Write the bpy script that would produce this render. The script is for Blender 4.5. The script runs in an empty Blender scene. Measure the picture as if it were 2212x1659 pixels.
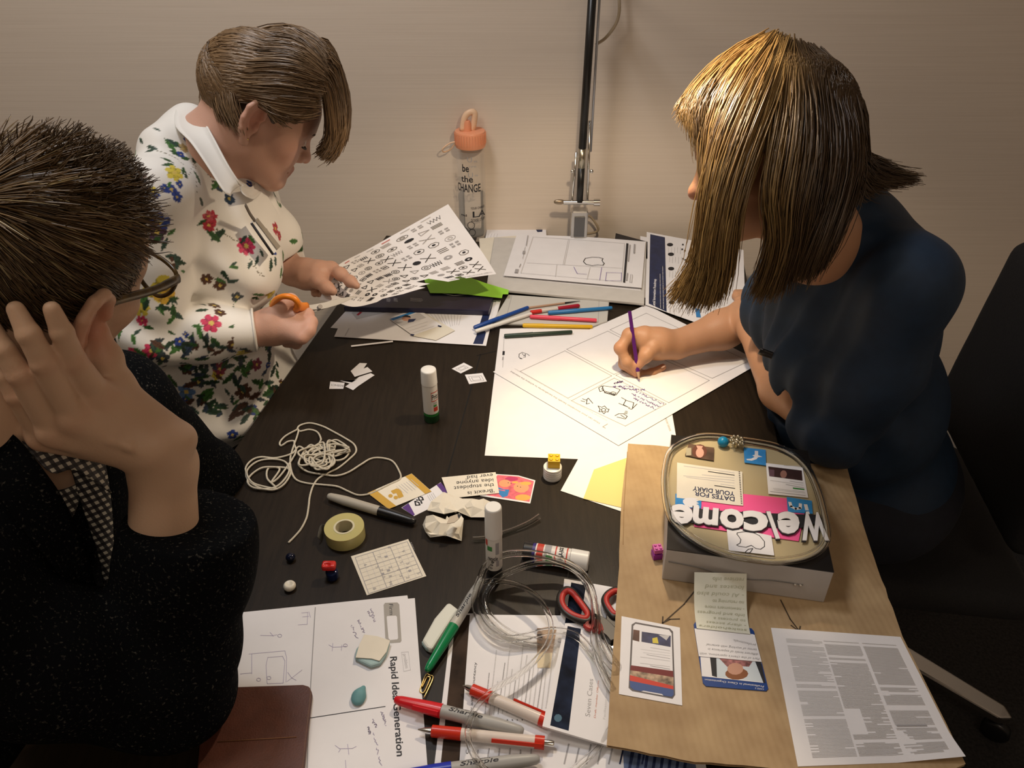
import bpy, bmesh, math, random
import numpy as np
import openvdb as vdb
from mathutils import Vector, Matrix
random.seed(7); RNG = np.random.default_rng(11)
SC = bpy.context.scene
COL = SC.collection
# ---------------------------------------------------------------- camera, world, lights, exposure
TH = math.radians(34.5); FPX = 1700.0; CAMZ = 1.58; TZ = 0.74
cam = bpy.data.cameras.new('camera'); camo = bpy.data.objects.new('camera', cam); COL.objects.link(camo)
camo.location = (0, 0, CAMZ); camo.rotation_euler = (math.pi/2 - TH, 0, 0)
cam.sensor_fit = 'HORIZONTAL'; cam.sensor_width = 36.0; cam.lens = 36.0*FPX/2212.0; cam.clip_start = 0.02
SC.camera = camo
SC.view_settings.view_transform = 'Standard'; SC.view_settings.look = 'None'
SC.view_settings.gamma = 1.0; SC.view_settings.use_curve_mapping = False
SC.view_settings.exposure = 0.22
W = bpy.data.worlds.new('world'); SC.world = W; W.use_nodes = True
W.node_tree.nodes['Background'].inputs[0].default_value = (0.9, 0.9, 1.0, 1)
W.node_tree.nodes['Background'].inputs[1].default_value = 0.0
def area(name, loc, size, power, color, rot=(0, 0, 0)):
    l = bpy.data.lights.new(name, 'AREA'); l.shape = 'RECTANGLE'; l.size, l.size_y = size
    l.energy = power; l.color = color
    o = bpy.data.objects.new(name, l); o.location = loc; o.rotation_euler = rot; COL.objects.link(o); return o
area('ceiling_fill_light', (-0.95, 0.55, 2.55), (0.5, 0.5), 8.0, (1.0, 0.88, 0.74))  # unseen warm fill at ceiling height, added for the dim ambient light
area('ceiling_fill_light', (-0.5, 1.25, 2.55), (0.3, 0.3), 9.0, (0.93, 0.95, 1.0))
area('ceiling_fill_light', (0.6, -0.9, 2.55), (0.6, 0.6), 6.0, (1.0, 0.84, 0.68))  # added fill above and behind the camera, no fixture known there
LAMP = (0.165, 1.13, 1.48)
sl = bpy.data.lights.new('desk_lamp_bulb', 'SPOT'); sl.energy = 12.5; sl.color = (1.0, 0.80, 0.57)
sl.spot_size = math.radians(134); sl.spot_blend = 0.4; sl.shadow_soft_size = 0.022
slo = bpy.data.objects.new('desk_lamp_bulb', sl); slo.location = LAMP; slo.rotation_euler = (math.radians(5), 0, 0); COL.objects.link(slo)
s2 = bpy.data.lights.new('desk_lamp_reflector', 'SPOT'); s2.energy = 17.0; s2.color = (1.0, 0.74, 0.36); s2.spot_size = math.radians(44); s2.spot_blend = 1.0; s2.shadow_soft_size = 0.02
s2o = bpy.data.objects.new('desk_lamp_reflector', s2); s2o.location = LAMP; s2o.rotation_euler = (math.radians(-4.3), math.radians(-1), 0); COL.objects.link(s2o)
# ---------------------------------------------------------------- photo pixel -> world helpers
CT, ST = math.cos(TH), math.sin(TH)
def ray(px, py):
    X = (px-1106)/FPX; Y = (829.5-py)/FPX
    return np.array([X, CT+Y*ST, -ST+Y*CT])
def at(px, py, z=TZ):
    d = ray(px, py); t = (z-CAMZ)/d[2]
    return d*t+np.array([0, 0, CAMZ])
def cp(px, py, d):
    return ray(px, py)*d+np.array([0, 0, CAMZ])
def cdir(r, u, f):
    return np.array([r, u*ST+f*CT, u*CT-f*ST])
V3 = lambda *a: np.array(a, float)
def nrm(v):
    v = np.asarray(v, float); return v/(np.linalg.norm(v)+1e-12)
# ---------------------------------------------------------------- materials
MATS = {}
def mat(name, col, rough=0.6, metal=0.0, spec=0.5, noise=0.0, nscale=40.0, bump=0.0, bscale=200.0, stretch=None,
        trans=0.0, ior=1.45, sss=0.0, alpha=1.0, vcol=None, coat=0.0, sheen=0.0, aniso=0.0):
    if name in MATS: return MATS[name]
    m = bpy.data.materials.new(name); m.use_nodes = True; nt = m.node_tree; b = nt.nodes['Principled BSDF']
    b.inputs['Base Color'].default_value = (*col, 1); b.inputs['Roughness'].default_value = rough
    b.inputs['Metallic'].default_value = metal; b.inputs['Specular IOR Level'].default_value = spec
    b.inputs['IOR'].default_value = ior; b.inputs['Transmission Weight'].default_value = trans
    b.inputs['Alpha'].default_value = alpha; b.inputs['Coat Weight'].default_value = coat
    b.inputs['Sheen Weight'].default_value = sheen; b.inputs['Anisotropic'].default_value = aniso
    if sss > 0:
        b.inputs['Subsurface Weight'].default_value = sss; b.inputs['Subsurface Radius'].default_value = (0.012, 0.004, 0.002)
        b.inputs['Subsurface Scale'].default_value = 0.6
    tc = None
    def coords():
        nonlocal tc
        if tc is None:
            t = nt.nodes.new('ShaderNodeTexCoord'); mp = nt.nodes.new('ShaderNodeMapping')
            nt.links.new(t.outputs['Object'], mp.inputs[0])
            if stretch: mp.inputs['Scale'].default_value = stretch
            tc = mp.outputs[0]
        return tc
    src = None
    if vcol:
        a = nt.nodes.new('ShaderNodeVertexColor'); a.layer_name = vcol; src = a.outputs[0]
        nt.links.new(src, b.inputs['Base Color'])
    if noise > 0:
        n = nt.nodes.new('ShaderNodeTexNoise'); n.inputs['Scale'].default_value = nscale; n.inputs['Detail'].default_value = 6
        nt.links.new(coords(), n.inputs['Vector'])
        mr = nt.nodes.new('ShaderNodeMapRange'); mr.inputs[1].default_value = 0.3; mr.inputs[2].default_value = 0.7
        mr.inputs[3].default_value = 1-noise; mr.inputs[4].default_value = 1+noise
        nt.links.new(n.outputs[0], mr.inputs[0])
        mx = nt.nodes.new('ShaderNodeMix'); mx.data_type = 'RGBA'; mx.blend_type = 'MULTIPLY'; mx.inputs[0].default_value = 1
        if src is not None: nt.links.new(src, mx.inputs[6])
        else: mx.inputs[6].default_value = (*col, 1)
        nt.links.new(mr.outputs[0], mx.inputs[7]); nt.links.new(mx.outputs[2], b.inputs['Base Color'])
    if bump > 0:
        n = nt.nodes.new('ShaderNodeTexNoise'); n.inputs['Scale'].default_value = bscale; n.inputs['Detail'].default_value = 4
        nt.links.new(coords(), n.inputs['Vector'])
        bp = nt.nodes.new('ShaderNodeBump'); bp.inputs['Strength'].default_value = bump; bp.inputs['Distance'].default_value = 0.002
        nt.links.new(n.outputs[0], bp.inputs['Height']); nt.links.new(bp.outputs[0], b.inputs['Normal'])
    MATS[name] = m; return m
M_PAPER = mat('paper_white', (0.76, 0.75, 0.77), 0.75, noise=0.02, nscale=30)
M_CREAM = mat('paper_cream', (0.74, 0.69, 0.58), 0.75, noise=0.03)
M_INK = mat('ink_black', (0.015, 0.015, 0.02), 0.6)
M_GREY = mat('ink_grey', (0.33, 0.32, 0.33), 0.6)
M_LGREY = mat('ink_light_grey', (0.52, 0.51, 0.52), 0.6)
M_NAVY = mat('ink_navy', (0.012, 0.022, 0.075), 0.5, noise=0.3, nscale=60)
M_BLUE = mat('ink_blue', (0.03, 0.20, 0.50), 0.5)
M_VIOLET = mat('ink_violet', (0.16, 0.10, 0.36), 0.6)
M_RED = mat('plastic_red', (0.55, 0.02, 0.015), 0.3)
M_WHITE = mat('plastic_white', (0.72, 0.71, 0.68), 0.35)
M_BLACK = mat('plastic_black', (0.01, 0.01, 0.011), 0.3)
M_CHROME = mat('metal_chrome', (0.7, 0.69, 0.66), 0.18, metal=1.0)
M_GOLD = mat('metal_gold', (0.75, 0.55, 0.22), 0.25, metal=1.0)
M_CLEAR = mat('plastic_clear', (0.95, 0.95, 0.93), 0.08, trans=1.0, ior=1.3)
M_PINK = mat('paper_pink', (0.85, 0.10, 0.30), 0.7)
M_STICK = mat('paper_sky_blue', (0.03, 0.24, 0.58), 0.7, noise=0.08, nscale=200)
# ---------------------------------------------------------------- object helpers
def link(o, parent=None):
    COL.objects.link(o)
    if parent is not None:
        o.parent = parent
        if parent.type == 'EMPTY' or True:
            bpy_m = world_of(parent).inverted(); o.matrix_parent_inverse = bpy_m
    return o
def world_of(o):
    m = o.matrix_basis.copy()
    if o.parent is not None: m = world_of(o.parent) @ o.matrix_parent_inverse @ m
    return m
def tag(o, label=None, cat=None, group=None, kind=None):
    if label: o['label'] = label
    if cat: o['category'] = cat
    if group: o['group'] = group
    if kind: o['kind'] = kind
    return o
def thing(name, label, cat, loc=(0, 0, 0), group=None):
    o = bpy.data.objects.new(name, None); o.empty_display_size = 0.02; o.location = tuple(loc); COL.objects.link(o)
    return tag(o, label, cat, group)
def mesh(name, verts, faces, m=None, parent=None, smooth=True, fmat=None):
    me = bpy.data.meshes.new(name)
    verts = np.asarray(verts, dtype=np.float64).reshape(-1, 3)
    if isinstance(faces, np.ndarray):
        nf, k = faces.shape
        me.vertices.add(len(verts)); me.vertices.foreach_set('co', verts.ravel())
        me.loops.add(nf*k); me.loops.foreach_set('vertex_index', faces.astype(np.int32).ravel())
        me.polygons.add(nf); me.polygons.foreach_set('loop_start', np.arange(0, nf*k, k, dtype=np.int32))
        me.update(calc_edges=True)
    else:
        me.from_pydata(verts.tolist(), [], faces)
    ms = m if isinstance(m, (list, tuple)) else [m]
    for q in ms:
        if q: me.materials.append(q)
    if fmat is not None: me.polygons.foreach_set('material_index', np.asarray(fmat, dtype=np.int32))
    if smooth: me.polygons.foreach_set('use_smooth', np.ones(len(me.polygons), dtype=bool))
    me.update()
    o = bpy.data.objects.new(name, me); link(o, parent); return o
def vcolor(o, cols, name='Col'):
    me = o.data; a = me.color_attributes.new(name, 'FLOAT_COLOR', 'POINT')
    c = np.ones((len(me.vertices), 4), dtype=np.float32); c[:, :3] = cols; a.data.foreach_set('color', c.ravel())
class MB:
    """collects verts and faces of one mesh; several materials by slot"""
    def __init__(s): s.v = []; s.f = []; s.m = []; s.n = 0
    def add(s, v, f, mi=0):
        v = np.asarray(v, float).reshape(-1, 3); s.v.append(v)
        for q in f: s.f.append([int(i)+s.n for i in q]); s.m.append(mi)
        s.n += len(v); return s
    def build(s, name, m, parent=None, smooth=True):
        return mesh(name, np.concatenate(s.v) if s.v else np.zeros((0, 3)), s.f, m, parent, smooth, s.m)
def frame_of(d, ref=(0, 0, 1)):
    d = nrm(d); r = np.asarray(ref, float)
    if abs(np.dot(d, r)) > 0.95: r = V3(1, 0, 0)
    x = nrm(np.cross(r, d)); y = np.cross(d, x); return x, y, d
def lathe_vf(prof, a, b, segs=20, sx=1.0, sy=1.0, ref=(0, 0, 1)):
    """prof: list of (distance in metres along a->b, radius)"""
    a = np.asarray(a, float); x, y, d = frame_of(np.asarray(b, float)-a, ref)
    v = []; f = []
    for (t, r) in prof:
        for k in range(segs):
            an = 2*math.pi*k/segs
            v.append(a+d*t+x*(r*sx*math.cos(an))+y*(r*sy*math.sin(an)))
    n = len(prof)
    for i in range(n-1):
        for k in range(segs):
            k2 = (k+1) % segs
            f.append((i*segs+k, i*segs+k2, (i+1)*segs+k2, (i+1)*segs+k))
    f.append(tuple(range(segs))[::-1]); f.append(tuple((n-1)*segs+k for k in range(segs)))
    return v, f
def lathe(name, prof, a, b, m, parent=None, segs=20, smooth=True, **kw):
    v, f = lathe_vf(prof, a, b, segs, **kw); o = mesh(name, v, f, m, parent, smooth)
    if smooth: sharp(o)
    return o
def sharp(o, ang=40):
    try:
        o.data.set_sharp_from_angle(angle=math.radians(ang))
    except Exception: pass
def catmull(pts, n, closed=False):
    P = np.asarray(pts, float); k = len(P)
    if closed: P = np.vstack([P[-1], P, P[0], P[1]]); segs = k
    else: P = np.vstack([2*P[0]-P[1], P, 2*P[-1]-P[-2]]); segs = k-1
    t = np.linspace(0, segs, n, endpoint=not closed); i = np.minimum(t.astype(int), segs-1); u = (t-i)[:, None]
    p0, p1, p2, p3 = P[i], P[i+1], P[i+2], P[i+3]
    return 0.5*((2*p1)+(-p0+p2)*u+(2*p0-5*p1+4*p2-p3)*u*u+(-p0+3*p1-3*p2+p3)*u**3)
def tube_vf(path, r, segs=8, closed=False, caps=True, flip=False, sx=1.0, sy=1.0):
    P = np.asarray(path, float); n = len(P); r = np.broadcast_to(np.asarray(r, float), (n,))
    T = np.gradient(P, axis=0)
    if closed: T = np.roll(P, -1, 0)-np.roll(P, 1, 0)
    T /= np.linalg.norm(T, axis=1)[:, None]+1e-12
    x, y, _ = frame_of(T[0]); X = [x]
    for i in range(1, n):
        q = X[-1]-T[i]*np.dot(X[-1], T[i]); X.append(nrm(q))
    X = np.array(X); Y = np.cross(T, X)
    an = np.linspace(0, 2*math.pi, segs, endpoint=False)
    v = (P[:, None, :]+X[:, None, :]*(np.cos(an)[None, :, None]*r[:, None, None]*sx)+Y[:, None, :]*(np.sin(an)[None, :, None]*r[:, None, None]*sy)).reshape(-1, 3)
    f = []
    for i in range(n if closed else n-1):
        j = (i+1) % n
        for k in range(segs):
            k2 = (k+1) % segs
            q = (i*segs+k, i*segs+k2, j*segs+k2, j*segs+k)
            f.append(q[::-1] if flip else q)
    if caps and not closed:
        f.append(tuple(range(segs))[::-1]); f.append(tuple((n-1)*segs+k for k in range(segs)))
    return v, f
def tube(name, path, r, m, parent=None, segs=8, closed=False, **kw):
    v, f = tube_vf(path, r, segs, closed, **kw); return mesh(name, v, f, m, parent)
def box_vf(c, hx, hy, hz, x=(1, 0, 0), y=(0, 1, 0), z=(0, 0, 1)):
    c = np.asarray(c, float); x, y, z = (np.asarray(q, float) for q in (x, y, z))
    v = [c+x*hx*a+y*hy*b+z*hz*g for g in (-1, 1) for b in (-1, 1) for a in (-1, 1)]
    return v, [(0, 2, 3, 1), (4, 5, 7, 6), (0, 1, 5, 4), (2, 6, 7, 3), (0, 4, 6, 2), (1, 3, 7, 5)]
def bevel(o, w, seg=2):
    bm = bmesh.new(); bm.from_mesh(o.data)
    bmesh.ops.bevel(bm, geom=bm.edges[:], offset=w, segments=seg, affect='EDGES', profile=0.5)
    bm.to_mesh(o.data); bm.free(); return o
def slab(name, top, thick, m, parent=None, bev=0.0, smooth=False):
    """prism from a polygon of top points, extruded down"""
    T = np.asarray(top, float); n = len(T); B = T-np.array([0, 0, thick])
    e1 = T[1]-T[0]; area2 = sum(T[i][0]*T[(i+1) % n][1]-T[(i+1) % n][0]*T[i][1] for i in range(n))
    if area2 < 0: T = T[::-1]; B = B[::-1]
    f = [tuple(range(n)), tuple(range(2*n-1, n-1, -1))]
    for i in range(n):
        j = (i+1) % n; f.append((i, n+i, n+j, j))
    o = mesh(name, np.vstack([T, B]), f, m, parent, smooth)
    if bev: bevel(o, bev)
    return o
# ---------------------------------------------------------------- flat print on a plane
_TX = {}
def text2d(s, bold=False, italic=0.0):
    key = (s, bold, italic)
    if key in _TX: return _TX[key]
    cu = bpy.data.curves.new('t', 'FONT'); cu.body = s; cu.size = 1.0; cu.resolution_u = 3; cu.shear = italic
    if bold: cu.offset = 0.040 if bold == 3 else 0.018
    ob = bpy.data.objects.new('t', cu); COL.objects.link(ob)
    dg = bpy.context.evaluated_depsgraph_get(); me = bpy.data.meshes.new_from_object(ob.evaluated_get(dg))
    v = np.array([w.co[:2] for w in me.vertices]) if len(me.vertices) else np.zeros((0, 2)); f = [tuple(p.vertices) for p in me.polygons]
    bpy.data.objects.remove(ob); bpy.data.curves.remove(cu); bpy.data.meshes.remove(me)
    if len(v): v[:, 0] -= v[:, 0].min()
    _TX[key] = (v, f); return v, f
class Print:
    """flat print on the plane z; all places given as photo pixels that are cast onto the plane"""
    def __init__(s, z, mapf=None): s.z = z; s.b = MB(); s.mats = []; s.map = mapf or (lambda x, y: at(x, y, z)); s.k = 0
    def mi(s, m):
        if m not in s.mats: s.mats.append(m)
        return s.mats.index(m)
    def up(s, P):
        P = np.array(P, float); s.k += 1; P[:, 2] += 0.000003*s.k; return P
    def poly(s, pts, m):
        s.b.add(s.up([s.map(*p) for p in pts]), [tuple(range(len(pts)))], s.mi(m)); return s
    def line(s, pts, w, m, closed=False):
        P = [s.map(*p) for p in pts]
        if closed: P.append(P[0])
        P = s.up(P); 
        for a, b in zip(P[:-1], P[1:]):
            d = b-a
            if np.linalg.norm(d) < 1e-7: continue
            d = nrm(d); n = np.cross(d, V3(0, 0, 1)); n = nrm(n)*w/2; e = d*w*0.3
            s.b.add([a-n-e, b-n+e, b+n+e, a+n-e], [(0, 1, 2, 3)], s.mi(m))
        return s
    def text(s, st, A, B, up, m, bold=False, italic=0.0, fill=True):
        """baseline from pixel A to pixel B, up = pixel offset of the cap height at A"""
        v, f = text2d(st, bold, italic)
        if not len(v): return s
        a, b, c = s.map(*A), s.map(*B), s.map(A[0]+up[0], A[1]+up[1])
        w = max(v[:, 0].max(), 1e-6); ex = (b-a)/w; ey = (c-a)/0.72
        s.b.add(s.up(a+v[:, :1]*ex+v[:, 1:2]*ey), f, s.mi(m)); return s
    def scrib(s, A, B, h, m, w=0.0006, n=14, seed=1):
        """a line of handwriting that cannot be read"""
        r = random.Random(seed); A = np.array(A, float); B = np.array(B, float); d = B-A; L = np.linalg.norm(d); nn = np.array([d[1], -d[0]])/L
        pts = []; word = 0
        for i in range(n*3):
            t = i/(n*3-1)
            if r.random() < 0.13 and len(pts) > 2: s.line(pts, w, m); pts = []; continue
            pts.append(tuple(A+d*t+nn*h*(r.random()-0.15)))
        if len(pts) > 1: s.line(pts, w, m)
        return s
    def body(s, A, B, down, n, m, w=0.0009, seed=3, ragged=0.25):
        """n lines of small print from A to B, stepping by the pixel offset down"""
        r = random.Random(seed); A = np.array(A, float); B = np.array(B, float); dn = np.array(down, float)
        for i in range(n):
            a = A+dn*i; b = B+dn*i; e = 1-ragged*r.random()*(1 if r.random() > 0.3 else 0.2); t = 0.0
            while t < e:
                u = min(e, t+0.03+0.09*r.random()); s.line([tuple(a+(b-a)*t), tuple(a+(b-a)*u)], w, m); t = u+0.012
        return s
    def build(s, name='print', parent=None, label=None):
        o = s.b.build(name, s.mats, parent, False)
        if label: o['label'] = label
        return o
def sheet(name, label, cat, corners, z=TZ, m=None, thick=0.0004, group=None, curl=None, nseg=10):
    """sheet of paper whose corners are photo pixels cast on the plane z; curl(u,v)->extra height"""
    c = [at(*p, z) for p in corners]
    if m is None: m = M_PAPER
    if curl is None:
        P = np.array(c); o = slab(name, P+np.array([0, 0, 0]), thick, m)
    else:
        n = nseg; g = np.linspace(0, 1, n+1); V = []
        for v in g:
            for u in g:
                p = (c[0]*(1-u)+c[1]*u)*(1-v)+(c[3]*(1-u)+c[2]*u)*v; V.append(p+np.array([0, 0, curl(u, v)]))
        V = np.array(V); k = len(V); F = []
        for j in range(n):
            for i in range(n):
                a = j*(n+1)+i; F.append((a, a+n+1, a+n+2, a+1)); F.append((k+a, k+a+1, k+a+n+2, k+a+n+1))
        ring = [i for i in range(n+1)]+[j*(n+1)+n for j in range(1, n+1)]+[n*(n+1)+i for i in range(n-1, -1, -1)]+[j*(n+1) for j in range(n-1, 0, -1)]
        for a, b in zip(ring, ring[1:]+ring[:1]): F.append((a, b, k+b, k+a))
        o = mesh(name, np.vstack([V, V-np.array([0, 0, thick])]), F, m, None, True); sharp(o)
    return tag(o, label, cat, group)
# ---------------------------------------------------------------- signed distance modelling
def noise3(P, scale, seed=0, n=7):
    r = np.random.default_rng(seed); out = np.zeros(P.shape[:-1])
    for i in range(n):
        d = r.normal(size=3); d /= np.linalg.norm(d); fq = scale*(0.6+0.9*r.random()); out += np.sin(P@(d*fq)+r.random()*6.28)
    return out/n*1.6
def smin(a, b, k):
    if k <= 0: return np.minimum(a, b)
    h = np.maximum(k-np.abs(a-b), 0)/k
    return np.minimum(a, b)-h*h*k*0.25
class SDF:
    def __init__(s, lo, hi, vox):
        s.lo = np.asarray(lo, float); s.vox = vox; s.n = np.ceil((np.asarray(hi, float)-s.lo)/vox).astype(int)+1
        s.d = np.full(s.n, 0.05, dtype=np.float32)
    def _sub(s, lo, hi, pad):
        i0 = np.maximum(np.floor((np.asarray(lo)-pad-s.lo)/s.vox).astype(int), 0)
        i1 = np.minimum(np.ceil((np.asarray(hi)+pad-s.lo)/s.vox).astype(int)+1, s.n)
        if np.any(i1 <= i0): return None
        ax = [s.lo[k]+np.arange(i0[k], i1[k])*s.vox for k in range(3)]
        P = np.stack(np.meshgrid(*ax, indexing='ij'), -1).astype(np.float32)
        return tuple(slice(a, b) for a, b in zip(i0, i1)), P
    def put(s, q, D, k, op):
        if op == 'u': s.d[q] = smin(s.d[q], D, k)
        elif op == 's': s.d[q] = -smin(-s.d[q], D, k)
        elif op == 'i': s.d[q] = -smin(-s.d[q], -D, k)
    def cone(s, a, b, ra, rb=None, k=0.01, op='u'):
        a = np.asarray(a, float); b = np.asarray(b, float); rb = ra if rb is None else rb; R = max(ra, rb)
        q = s._sub(np.minimum(a, b)-R, np.maximum(a, b)+R, k+s.vox*4)
        if q is None: return s
        sl_, P = q; ba = (b-a).astype(np.float32); L2 = float(ba@ba)+1e-12
        h = np.clip(((P-a.astype(np.float32))@ba)/L2, 0, 1)
        D = np.linalg.norm(P-a.astype(np.float32)-h[..., None]*ba, axis=-1)-(ra+(rb-ra)*h)
        s.put(sl_, D, k, op); return s
    def chain(s, pts, rad, k=0.01, op='u'):
        rad = [rad]*len(pts) if np.isscalar(rad) else rad
        for i in range(len(pts)-1): s.cone(pts[i], pts[i+1], rad[i], rad[i+1], k, op)
        return s
    def ell(s, c, r, R=None, k=0.01, op='u'):
        c = np.asarray(c, float); r = np.asarray(r, float); R = np.eye(3) if R is None else np.asarray(R, float)   # columns = axes
        e = np.sqrt(((R*r)**2).sum(1)); q = s._sub(c-e, c+e, k+s.vox*4)
        if q is None: return s
        sl_, P = q; L = ((P-c.astype(np.float32))@R.astype(np.float32)); rr = r.astype(np.float32)
        k0 = np.linalg.norm(L/rr, axis=-1); k1 = np.linalg.norm(L/(rr*rr), axis=-1)+1e-6
        s.put(sl_, k0*(k0-1)/k1, k, op); return s
    def box(s, c, h, R=None, rd=0.01, k=0.01, op='u'):
        c = np.asarray(c, float); h = np.asarray(h, float); R = np.eye(3) if R is None else np.asarray(R, float)
        e = (np.abs(R)*h).sum(1); q = s._sub(c-e, c+e, k+s.vox*4)
        if q is None: return s
        sl_, P = q; L = np.abs((P-c.astype(np.float32))@R.astype(np.float32))-(h-rd).astype(np.float32)
        D = np.linalg.norm(np.maximum(L, 0), axis=-1)+np.minimum(L.max(-1), 0)-rd
        s.put(sl_, D, k, op); return s
    def cut(s, p, d, h=.12, k=.002):
        d = nrm(d); x, y, _ = frame_of(d); return s.box(np.asarray(p)+d*h, (h, h, h), np.stack([x, y, d], 1), .003, k, 's')
    def disp(s, fn, lo=None, hi=None):
        q = s._sub(s.lo if lo is None else lo, s.lo+s.n*s.vox if hi is None else hi, 0)
        if q is None: return s
        sl_, P = q; near = np.abs(s.d[sl_]) < 0.03
        sub = s.d[sl_]; sub[near] += fn(P[near]).astype(np.float32); return s
    def surf(s, iso=0.0):
        g = vdb.FloatGrid(background=0.05); g.copyFromArray(np.ascontiguousarray(s.d)); g.transform = vdb.createLinearTransform(voxelSize=s.vox)
        p, q = g.convertToQuads(isovalue=iso)
        return p.astype(np.float64)+s.lo, q[:, ::-1].astype(np.int64)
    def build(s, name, m, parent=None, iso=0.0, smooth=2):
        v, q = s.surf(iso)
        for _ in range(smooth): v = relax(v, q)
        return mesh(name, v, q, m, parent)
def relax(v, q, w=0.5):
    n = len(v); acc = np.zeros((n, 3)); cnt = np.zeros(n)
    for a, b in ((0, 1), (1, 2), (2, 3), (3, 0)):
        for k in range(3):
            acc[:, k] += np.bincount(q[:, a], weights=v[q[:, b], k], minlength=n)+np.bincount(q[:, b], weights=v[q[:, a], k], minlength=n)
        cnt += np.bincount(q[:, a], minlength=n)+np.bincount(q[:, b], minlength=n)
    return v*(1-w)+w*acc/np.maximum(cnt, 1)[:, None]
# ---------------------------------------------------------------- room shell
def wall_mat():
    m = bpy.data.materials.new('linen_wallpaper'); m.use_nodes = True; nt = m.node_tree; b = nt.nodes['Principled BSDF']
    b.inputs['Roughness'].default_value = 0.8; b.inputs['Specular IOR Level'].default_value = 0.2
    t = nt.nodes.new('ShaderNodeTexCoord'); mp = nt.nodes.new('ShaderNodeMapping'); mp.inputs['Scale'].default_value = (3, 3, 650)
    nt.links.new(t.outputs['Object'], mp.inputs[0])
    n = nt.nodes.new('ShaderNodeTexNoise'); n.inputs['Scale'].default_value = 1.0; n.inputs['Detail'].default_value = 3
    nt.links.new(mp.outputs[0], n.inputs['Vector'])
    cr = nt.nodes.new('ShaderNodeValToRGB'); cr.color_ramp.elements[0].position = 0.3; cr.color_ramp.elements[1].position = 0.7
    cr.color_ramp.elements[0].color = (0.66, 0.56, 0.46, 1); cr.color_ramp.elements[1].color = (0.73, 0.63, 0.525, 1)
    nt.links.new(n.outputs[0], cr.inputs[0]); nt.links.new(cr.outputs[0], b.inputs['Base Color'])
    bp = nt.nodes.new('ShaderNodeBump'); bp.inputs['Strength'].default_value = 0.12; bp.inputs['Distance'].default_value = 0.001
    nt.links.new(n.outputs[0], bp.inputs['Height']); nt.links.new(bp.outputs[0], b.inputs['Normal']); return m
M_WALL = wall_mat()
def struct(name, c, hx, hy, hz, m):
    v, f = box_vf(c, hx, hy, hz); o = mesh(name, v, f, m, None, False); o['kind'] = 'structure'; return o
WY = 1.935
struct('floor', (0.3, 0.2, -0.05), 2.6, 1.8, 0.05, mat('carpet_dark', (0.022, 0.02, 0.019), 0.95, noise=0.5, nscale=150, bump=0.6, bscale=300))
struct('ceiling', (0.3, 0.2, 2.65), 2.6, 1.8, 0.05, mat('ceiling_paint', (0.6, 0.58, 0.55), 0.9))
struct('wall_back', (0.3, WY+0.05, 1.3), 2.6, 0.05, 1.3, M_WALL)
struct('wall_front', (0.3, -1.6, 1.3), 2.6, 0.05, 1.3, M_WALL)
struct('wall_left', (-2.3, 0.2, 1.3), 0.05, 1.8, 1.3, M_WALL)
struct('wall_right', (1.47, 0.2, 1.3), 0.05, 1.8, 1.3, M_WALL)
struct('baseboard_back', (0.3, WY-0.008, 0.05), 2.6, 0.008, 0.05, mat('baseboard_paint', (0.5, 0.46, 0.42), 0.5))
# ---------------------------------------------------------------- table
TROT = math.atan2(0.142, 0.89)
tc = thing('table', 'black-brown wooden table covered with papers and craft supplies', 'table', (0.0, 1.1, 0))
def tb(x, y): # table coordinates: x from the left edge, y from the wall end
    o = V3(-0.327, 1.905, 0); ex = V3(math.cos(TROT), -math.sin(TROT), 0); ey = V3(-math.sin(TROT), -math.cos(TROT), 0)
    return o+ex*x+ey*y
M_TABLE = mat('table_black_brown', (0.016, 0.0108, 0.0065), 0.42, spec=0.27, noise=0.22, nscale=14, stretch=(14, 1.2, 1), bump=0.06, bscale=60)
def tslab(name, x0, x1, y0, y1, ztop, th, m, bev=0.0):
    P = [tb(x0, y0), tb(x1, y0), tb(x1, y1), tb(x0, y1)]
    return slab(name, [p+V3(0, 0, ztop) for p in P], th, m, tc, bev)
tslab('tabletop', 0, 0.905, 0.0, 1.62, TZ, 0.028, M_TABLE, 0.002)
M_GAP = mat('seam_dark', (0.003, 0.003, 0.003), 0.9)
sp = [at(1038, 765, 0), at(966, 1030, 0)]
def seam(a, b):
    a = a*V3(1, 1, 0); b = b*V3(1, 1, 0); d = nrm(b-a); n = V3(-d[1], d[0], 0)*0.0011; z = V3(0, 0, TZ+0.0002)
    slab('seam', [a-n+z, b-n+z, b+n+z, a+n+z], 0.0006, M_GAP, tc)
seam(at(1038, 765), at(962, 1040)); seam(at(1030, 768), at(1075, 758))
for (x, y) in ((0.05, 0.05), (0.85, 0.05), (0.05, 1.56), (0.85, 1.56)):
    p = tb(x, y); v, f = box_vf(p+V3(0, 0, 0.356), 0.025, 0.025, 0.356); mesh('leg', v, f, M_TABLE, tc, False)
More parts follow.
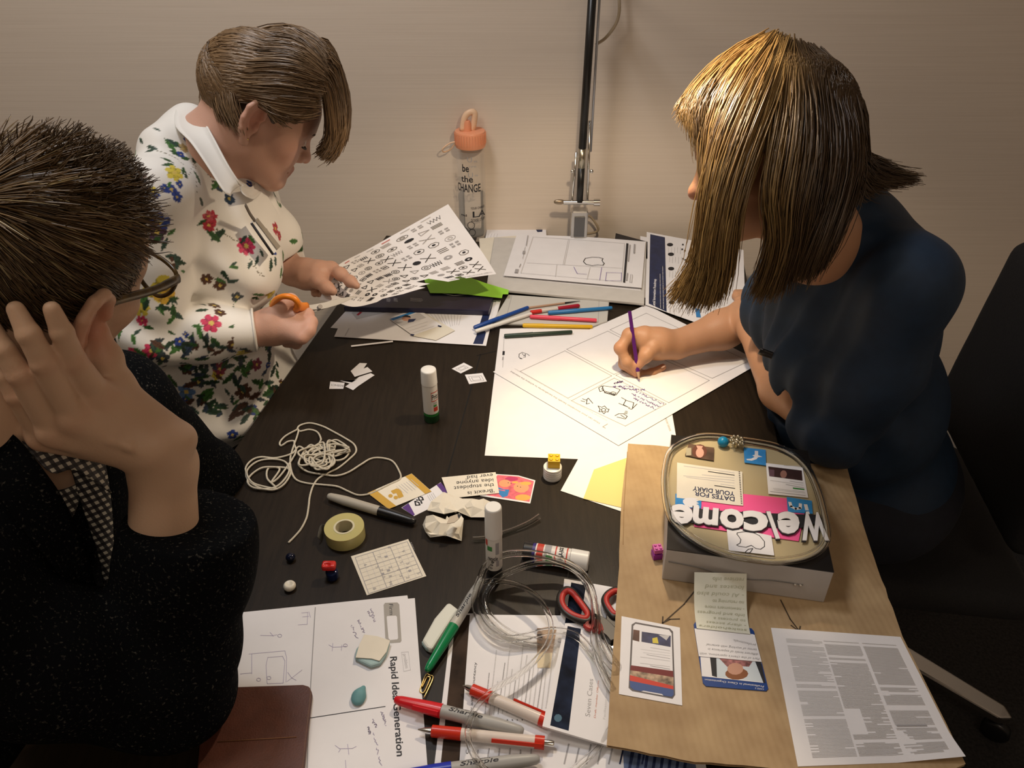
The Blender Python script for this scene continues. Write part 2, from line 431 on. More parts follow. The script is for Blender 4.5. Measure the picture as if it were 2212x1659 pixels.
# ---------------------------------------------------------------- office chairs
def chair(cx, cy, face, label, leg0, seat_z=0.47, back_h=(0.56, 0.975), backw=0.46, arms=(-1, 1), af=.02):
    t = thing('office_chair', label, 'chair', (cx, cy, 0), 'office chairs around the table')
    fx = V3(math.cos(face), math.sin(face), 0); sx = V3(-fx[1], fx[0], 0); c = V3(cx, cy, 0)
    cloth = mat('chair_cloth_black', (0.010, 0.0095, 0.010), 0.9, noise=0.3, nscale=300, bump=0.3, bscale=500)
    S = SDF(c-V3(.34, .34, -.3), c+V3(.34, .34, seat_z+.1), 0.012)
    Rm = np.stack([fx, sx, V3(0, 0, 1)], 1)
    S.box(c+V3(0, 0, seat_z-0.035), (0.23, 0.235, 0.035), Rm, 0.03, 0); S.build('seat', cloth, t)
    bx = c-fx*0.175; zc = (back_h[0]+back_h[1])/2; hh = (back_h[1]-back_h[0])/2
    S = SDF(bx-V3(.34, .34, -back_h[0]+.05), bx+V3(.34, .34, back_h[1]+.05), 0.010)
    tl = 0.10; fb = nrm(V3(fx[0], fx[1], tl)); ub = nrm(np.cross(fb, sx)); ub = ub if ub[2] > 0 else -ub
    S.box(bx+V3(0, 0, zc), (0.028, backw/2, hh), np.stack([fb, sx, ub], 1), 0.027, 0); S.build('backrest', cloth, t)
    tube('back_bar', catmull([c-fx*0.1+V3(0, 0, seat_z-0.06), c-fx*0.25+V3(0, 0, seat_z-0.03), bx-fx*0.035+V3(0, 0, back_h[0]+0.12)], 12), 0.016, M_BLACK, t, 8)
    lathe('gas_post', [(0, 0.03), (0.18, 0.03), (0.18, 0.018), (0.33, 0.018), (0.33, 0.05), (0.345, 0.05)], c+V3(0, 0, 0.085), c+V3(0, 0, 1), M_BLACK, t, 16)
    for s in arms:
        a = c+sx*s*0.27
        tube('arm_post', catmull([c+sx*s*0.2+V3(0, 0, seat_z-0.05), a+V3(0, 0, seat_z-0.02), a+V3(0, 0, seat_z+0.17)], 10), 0.013, M_BLACK, t, 8)
        S = SDF(a-V3(.2, .2, -seat_z-.12), a+V3(.2, .2, seat_z+.25), 0.008)
        S.box(a+V3(0, 0, seat_z+0.185)+fx*af, (0.125, 0.035, 0.018), Rm, 0.017, 0); S.build('armrest', mat('armrest_rubber', (0.014, 0.015, 0.018), 0.35), t)
    alu = mat('polished_aluminium', (0.62, 0.60, 0.57), 0.22, metal=1.0)
    lathe('hub', [(0, 0.03), (0.05, 0.045), (0.06, 0.03)], c+V3(0, 0, 0.06), c+V3(0, 0, 1), alu, t, 16)
    for k in range(5):
        an = leg0+k*2*math.pi/5; d = V3(math.cos(an), math.sin(an), 0); n = V3(-d[1], d[0], 0)
        p = [c+d*0.03+n*0.026, c+d*0.35+n*0.019, c+d*0.37, c+d*0.35-n*0.019, c+d*0.03-n*0.026]
        zt = [0.115, 0.088, 0.085, 0.088, 0.115]
        o = slab('star_leg', [q+V3(0, 0, z) for q, z in zip(p, zt)], 0.022, alu, t, 0.004)
        w = c+d*0.355
        v, f = lathe_vf([(0, 0.022), (0.004, 0.028), (0.02, 0.028), (0.024, 0.022)], w+n*-0.012+V3(0, 0, 0.028), w+n*0.02+V3(0, 0, 0.028), 16)
        mesh('caster', v, f, M_BLACK, t)
        lathe('caster_stem', [(0, 0.006), (0.03, 0.006)], w+V3(0, 0, 0.05), w+V3(0, 0, 1), M_BLACK, t, 8)
    return t
chair(0.755, 1.19, math.radians(172), 'black cloth office chair with polished star base behind the woman in the dark blue blouse', math.radians(-40), back_h=(.56, .965), arms=())
chair(-0.70, 1.30, math.radians(4), 'black office chair under the woman in the floral blouse', math.radians(20), back_h=(0.54, 0.86), arms=(1,), af=.12)
# ---------------------------------------------------------------- desk lamp: clamp, chrome arms, black pole, shade above the frame
LY = 1.86
def lampP(px, py, y=LY):
    d = ray(px, py); return d*(y/d[1])+V3(0, 0, CAMZ)
lt = thing('desk_lamp', 'chrome and black jointed desk lamp clamped at the wall end of the table', 'lamp', lampP(1252, 505))
b0 = lampP(1250, 512, 1.83); zt = TZ
bx = lampP(1252, 505)[0]
v, f = box_vf((bx-0.003, LY, TZ+0.045), 0.021, 0.016, 0.045); bevel(mesh('clamp', v, f, mat('lamp_steel', (0.55, 0.54, 0.52), 0.3, metal=1.0), lt, False), 0.004)
v, f = box_vf((bx-0.003, LY-0.017, TZ+0.05), 0.013, 0.003, 0.026); mesh('clamp_plate', v, f, mat('lamp_dark_steel', (0.16, 0.16, 0.16), 0.35, metal=1.0), lt, False)
j = lampP(1252, 437)
lathe('joint_bolt', [(0, 0.004), (0.0, 0.006), (0.075, 0.006), (0.075, 0.009), (0.09, 0.009)], j-V3(0.04, 0, 0), j+V3(1, 0, 0), M_CHROME, lt, 12)
S = SDF(j-V3(.09, .03, .03), j+V3(.02, .03, .03), 0.003); S.ell(j-V3(0.05, 0, -0.001), (0.016, 0.006, 0.007)); S.build('wing_knob', mat('lamp_brass', (0.35, 0.28, 0.2), 0.4, metal=1.0), lt)
p1, p2 = lampP(1261, 262), lampP(1250, 490)
for dx in (-0.014, 0.018):
    tube('chrome_rod', [lampP(1258, 330 if dx < 0 else 262)+V3(dx, 0.004, 0), lampP(1250, 440)+V3(dx*1.2, 0.004, 0)], 0.0032, M_CHROME, lt, 8)
q = lampP(1256, 368)
for dx in (-0.022, 0.024):
    S = SDF(q+V3(dx-.02, -.02, -.02), q+V3(dx+.02, .02, .02), 0.002); S.ell(q+V3(dx, -0.006, 0), (0.0055, 0.005, 0.0055)); S.build('stud', M_CHROME, lt)
tube('pole', [lampP(1252, 436), lampP(1256, 362)], 0.0085, mat('lamp_pole_black', (0.012, 0.011, 0.010), 0.35), lt, 12)
tube('pole_joint', [lampP(1256, 362), lampP(1258, 320)], 0.0088, mat('lamp_nickel', (0.5, 0.46, 0.36), 0.3, metal=1.0), lt, 12)
ptop = lampP(1283, -60)
tube('pole', [lampP(1258, 320), ptop], 0.0095, MATS['lamp_pole_black'], lt, 12)
tube('pole_lining', [lampP(1262, 330)+V3(0.016, .01, 0), ptop+V3(0.016, .01, 0)], 0.003, mat('lamp_steel_pale', (0.5, 0.52, 0.56), 0.4, metal=1.0), lt, 8)
S = SDF(ptop-V3(.06, .05, .1), ptop+V3(.05, .05, .1), 0.003); k0 = lampP(1250, 0); S.ell(k0+V3(0.002, -.01, 0.012), (0.011, 0.01, 0.011)); S.build('elbow_knob', M_CHROME, lt)
lathe('elbow_bolt', [(0, 0.004), (0.05, 0.004)], k0+V3(0.0, 0, 0.013), k0+V3(1, 0, 0.013), M_CHROME, lt, 10)
L0 = V3(*LAMP)
tube('upper_arm', [ptop, ptop+V3(0.0, 0.0, 0.02), L0+V3(0, 0.08, 0.16)], 0.0085, MATS['lamp_pole_black'], lt, 10)
v, f = [], []
prof = [(0.0, 0.075), (0.02, 0.072), (0.06, 0.05), (0.09, 0.028), (0.13, 0.026)]
n = 28; top = L0+V3(0, -0.004, -0.034)
for (t, r) in prof+[(t, r-0.0015) for t, r in prof[::-1]]:
    for k in range(n): v.append(top+V3(r*math.cos(2*math.pi*k/n), r*math.sin(2*math.pi*k/n), t))
R = len(prof)*2
for i in range(R):
    for k in range(n): f.append((i*n+k, i*n+(k+1) % n, ((i+1) % R)*n+(k+1) % n, ((i+1) % R)*n+k))
mesh('lamp_shade', v, f, mat('lamp_shade_steel', (0.5, 0.5, 0.5), 0.4, metal=1.0), lt)
lathe('shade_cap', [(0, 0.027), (0.02, 0.02), (0.03, 0.01)], top+V3(0, 0, 0.13), top+V3(0, 0, 1), M_BLACK, lt, 16)
cab = [lampP(1288, 96, 1.88), lampP(1310, 80, 1.9), lampP(1332, 48, 1.9), lampP(1338, 10, 1.9), lampP(1330, -60, 1.9), ptop+V3(0.03, 0.02, 0.1), ptop+V3(0, 0.0, .06)]
tube('lamp_cable', catmull(cab, 30), 0.0035, mat('cable_beige', (0.42, 0.34, 0.24), 0.6), lt, 8)
cab2 = [lampP(1262, 470, 1.88), lampP(1275, 468, 1.9), lampP(1292, 492, 1.9), lampP(1285, 502, 1.9), lampP(1262, 506, 1.89)]
tube('lamp_cable', catmull(cab2, 20), 0.003, MATS['cable_beige'], lt, 8)
# ---------------------------------------------------------------- helpers for table things
def Z(ox, oy, s):
    return lambda *a: ((ox+a[0]*s, oy+a[1]*s) if len(a) == 2 else [(ox+p[0]*s, oy+p[1]*s) for p in a[0]])
def quadmap(corners, z):
    c = [at(*p, z) for p in corners]
    return lambda u, v: (c[0]*(1-u)+c[1]*u)*(1-v)+(c[3]*(1-u)+c[2]*u)*v
def pw(px, py, w, z=TZ):
    d = ray(px, py); return w*((z-CAMZ)/d[2])/FPX
def ztop(P, py):
    """height of the point straight above P that is seen at pixel row py"""
    Y = (829.5-py)/FPX; dy = CT+Y*ST; dz = -ST+Y*CT; return CAMZ+dz*P[1]/dy
def stick(name, label, cat, A, B, parts, z=TZ, r=None, group=None, lift=(0, 0), clip=None, segs=16):
    """pen-like thing from pixel A to pixel B; parts: (name, [(fraction, radius factor)], material)"""
    a = at(*A, z+r+lift[0])+V3(0, 0, 0); b = at(*B, z+r+lift[1]); L = np.linalg.norm(b-a); d = (b-a)/L
    t = thing(name, label, cat, (a+b)/2-V3(0, 0, r), group)
    for (pn, prof, m) in parts:
        lathe(pn, [(f*L, r*k) for f, k in prof], a, b, m, t, segs)
    if clip:
        f0, f1, m, side = clip; n = nrm(np.cross(d, V3(0, 0, 1)))*side; up = nrm(V3(0, 0, 1)*0.6+n*0.8)
        c = a+d*L*(f0+f1)/2+up*r*1.15
        v, f = box_vf(c, L*(f1-f0)/2, r*0.28, r*0.16, d, nrm(np.cross(up, d)), up); mesh('clip', v, f, m, t, False)
    return t
def prism(name, px, z0, h, m, parent=None, bev=0.0015):
    return slab(name, [at(*p, z0+h) for p in px], h, m, parent, bev)
# ---------------------------------------------------------------- sheets at the far end of the table
zA = Z(680, 430, .211); zB = Z(1000, 470, .2939); zC = Z(1020, 640, .2803)
tag(prism('folder', [(838, 512), (1030, 512), (1000, 600), (770, 600)], TZ, 0.004, mat('folder_black', (0.012, 0.011, 0.014), 0.5)), 'thin black folder under the icon sheet at the wall end of the table', 'folder')
tag(prism('folder', [(1330, 503), (1400, 522), (1400, 560), (1325, 545)], TZ, 0.006, MATS['folder_black']), 'black folder corner showing between lamp clamp and roadmap leaflet', 'folder')
c = [(1052, 496), (1179, 490), (1184, 560), (1040, 560)]
o = sheet('paper_sheet', 'white sheet with a navy mark lying by the water bottle', 'paper', c, TZ+0.002)
p = Print(TZ+0.0024); p.poly(zB([(535, 85), (585, 83), (583, 104), (548, 106)]), M_NAVY)
for i in range(4): p.body(zB(190+i*22, 118), zB(180+i*22, 150), (0, 0), 1, M_LGREY)
p.build('print', o)
o = sheet('paper_sheet', 'cream printed sheet lying beneath the grey board beside the bottle', 'paper', [(1035, 515), (1130, 508), (1110, 600), (1040, 590)], TZ+0.004, M_CREAM)
Print(TZ+0.0045).body(zB(235, 180), zB(228, 260), (0, 0), 1, M_LGREY).build('print', o)
tag(prism('board', [(1068, 512), (1397, 521), (1392, 655), (1050, 622)], TZ+0.005, 0.007, mat('grey_board', (0.55, 0.53, 0.50), 0.7, noise=0.04)), 'pale grey cardboard sheet under the drawn form', 'board')
sheet('form_sheet', 'blank white sheet just beneath the drawn form', 'paper', zB([(405, 140), (1342, 190), (1306, 536), (310, 440)]), TZ+0.0125)
fc = zB([(395, 125), (1342, 178), (1312, 522), (298, 432)]); fz = TZ+0.016
o = sheet('form_sheet', 'white form with panels and a hand-drawn apple outline, in front of the lamp clamp', 'paper', fc, fz, curl=lambda u, v: 0.004*(1-v)*math.sin(3*u)+0.002*v*v)
cq = [at(*q, fz) for q in fc]
def fmap(x, y):
    P = at(x, y, fz+0.004); return P
p = Print(fz, fmap)
zb = lambda L: zB(L)
for L in ([(515, 140), (425, 405)], [(515, 140), (1188, 188)], [(425, 405), (1165, 470)], [(785, 160), (745, 345)], [(775, 160), (735, 345)], [(470, 330), (1172, 370)], [(690, 345), (680, 432)], [(935, 362), (912, 452)], [(1188, 188), (1165, 470)]):
    p.line(zb(L), 0.0011, M_LGREY)
for L in ([(1020, 365), (1005, 458)], [(815, 362), (840, 410), (910, 415)], [(1055, 402), (1166, 405), (1163, 462), (1048, 462), (1055, 402)]): p.line(zb(L), 0.0011, M_VIOLET)
p.line(zb([(885, 322), (900, 298), (950, 290), (1000, 292), (1030, 300), (1022, 312), (1030, 328), (1040, 335), (1028, 350), (990, 346), (950, 352), (905, 342)]), 0.0016, M_INK, True)
p.poly(zb([(1201, 188), (1217, 190), (1192, 476), (1177, 474)]), M_INK)
for (x0, y0, x1, y1, w) in ((478, 130, 465, 205, .002), (458, 215, 440, 300, .001), (450, 246, 447, 262, .006), (425, 340, 415, 362, .002), (398, 382, 392, 402, .008), (1262, 196, 1258, 258, .004), (1228, 200, 1215, 318, .003), (1210, 408, 1203, 460, .003)): p.line(zb([(x0, y0), (x1, y1)]), w, M_GREY)
p.line(zb([(1232, 418), (1246, 420), (1240, 476), (1226, 474)]), .001, M_GREY, True)
p.build('print', o)
# roadmap leaflet
rc = [(1397, 501), (1606, 540), (1612, 735), (1394, 658)]
sheet('leaflet', 'blank white sheet under the navy-banded roadmap leaflet', 'leaflet', [(1383, 510), (1590, 545), (1590, 700), (1384, 640)], TZ+0.003)
o = sheet('leaflet', 'white roadmap leaflet with a navy band down its left side', 'leaflet', rc, TZ+0.006)
p = Print(TZ+0.0062)
p.poly(zb([(1377, 122), (1485, 145), (1497, 692), (1366, 632)]), M_NAVY)
p.text('Legal Innovation Roadmap', zB(1412, 652), zB(1420, 452), zB(-20, 0) if 0 else (-6, 0), M_PAPER, True)
for k in range(2): p.body(zB(1452+k*22, 664+k*8), zB(1448+k*20, 345), (0, 0), 1, M_LGREY, .0012, k)
for (x, y) in ((1522, 199), (1529, 270), (1530, 376), (1535, 624)):
    p.poly([zB(x+23*math.cos(a), y+13*math.sin(a)) for a in np.linspace(0, 6.28, 14)[:-1]], M_INK)
    for k in range(5): p.body(zB(x-10+k*22, y+20), zB(x-12+k*22, y+70), (0, 0), 1, M_LGREY, .0011, k+int(y))
for k in range(5): p.body(zB(1520+k*32, 668), zB(1520+k*32, 715), (0, 0), 1, M_LGREY, .0011, k)
for (x, y) in ((1610, 195), (1605, 230), (1625, 240), (1612, 300), (1628, 308)): p.poly(zb([(x, y), (x+12, y), (x+12, y+10), (x, y+10)]), M_INK)
p.poly(zb([(1706, 670), (1738, 672), (1748, 735), (1715, 733)]), M_BLUE)
p.build('print', o)
# ---------------------------------------------------------------- papers by the floral woman
sheet('paper_sheet', 'lowest white sheet at the left table edge, its corner sticking out', 'paper', [(754, 664), (1040, 664), (1030, 735), (714, 708)], TZ+0.001)
sc = [(752, 660), (1073, 648), (1050, 747), (722, 727)]
o = sheet('paper_sheet', 'white printed page with navy edge beneath the navy folder', 'paper', sc, TZ+0.0022)
p = Print(TZ+0.0024)
p.poly(zA([(1745, 1100), (1830, 1050), (1740, 1370), (1655, 1385)]), M_NAVY); p.poly(zA([(1660, 1385), (1755, 1360), (1720, 1485), (1620, 1482)]), M_NAVY)
p.poly(zA([(375, 1165), (480, 1095), (850, 1132), (430, 1232)]), M_LGREY); p.line(zA([(470, 1160), (440, 1185)]), .006, mat('ink_red', (.4, .03, .05), .6))
for k in range(12): p.body(zA(1090+k*38, 1150), zA(1250+k*20, 1310), (0, 0), 1, M_LGREY, .001, k)
p.line(zA([(350, 1325), (310, 1400)]), .002, M_LGREY); p.build('print', o)
nf = prism('navy_folder', [(775, 622), (1068, 634), (1056, 671), (742, 662)], TZ+0.003, 0.012, mat('navy_cover', (0.018, 0.016, 0.04), 0.35, noise=.15), None, 0.002)
tag(nf, 'dark navy folder lying under the icon sheet the woman cuts', 'folder')
p = Print(TZ+0.0152)
for (x0, x1) in ((735, 775), (810, 850), (980, 1110)): p.body(zA(x0, 1015), zA(x1, 1025), (0, 2), 4, M_LGREY, .0012, x0)
p.line(zA([(1300, 965), (1420, 990), (1600, 975)]), .002, M_WHITE); p.build('print', nf)
idc = thing('card_sleeve', 'clear card sleeve holding a small portrait card on the white page', 'card', at(910, 700))
cc = zA([(765, 1228), (1060, 1130), (1435, 1345), (1240, 1445), (1010, 1402)])
slab('sleeve', [at(*q, TZ+0.0042) for q in cc], 0.0003, mat('sleeve_milky', (0.70, 0.66, 0.56), 0.25), idc)
slab('card', [at(*q, TZ+0.0048) for q in zA([(765, 1228), (1060, 1130), (1300, 1290), (1005, 1395)])], 0.0005, M_PAPER, idc)
p = Print(TZ+0.0050)
p.poly(zA([(768, 1228), (1030, 1140), (1065, 1150), (800, 1243)]), M_BLUE); p.poly(zA([(805, 1250), (1065, 1160), (1140, 1215), (890, 1300)]), M_LGREY)
skinm = mat('print_skin', (0.5, 0.27, 0.19), 0.6)
p.poly([zA(935+45*math.cos(a), 1225+24*math.sin(a)) for a in np.linspace(0, 6.28, 12)[:-1]], skinm); p.poly(zA([(880, 1210), (930, 1185), (975, 1195), (985, 1215), (920, 1205)]), M_INK)
p.poly(zA([(960, 1230), (1040, 1225), (1010, 1255), (950, 1265)]), M_NAVY)
for k in range(4): p.body(zA(900+k*35, 1305+k*22), zA(1130+k*35, 1230+k*22), (0, 0), 1, M_LGREY, .001, k)
p.build('print', idc)
for q in ([(1262, 1290), (1300, 1300), (1290, 1310), (1258, 1300)], [(985, 1380), (1020, 1385), (1012, 1397), (980, 1392)]): slab('corner_tab', [at(*w, TZ+0.0053) for w in zA(q)], 0.0004, M_NAVY, idc)
stick('paper_strip', 'narrow white paper strip beside the white printed page', 'paper strip', zA(372, 1507), zA(800, 1458), [('strip', [(0, .9), (0, 1), (1, 1), (1, .9)], M_PAPER)], TZ, 0.0022, segs=4)
gm = mat('card_lime_green', (0.30, 0.66, 0.05), 0.6)
tag(slab('green_card', [at(*q, TZ+0.019) for q in zA([(1090, 760), (1260, 690), (1750, 860), (1985, 930), (1980, 972), (1925, 972), (1915, 1012), (1460, 965), (1180, 960)])], 0.0008, gm), 'sheet of lime green card poking out under the icon sheet', 'card')
# grey pad with the pens
tag(prism('writing_pad', [(1098, 636), (1316, 651), (1312, 693), (1280, 704), (1062, 697)], TZ, 0.006, mat('pad_grey', (0.50, 0.49, 0.46), 0.6)), 'pale grey pad with a dark margin line under the coloured pens', 'pad')
p = Print(TZ+0.0063); p.line([(1106, 637), (1096, 676)], .001, M_GREY); p.line([(1294, 650), (1292, 696)], .001, M_GREY); p.build('print', bpy.data.objects['writing_pad'])
tag(prism('white_card', [(1072, 648), (1082, 648), (1068, 700), (1056, 700)], TZ+0.001, 0.004, M_PAPER), 'narrow white card edge between navy-edged page and grey pad', 'card')
PR = 0.0045; gp = 'pens scattered at the far end of the table'
def simple_pen(name, label, A, B, m, cap=0.45, z=TZ+0.0065, r=PR, capm=None):
    capm = capm or m
    stick(name, label, 'pen', A, B, [('cap', [(0, .75), (0.015, 1), (cap, 1.08), (cap, 1.0)], capm), ('barrel', [(cap, .96), (.985, .9), (1, .7)], m)], z, r, gp)
mk = lambda n, c, rr=.35: mat(n, c, rr)
mblue = mk('pen_royal_blue', (0.01, 0.06, 0.28)); msky = mk('pen_sky_blue', (0.02, 0.17, 0.42)); mpink = mk('pen_pink', (0.75, 0.07, 0.12)); myel = mk('pen_yellow', (0.70, 0.42, 0.01)); mdg = mk('pen_dark_green', (0.02, 0.04, 0.025))
simple_pen('marker_pen', 'royal blue pen with one end past the grey pad, behind the white pen', (1024, 708), (1141, 664), mblue)
simple_pen('ballpoint_pen', 'white pen lying in front of the royal blue pen', (1027, 716), (1148, 678), M_WHITE, .3)
stick('paint_brush', 'thin brown brush pointing away behind the red and clear pen', 'brush', (1141, 665), (1253, 650), [('handle', [(0, 1), (.7, .8)], mk('brush_wood', (.4, .25, .17))), ('bristle', [(.7, .8), (1, .2)], M_BLACK)], TZ+0.0065, 0.0025)
stick('ballpoint_pen', 'red and clear pen lying among the coloured pens', 'pen', (1146, 675), (1252, 660), [('cap', [(0, .8), (0, 1), (.22, 1)], M_RED), ('barrel', [(.22, .9), (.55, .9)], mat('plastic_frosted', (.6, .55, .5), .3)), ('grip', [(.55, 1), (.97, 1), (1, .6)], mat('plastic_crimson', (.35, .01, .03), .35))], TZ+0.0065, PR, gp)
simple_pen('marker_pen', 'sky blue pen lying furthest right on the grey pad', (1184, 676), (1322, 665), msky)
simple_pen('marker_pen', 'bright pink pen between the sky blue and yellow pens', (1145, 684), (1289, 692), mpink)
simple_pen('marker_pen', 'yellow pen at the front edge of the grey pad', (1129, 703), (1280, 706), myel, .3, TZ+0.001)
simple_pen('marker_pen', 'dark green pen lying on the corner of the large white sheet', (1089, 726), (1236, 717), mdg, .42, TZ+0.0012)
# ---------------------------------------------------------------- large sheets in the lamp light
s1 = [(1080, 710), (1420, 704), (1470, 1000), (1047, 984)]
o = sheet('large_sheet', 'large white sheet under the panelled sheet, brightest in the lamp light', 'paper', s1, TZ+0.0008)
p = Print(TZ+0.001)
p.line(zC([(245, 330), (235, 560)]), .0016, M_LGREY); p.line(zC([(243, 425), (241, 450)]), .0045, M_INK); p.line(zC([(238, 470), (236, 490)]), .003, M_GREY)
p.line(zC([(360, 470), (362, 445), (385, 432), (425, 445), (445, 460), (420, 475), (385, 482), (372, 475)]), .0012, M_INK, True); p.line(zC([(385, 440), (400, 460), (410, 445), (408, 470), (392, 470)]), .001, M_INK); p.line(zC([(365, 478), (395, 486)]), .0015, M_INK)
p.text('intended outcome?', zC(1520, 1040), zC(1482, 935), (6, -2), M_GREY)
p.build('print', o)
sheet('small_sheet', 'white sheet jutting towards the white bottle cap from under the cardboard', 'paper', [(1258, 975), (1420, 985), (1346, 1106), (1211, 1060)], TZ+0.0012)
tag(slab('sticky_note', [at(*q, TZ+0.002) for q in [(1283, 1014), (1365, 985), (1350, 1098), (1260, 1077)]], 0.0004, mat('note_yellow', (0.72, 0.58, 0.22), 0.7)), 'pale yellow sticky note half under the cardboard edge', 'note')
s2 = [(1065, 803), (1396, 658), (1645, 782), (1336, 962)]
o = sheet('panel_sheet', 'white panelled worksheet the woman in dark blue is writing on', 'paper', s2, TZ+0.0024)
p = Print(TZ+0.0026)
for q in ([(370, 578), (715, 420), (1075, 613), (738, 785)], [(728, 408), (1045, 268), (1412, 455), (1092, 602)], [(1062, 258), (1342, 130), (1710, 300), (1430, 445)], [(765, 805), (1095, 630), (1495, 830), (1180, 1000)], [(1108, 608), (1425, 465), (1828, 648), (1515, 820)], [(1445, 452), (1725, 310), (2130, 500), (1850, 632)]):
    p.line(zC(q), .0013, M_GREY, True)
p.text('How can your innovation benefit the beneficiaries to achieve the intended', zC(985, 975), zC(300, 575), (-2.0, 3.0), M_GREY, True)
p.text('outcome? Focus includes your innovation example: applied to your problem', zC(1040, 955), zC(330, 555), (-1.6, 2.4), M_LGREY)
p.text('7', zC(1050, 985), zC(1025, 972), (-7, 10), M_GREY)
ink = .0014
p.line(zC([(970, 845), (1000, 855), (1020, 845), (1040, 868), (1055, 870), (1045, 892), (1030, 890), (1015, 905), (1000, 890), (978, 890), (985, 870)]), ink, M_INK, True); p.line([zC(1012+17*math.cos(a), 876+12*math.sin(a)) for a in np.linspace(0, 6.2, 10)], ink, M_INK, True)
for q in ([(1010, 690), (1090, 700), (1140, 720), (1110, 760), (1030, 745), (1000, 715)], [(975, 705), (1000, 690), (1015, 725), (985, 735)], [(1060, 745), (1090, 765), (1110, 745), (1085, 735)]): p.line(zC(q), ink, M_INK, True)
for k in range(6): p.line([zC(1025+k*14+8*math.cos(a), 738+k*4+8*math.sin(a)) for a in np.linspace(0, 6.2, 8)], ink*.8, M_INK, True)
for q in ([(1150, 780), (1185, 800), (1165, 835), (1195, 850)], [(1130, 825), (1215, 860)], [(1180, 800), (1245, 820), (1235, 860)], [(1270, 830), (1230, 870), (1205, 865)], [(850, 790), (880, 800), (895, 785), (930, 825)], [(885, 800), (880, 830), (905, 825)], [(838, 805), (868, 812)], [(1100, 920), (1130, 905), (1165, 905), (1195, 925), (1180, 945), (1135, 935), (1115, 930)], [(1145, 915), (1175, 935)], [(1180, 885), (1196, 888)], [(1176, 893), (1196, 897)], [(1172, 902), (1194, 906)]): p.line(zC(q), ink, M_INK)
for k, (a, b) in enumerate((((1160, 650), (1090, 665)), ((1240, 690), (1085, 690)), ((1330, 715), (1150, 705)), ((1480, 828), (1250, 718)), ((1450, 850), (1230, 745)), ((1420, 865), (1245, 780)))):
    p.scrib(zC(*a), zC(*b), 4.5, M_VIOLET, .0012, 16, k)
p.build('print', o)
# ---------------------------------------------------------------- small scraps
M_SCRAP = M_PAPER; zD = Z(500, 740, .2893)
for q, lab in (([(890, 212), (958, 152), (1012, 155), (985, 195), (1015, 182), (1052, 215), (920, 255)], 'square white paper scrap at the top of the scrap heap'), ([(850, 328), (955, 255), (1040, 228), (1068, 243), (945, 325), (908, 355)], 'long white paper scrap in front of the square scrap'), ([(738, 290), (845, 300), (835, 345), (730, 345)], 'lettered white paper scrap nearest the floral blouse'), ([(810, 285), (825, 283), (900, 297), (945, 265), (930, 280), (880, 305)], 'sliver of white paper linking two scraps')):
    o = tag(slab('paper_scrap', [at(*w, TZ+0.0012) for w in zD(q)], 0.0004, M_SCRAP), lab, 'paper scrap')
    if 'lettered' in lab: Print(TZ+0.0013).text('AGENCY', zD(838, 318), zD(742, 308), (0.3, 4), M_INK).build('print', o)
for q, lab, L in (([(1645, 195), (1735, 150), (1803, 185), (1712, 230)], 'cut-out paper icon nearer the white printed page', [(1675, 197), (1735, 170), (1768, 187), (1712, 212)]), ([(1743, 240), (1875, 227), (1907, 290), (1775, 310)], 'cut-out paper icon nearer the large bright sheet', [(1770, 255), (1865, 247), (1885, 283), (1790, 290)])):
    o = tag(slab('icon_cutout', [at(*w, TZ+0.0008) for w in zD(q)], 0.0005, M_PAPER), lab, 'paper scrap')
    c = np.mean(zD(L), 0); Print(TZ+0.0009).line(zD(L), .0011, M_GREY, True).line([tuple(c+(np.array(w)-c)*.62) for w in zD(L)], .001, M_GREY, True).build('print', o)
# ---------------------------------------------------------------- glue sticks
M_GREEN = mat('plastic_green', (0.02, 0.17, 0.03), 0.35)
def wrap(parent, m, c, r, st, z0, z1, a0, a1, name='print', bold=True, vertical=False):
    v, f = text2d(st, bold)
    if not len(v): return
    w = v[:, 0].max(); x = v[:, 0]/w; y = v[:, 1]/0.72
    if vertical: h = z0+(z1-z0)*x; a = a0+(a1-a0)*y
    else: h = z0+(z1-z0)*y; a = a0+(a1-a0)*x
    P = np.stack([c[0]+r*np.cos(a), c[1]+r*np.sin(a), h], 1); mesh(name, P, f, m, parent, False)
def wrap_rect(parent, m, c, r, z0, z1, a0, a1, name='label_patch'):
    n = 10; A = np.linspace(a0, a1, n); v = [(c[0]+r*math.cos(a), c[1]+r*math.sin(a), z) for z in (z0, z1) for a in A]
    mesh(name, v, [(i, i+1, n+i+1, n+i) for i in range(n-1)], m, parent)
def glue(base, toppy, wpx, label, bodym, ringm, basem, capfrac=.27):
    P = at(*base); H = ztop(P, toppy)-TZ; r = wpx/2*np.linalg.norm((P+V3(0, 0, H*.6)-V3(0, 0, CAMZ))@np.array([0, CT, -ST]))/FPX
    t = thing('glue_stick', label, 'glue stick', P, 'glue sticks'); up = P+V3(0, 0, 1)
    lathe('base', [(0, r*.93), (.002, r), (H*.14, r), (H*.14, r*.9)], P, up, basem, t, 28)
    lathe('ring', [(H*.14, r*.97), (H*.19, r*.97)], P, up, ringm, t, 28)
    lathe('body', [(H*.19, r*.99), (H*(1-capfrac), r*.99)], P, up, bodym, t, 28)
    lathe('cap', [(H*(1-capfrac)+.0008, r*1.03), (H-.003, r*.98), (H-.001, r*.95), (H, r*.86)], P, up, M_WHITE, t, 28)
    return t, P, H, r
M_LABEL = mat('label_white', (0.68, 0.66, 0.62), 0.4); M_INKRED = mat('ink_bright_red', (0.5, 0.04, 0.02), 0.5); M_INKGRN = mat('ink_green', (0.05, 0.25, 0.06), .5)
t, P, H, r = glue((933, 906), 797, 34, 'white glue stick with a green foot standing by the panelled sheets', M_LABEL, M_GREEN, mat('glue_foot', (0.01, 0.05, 0.015), .3))
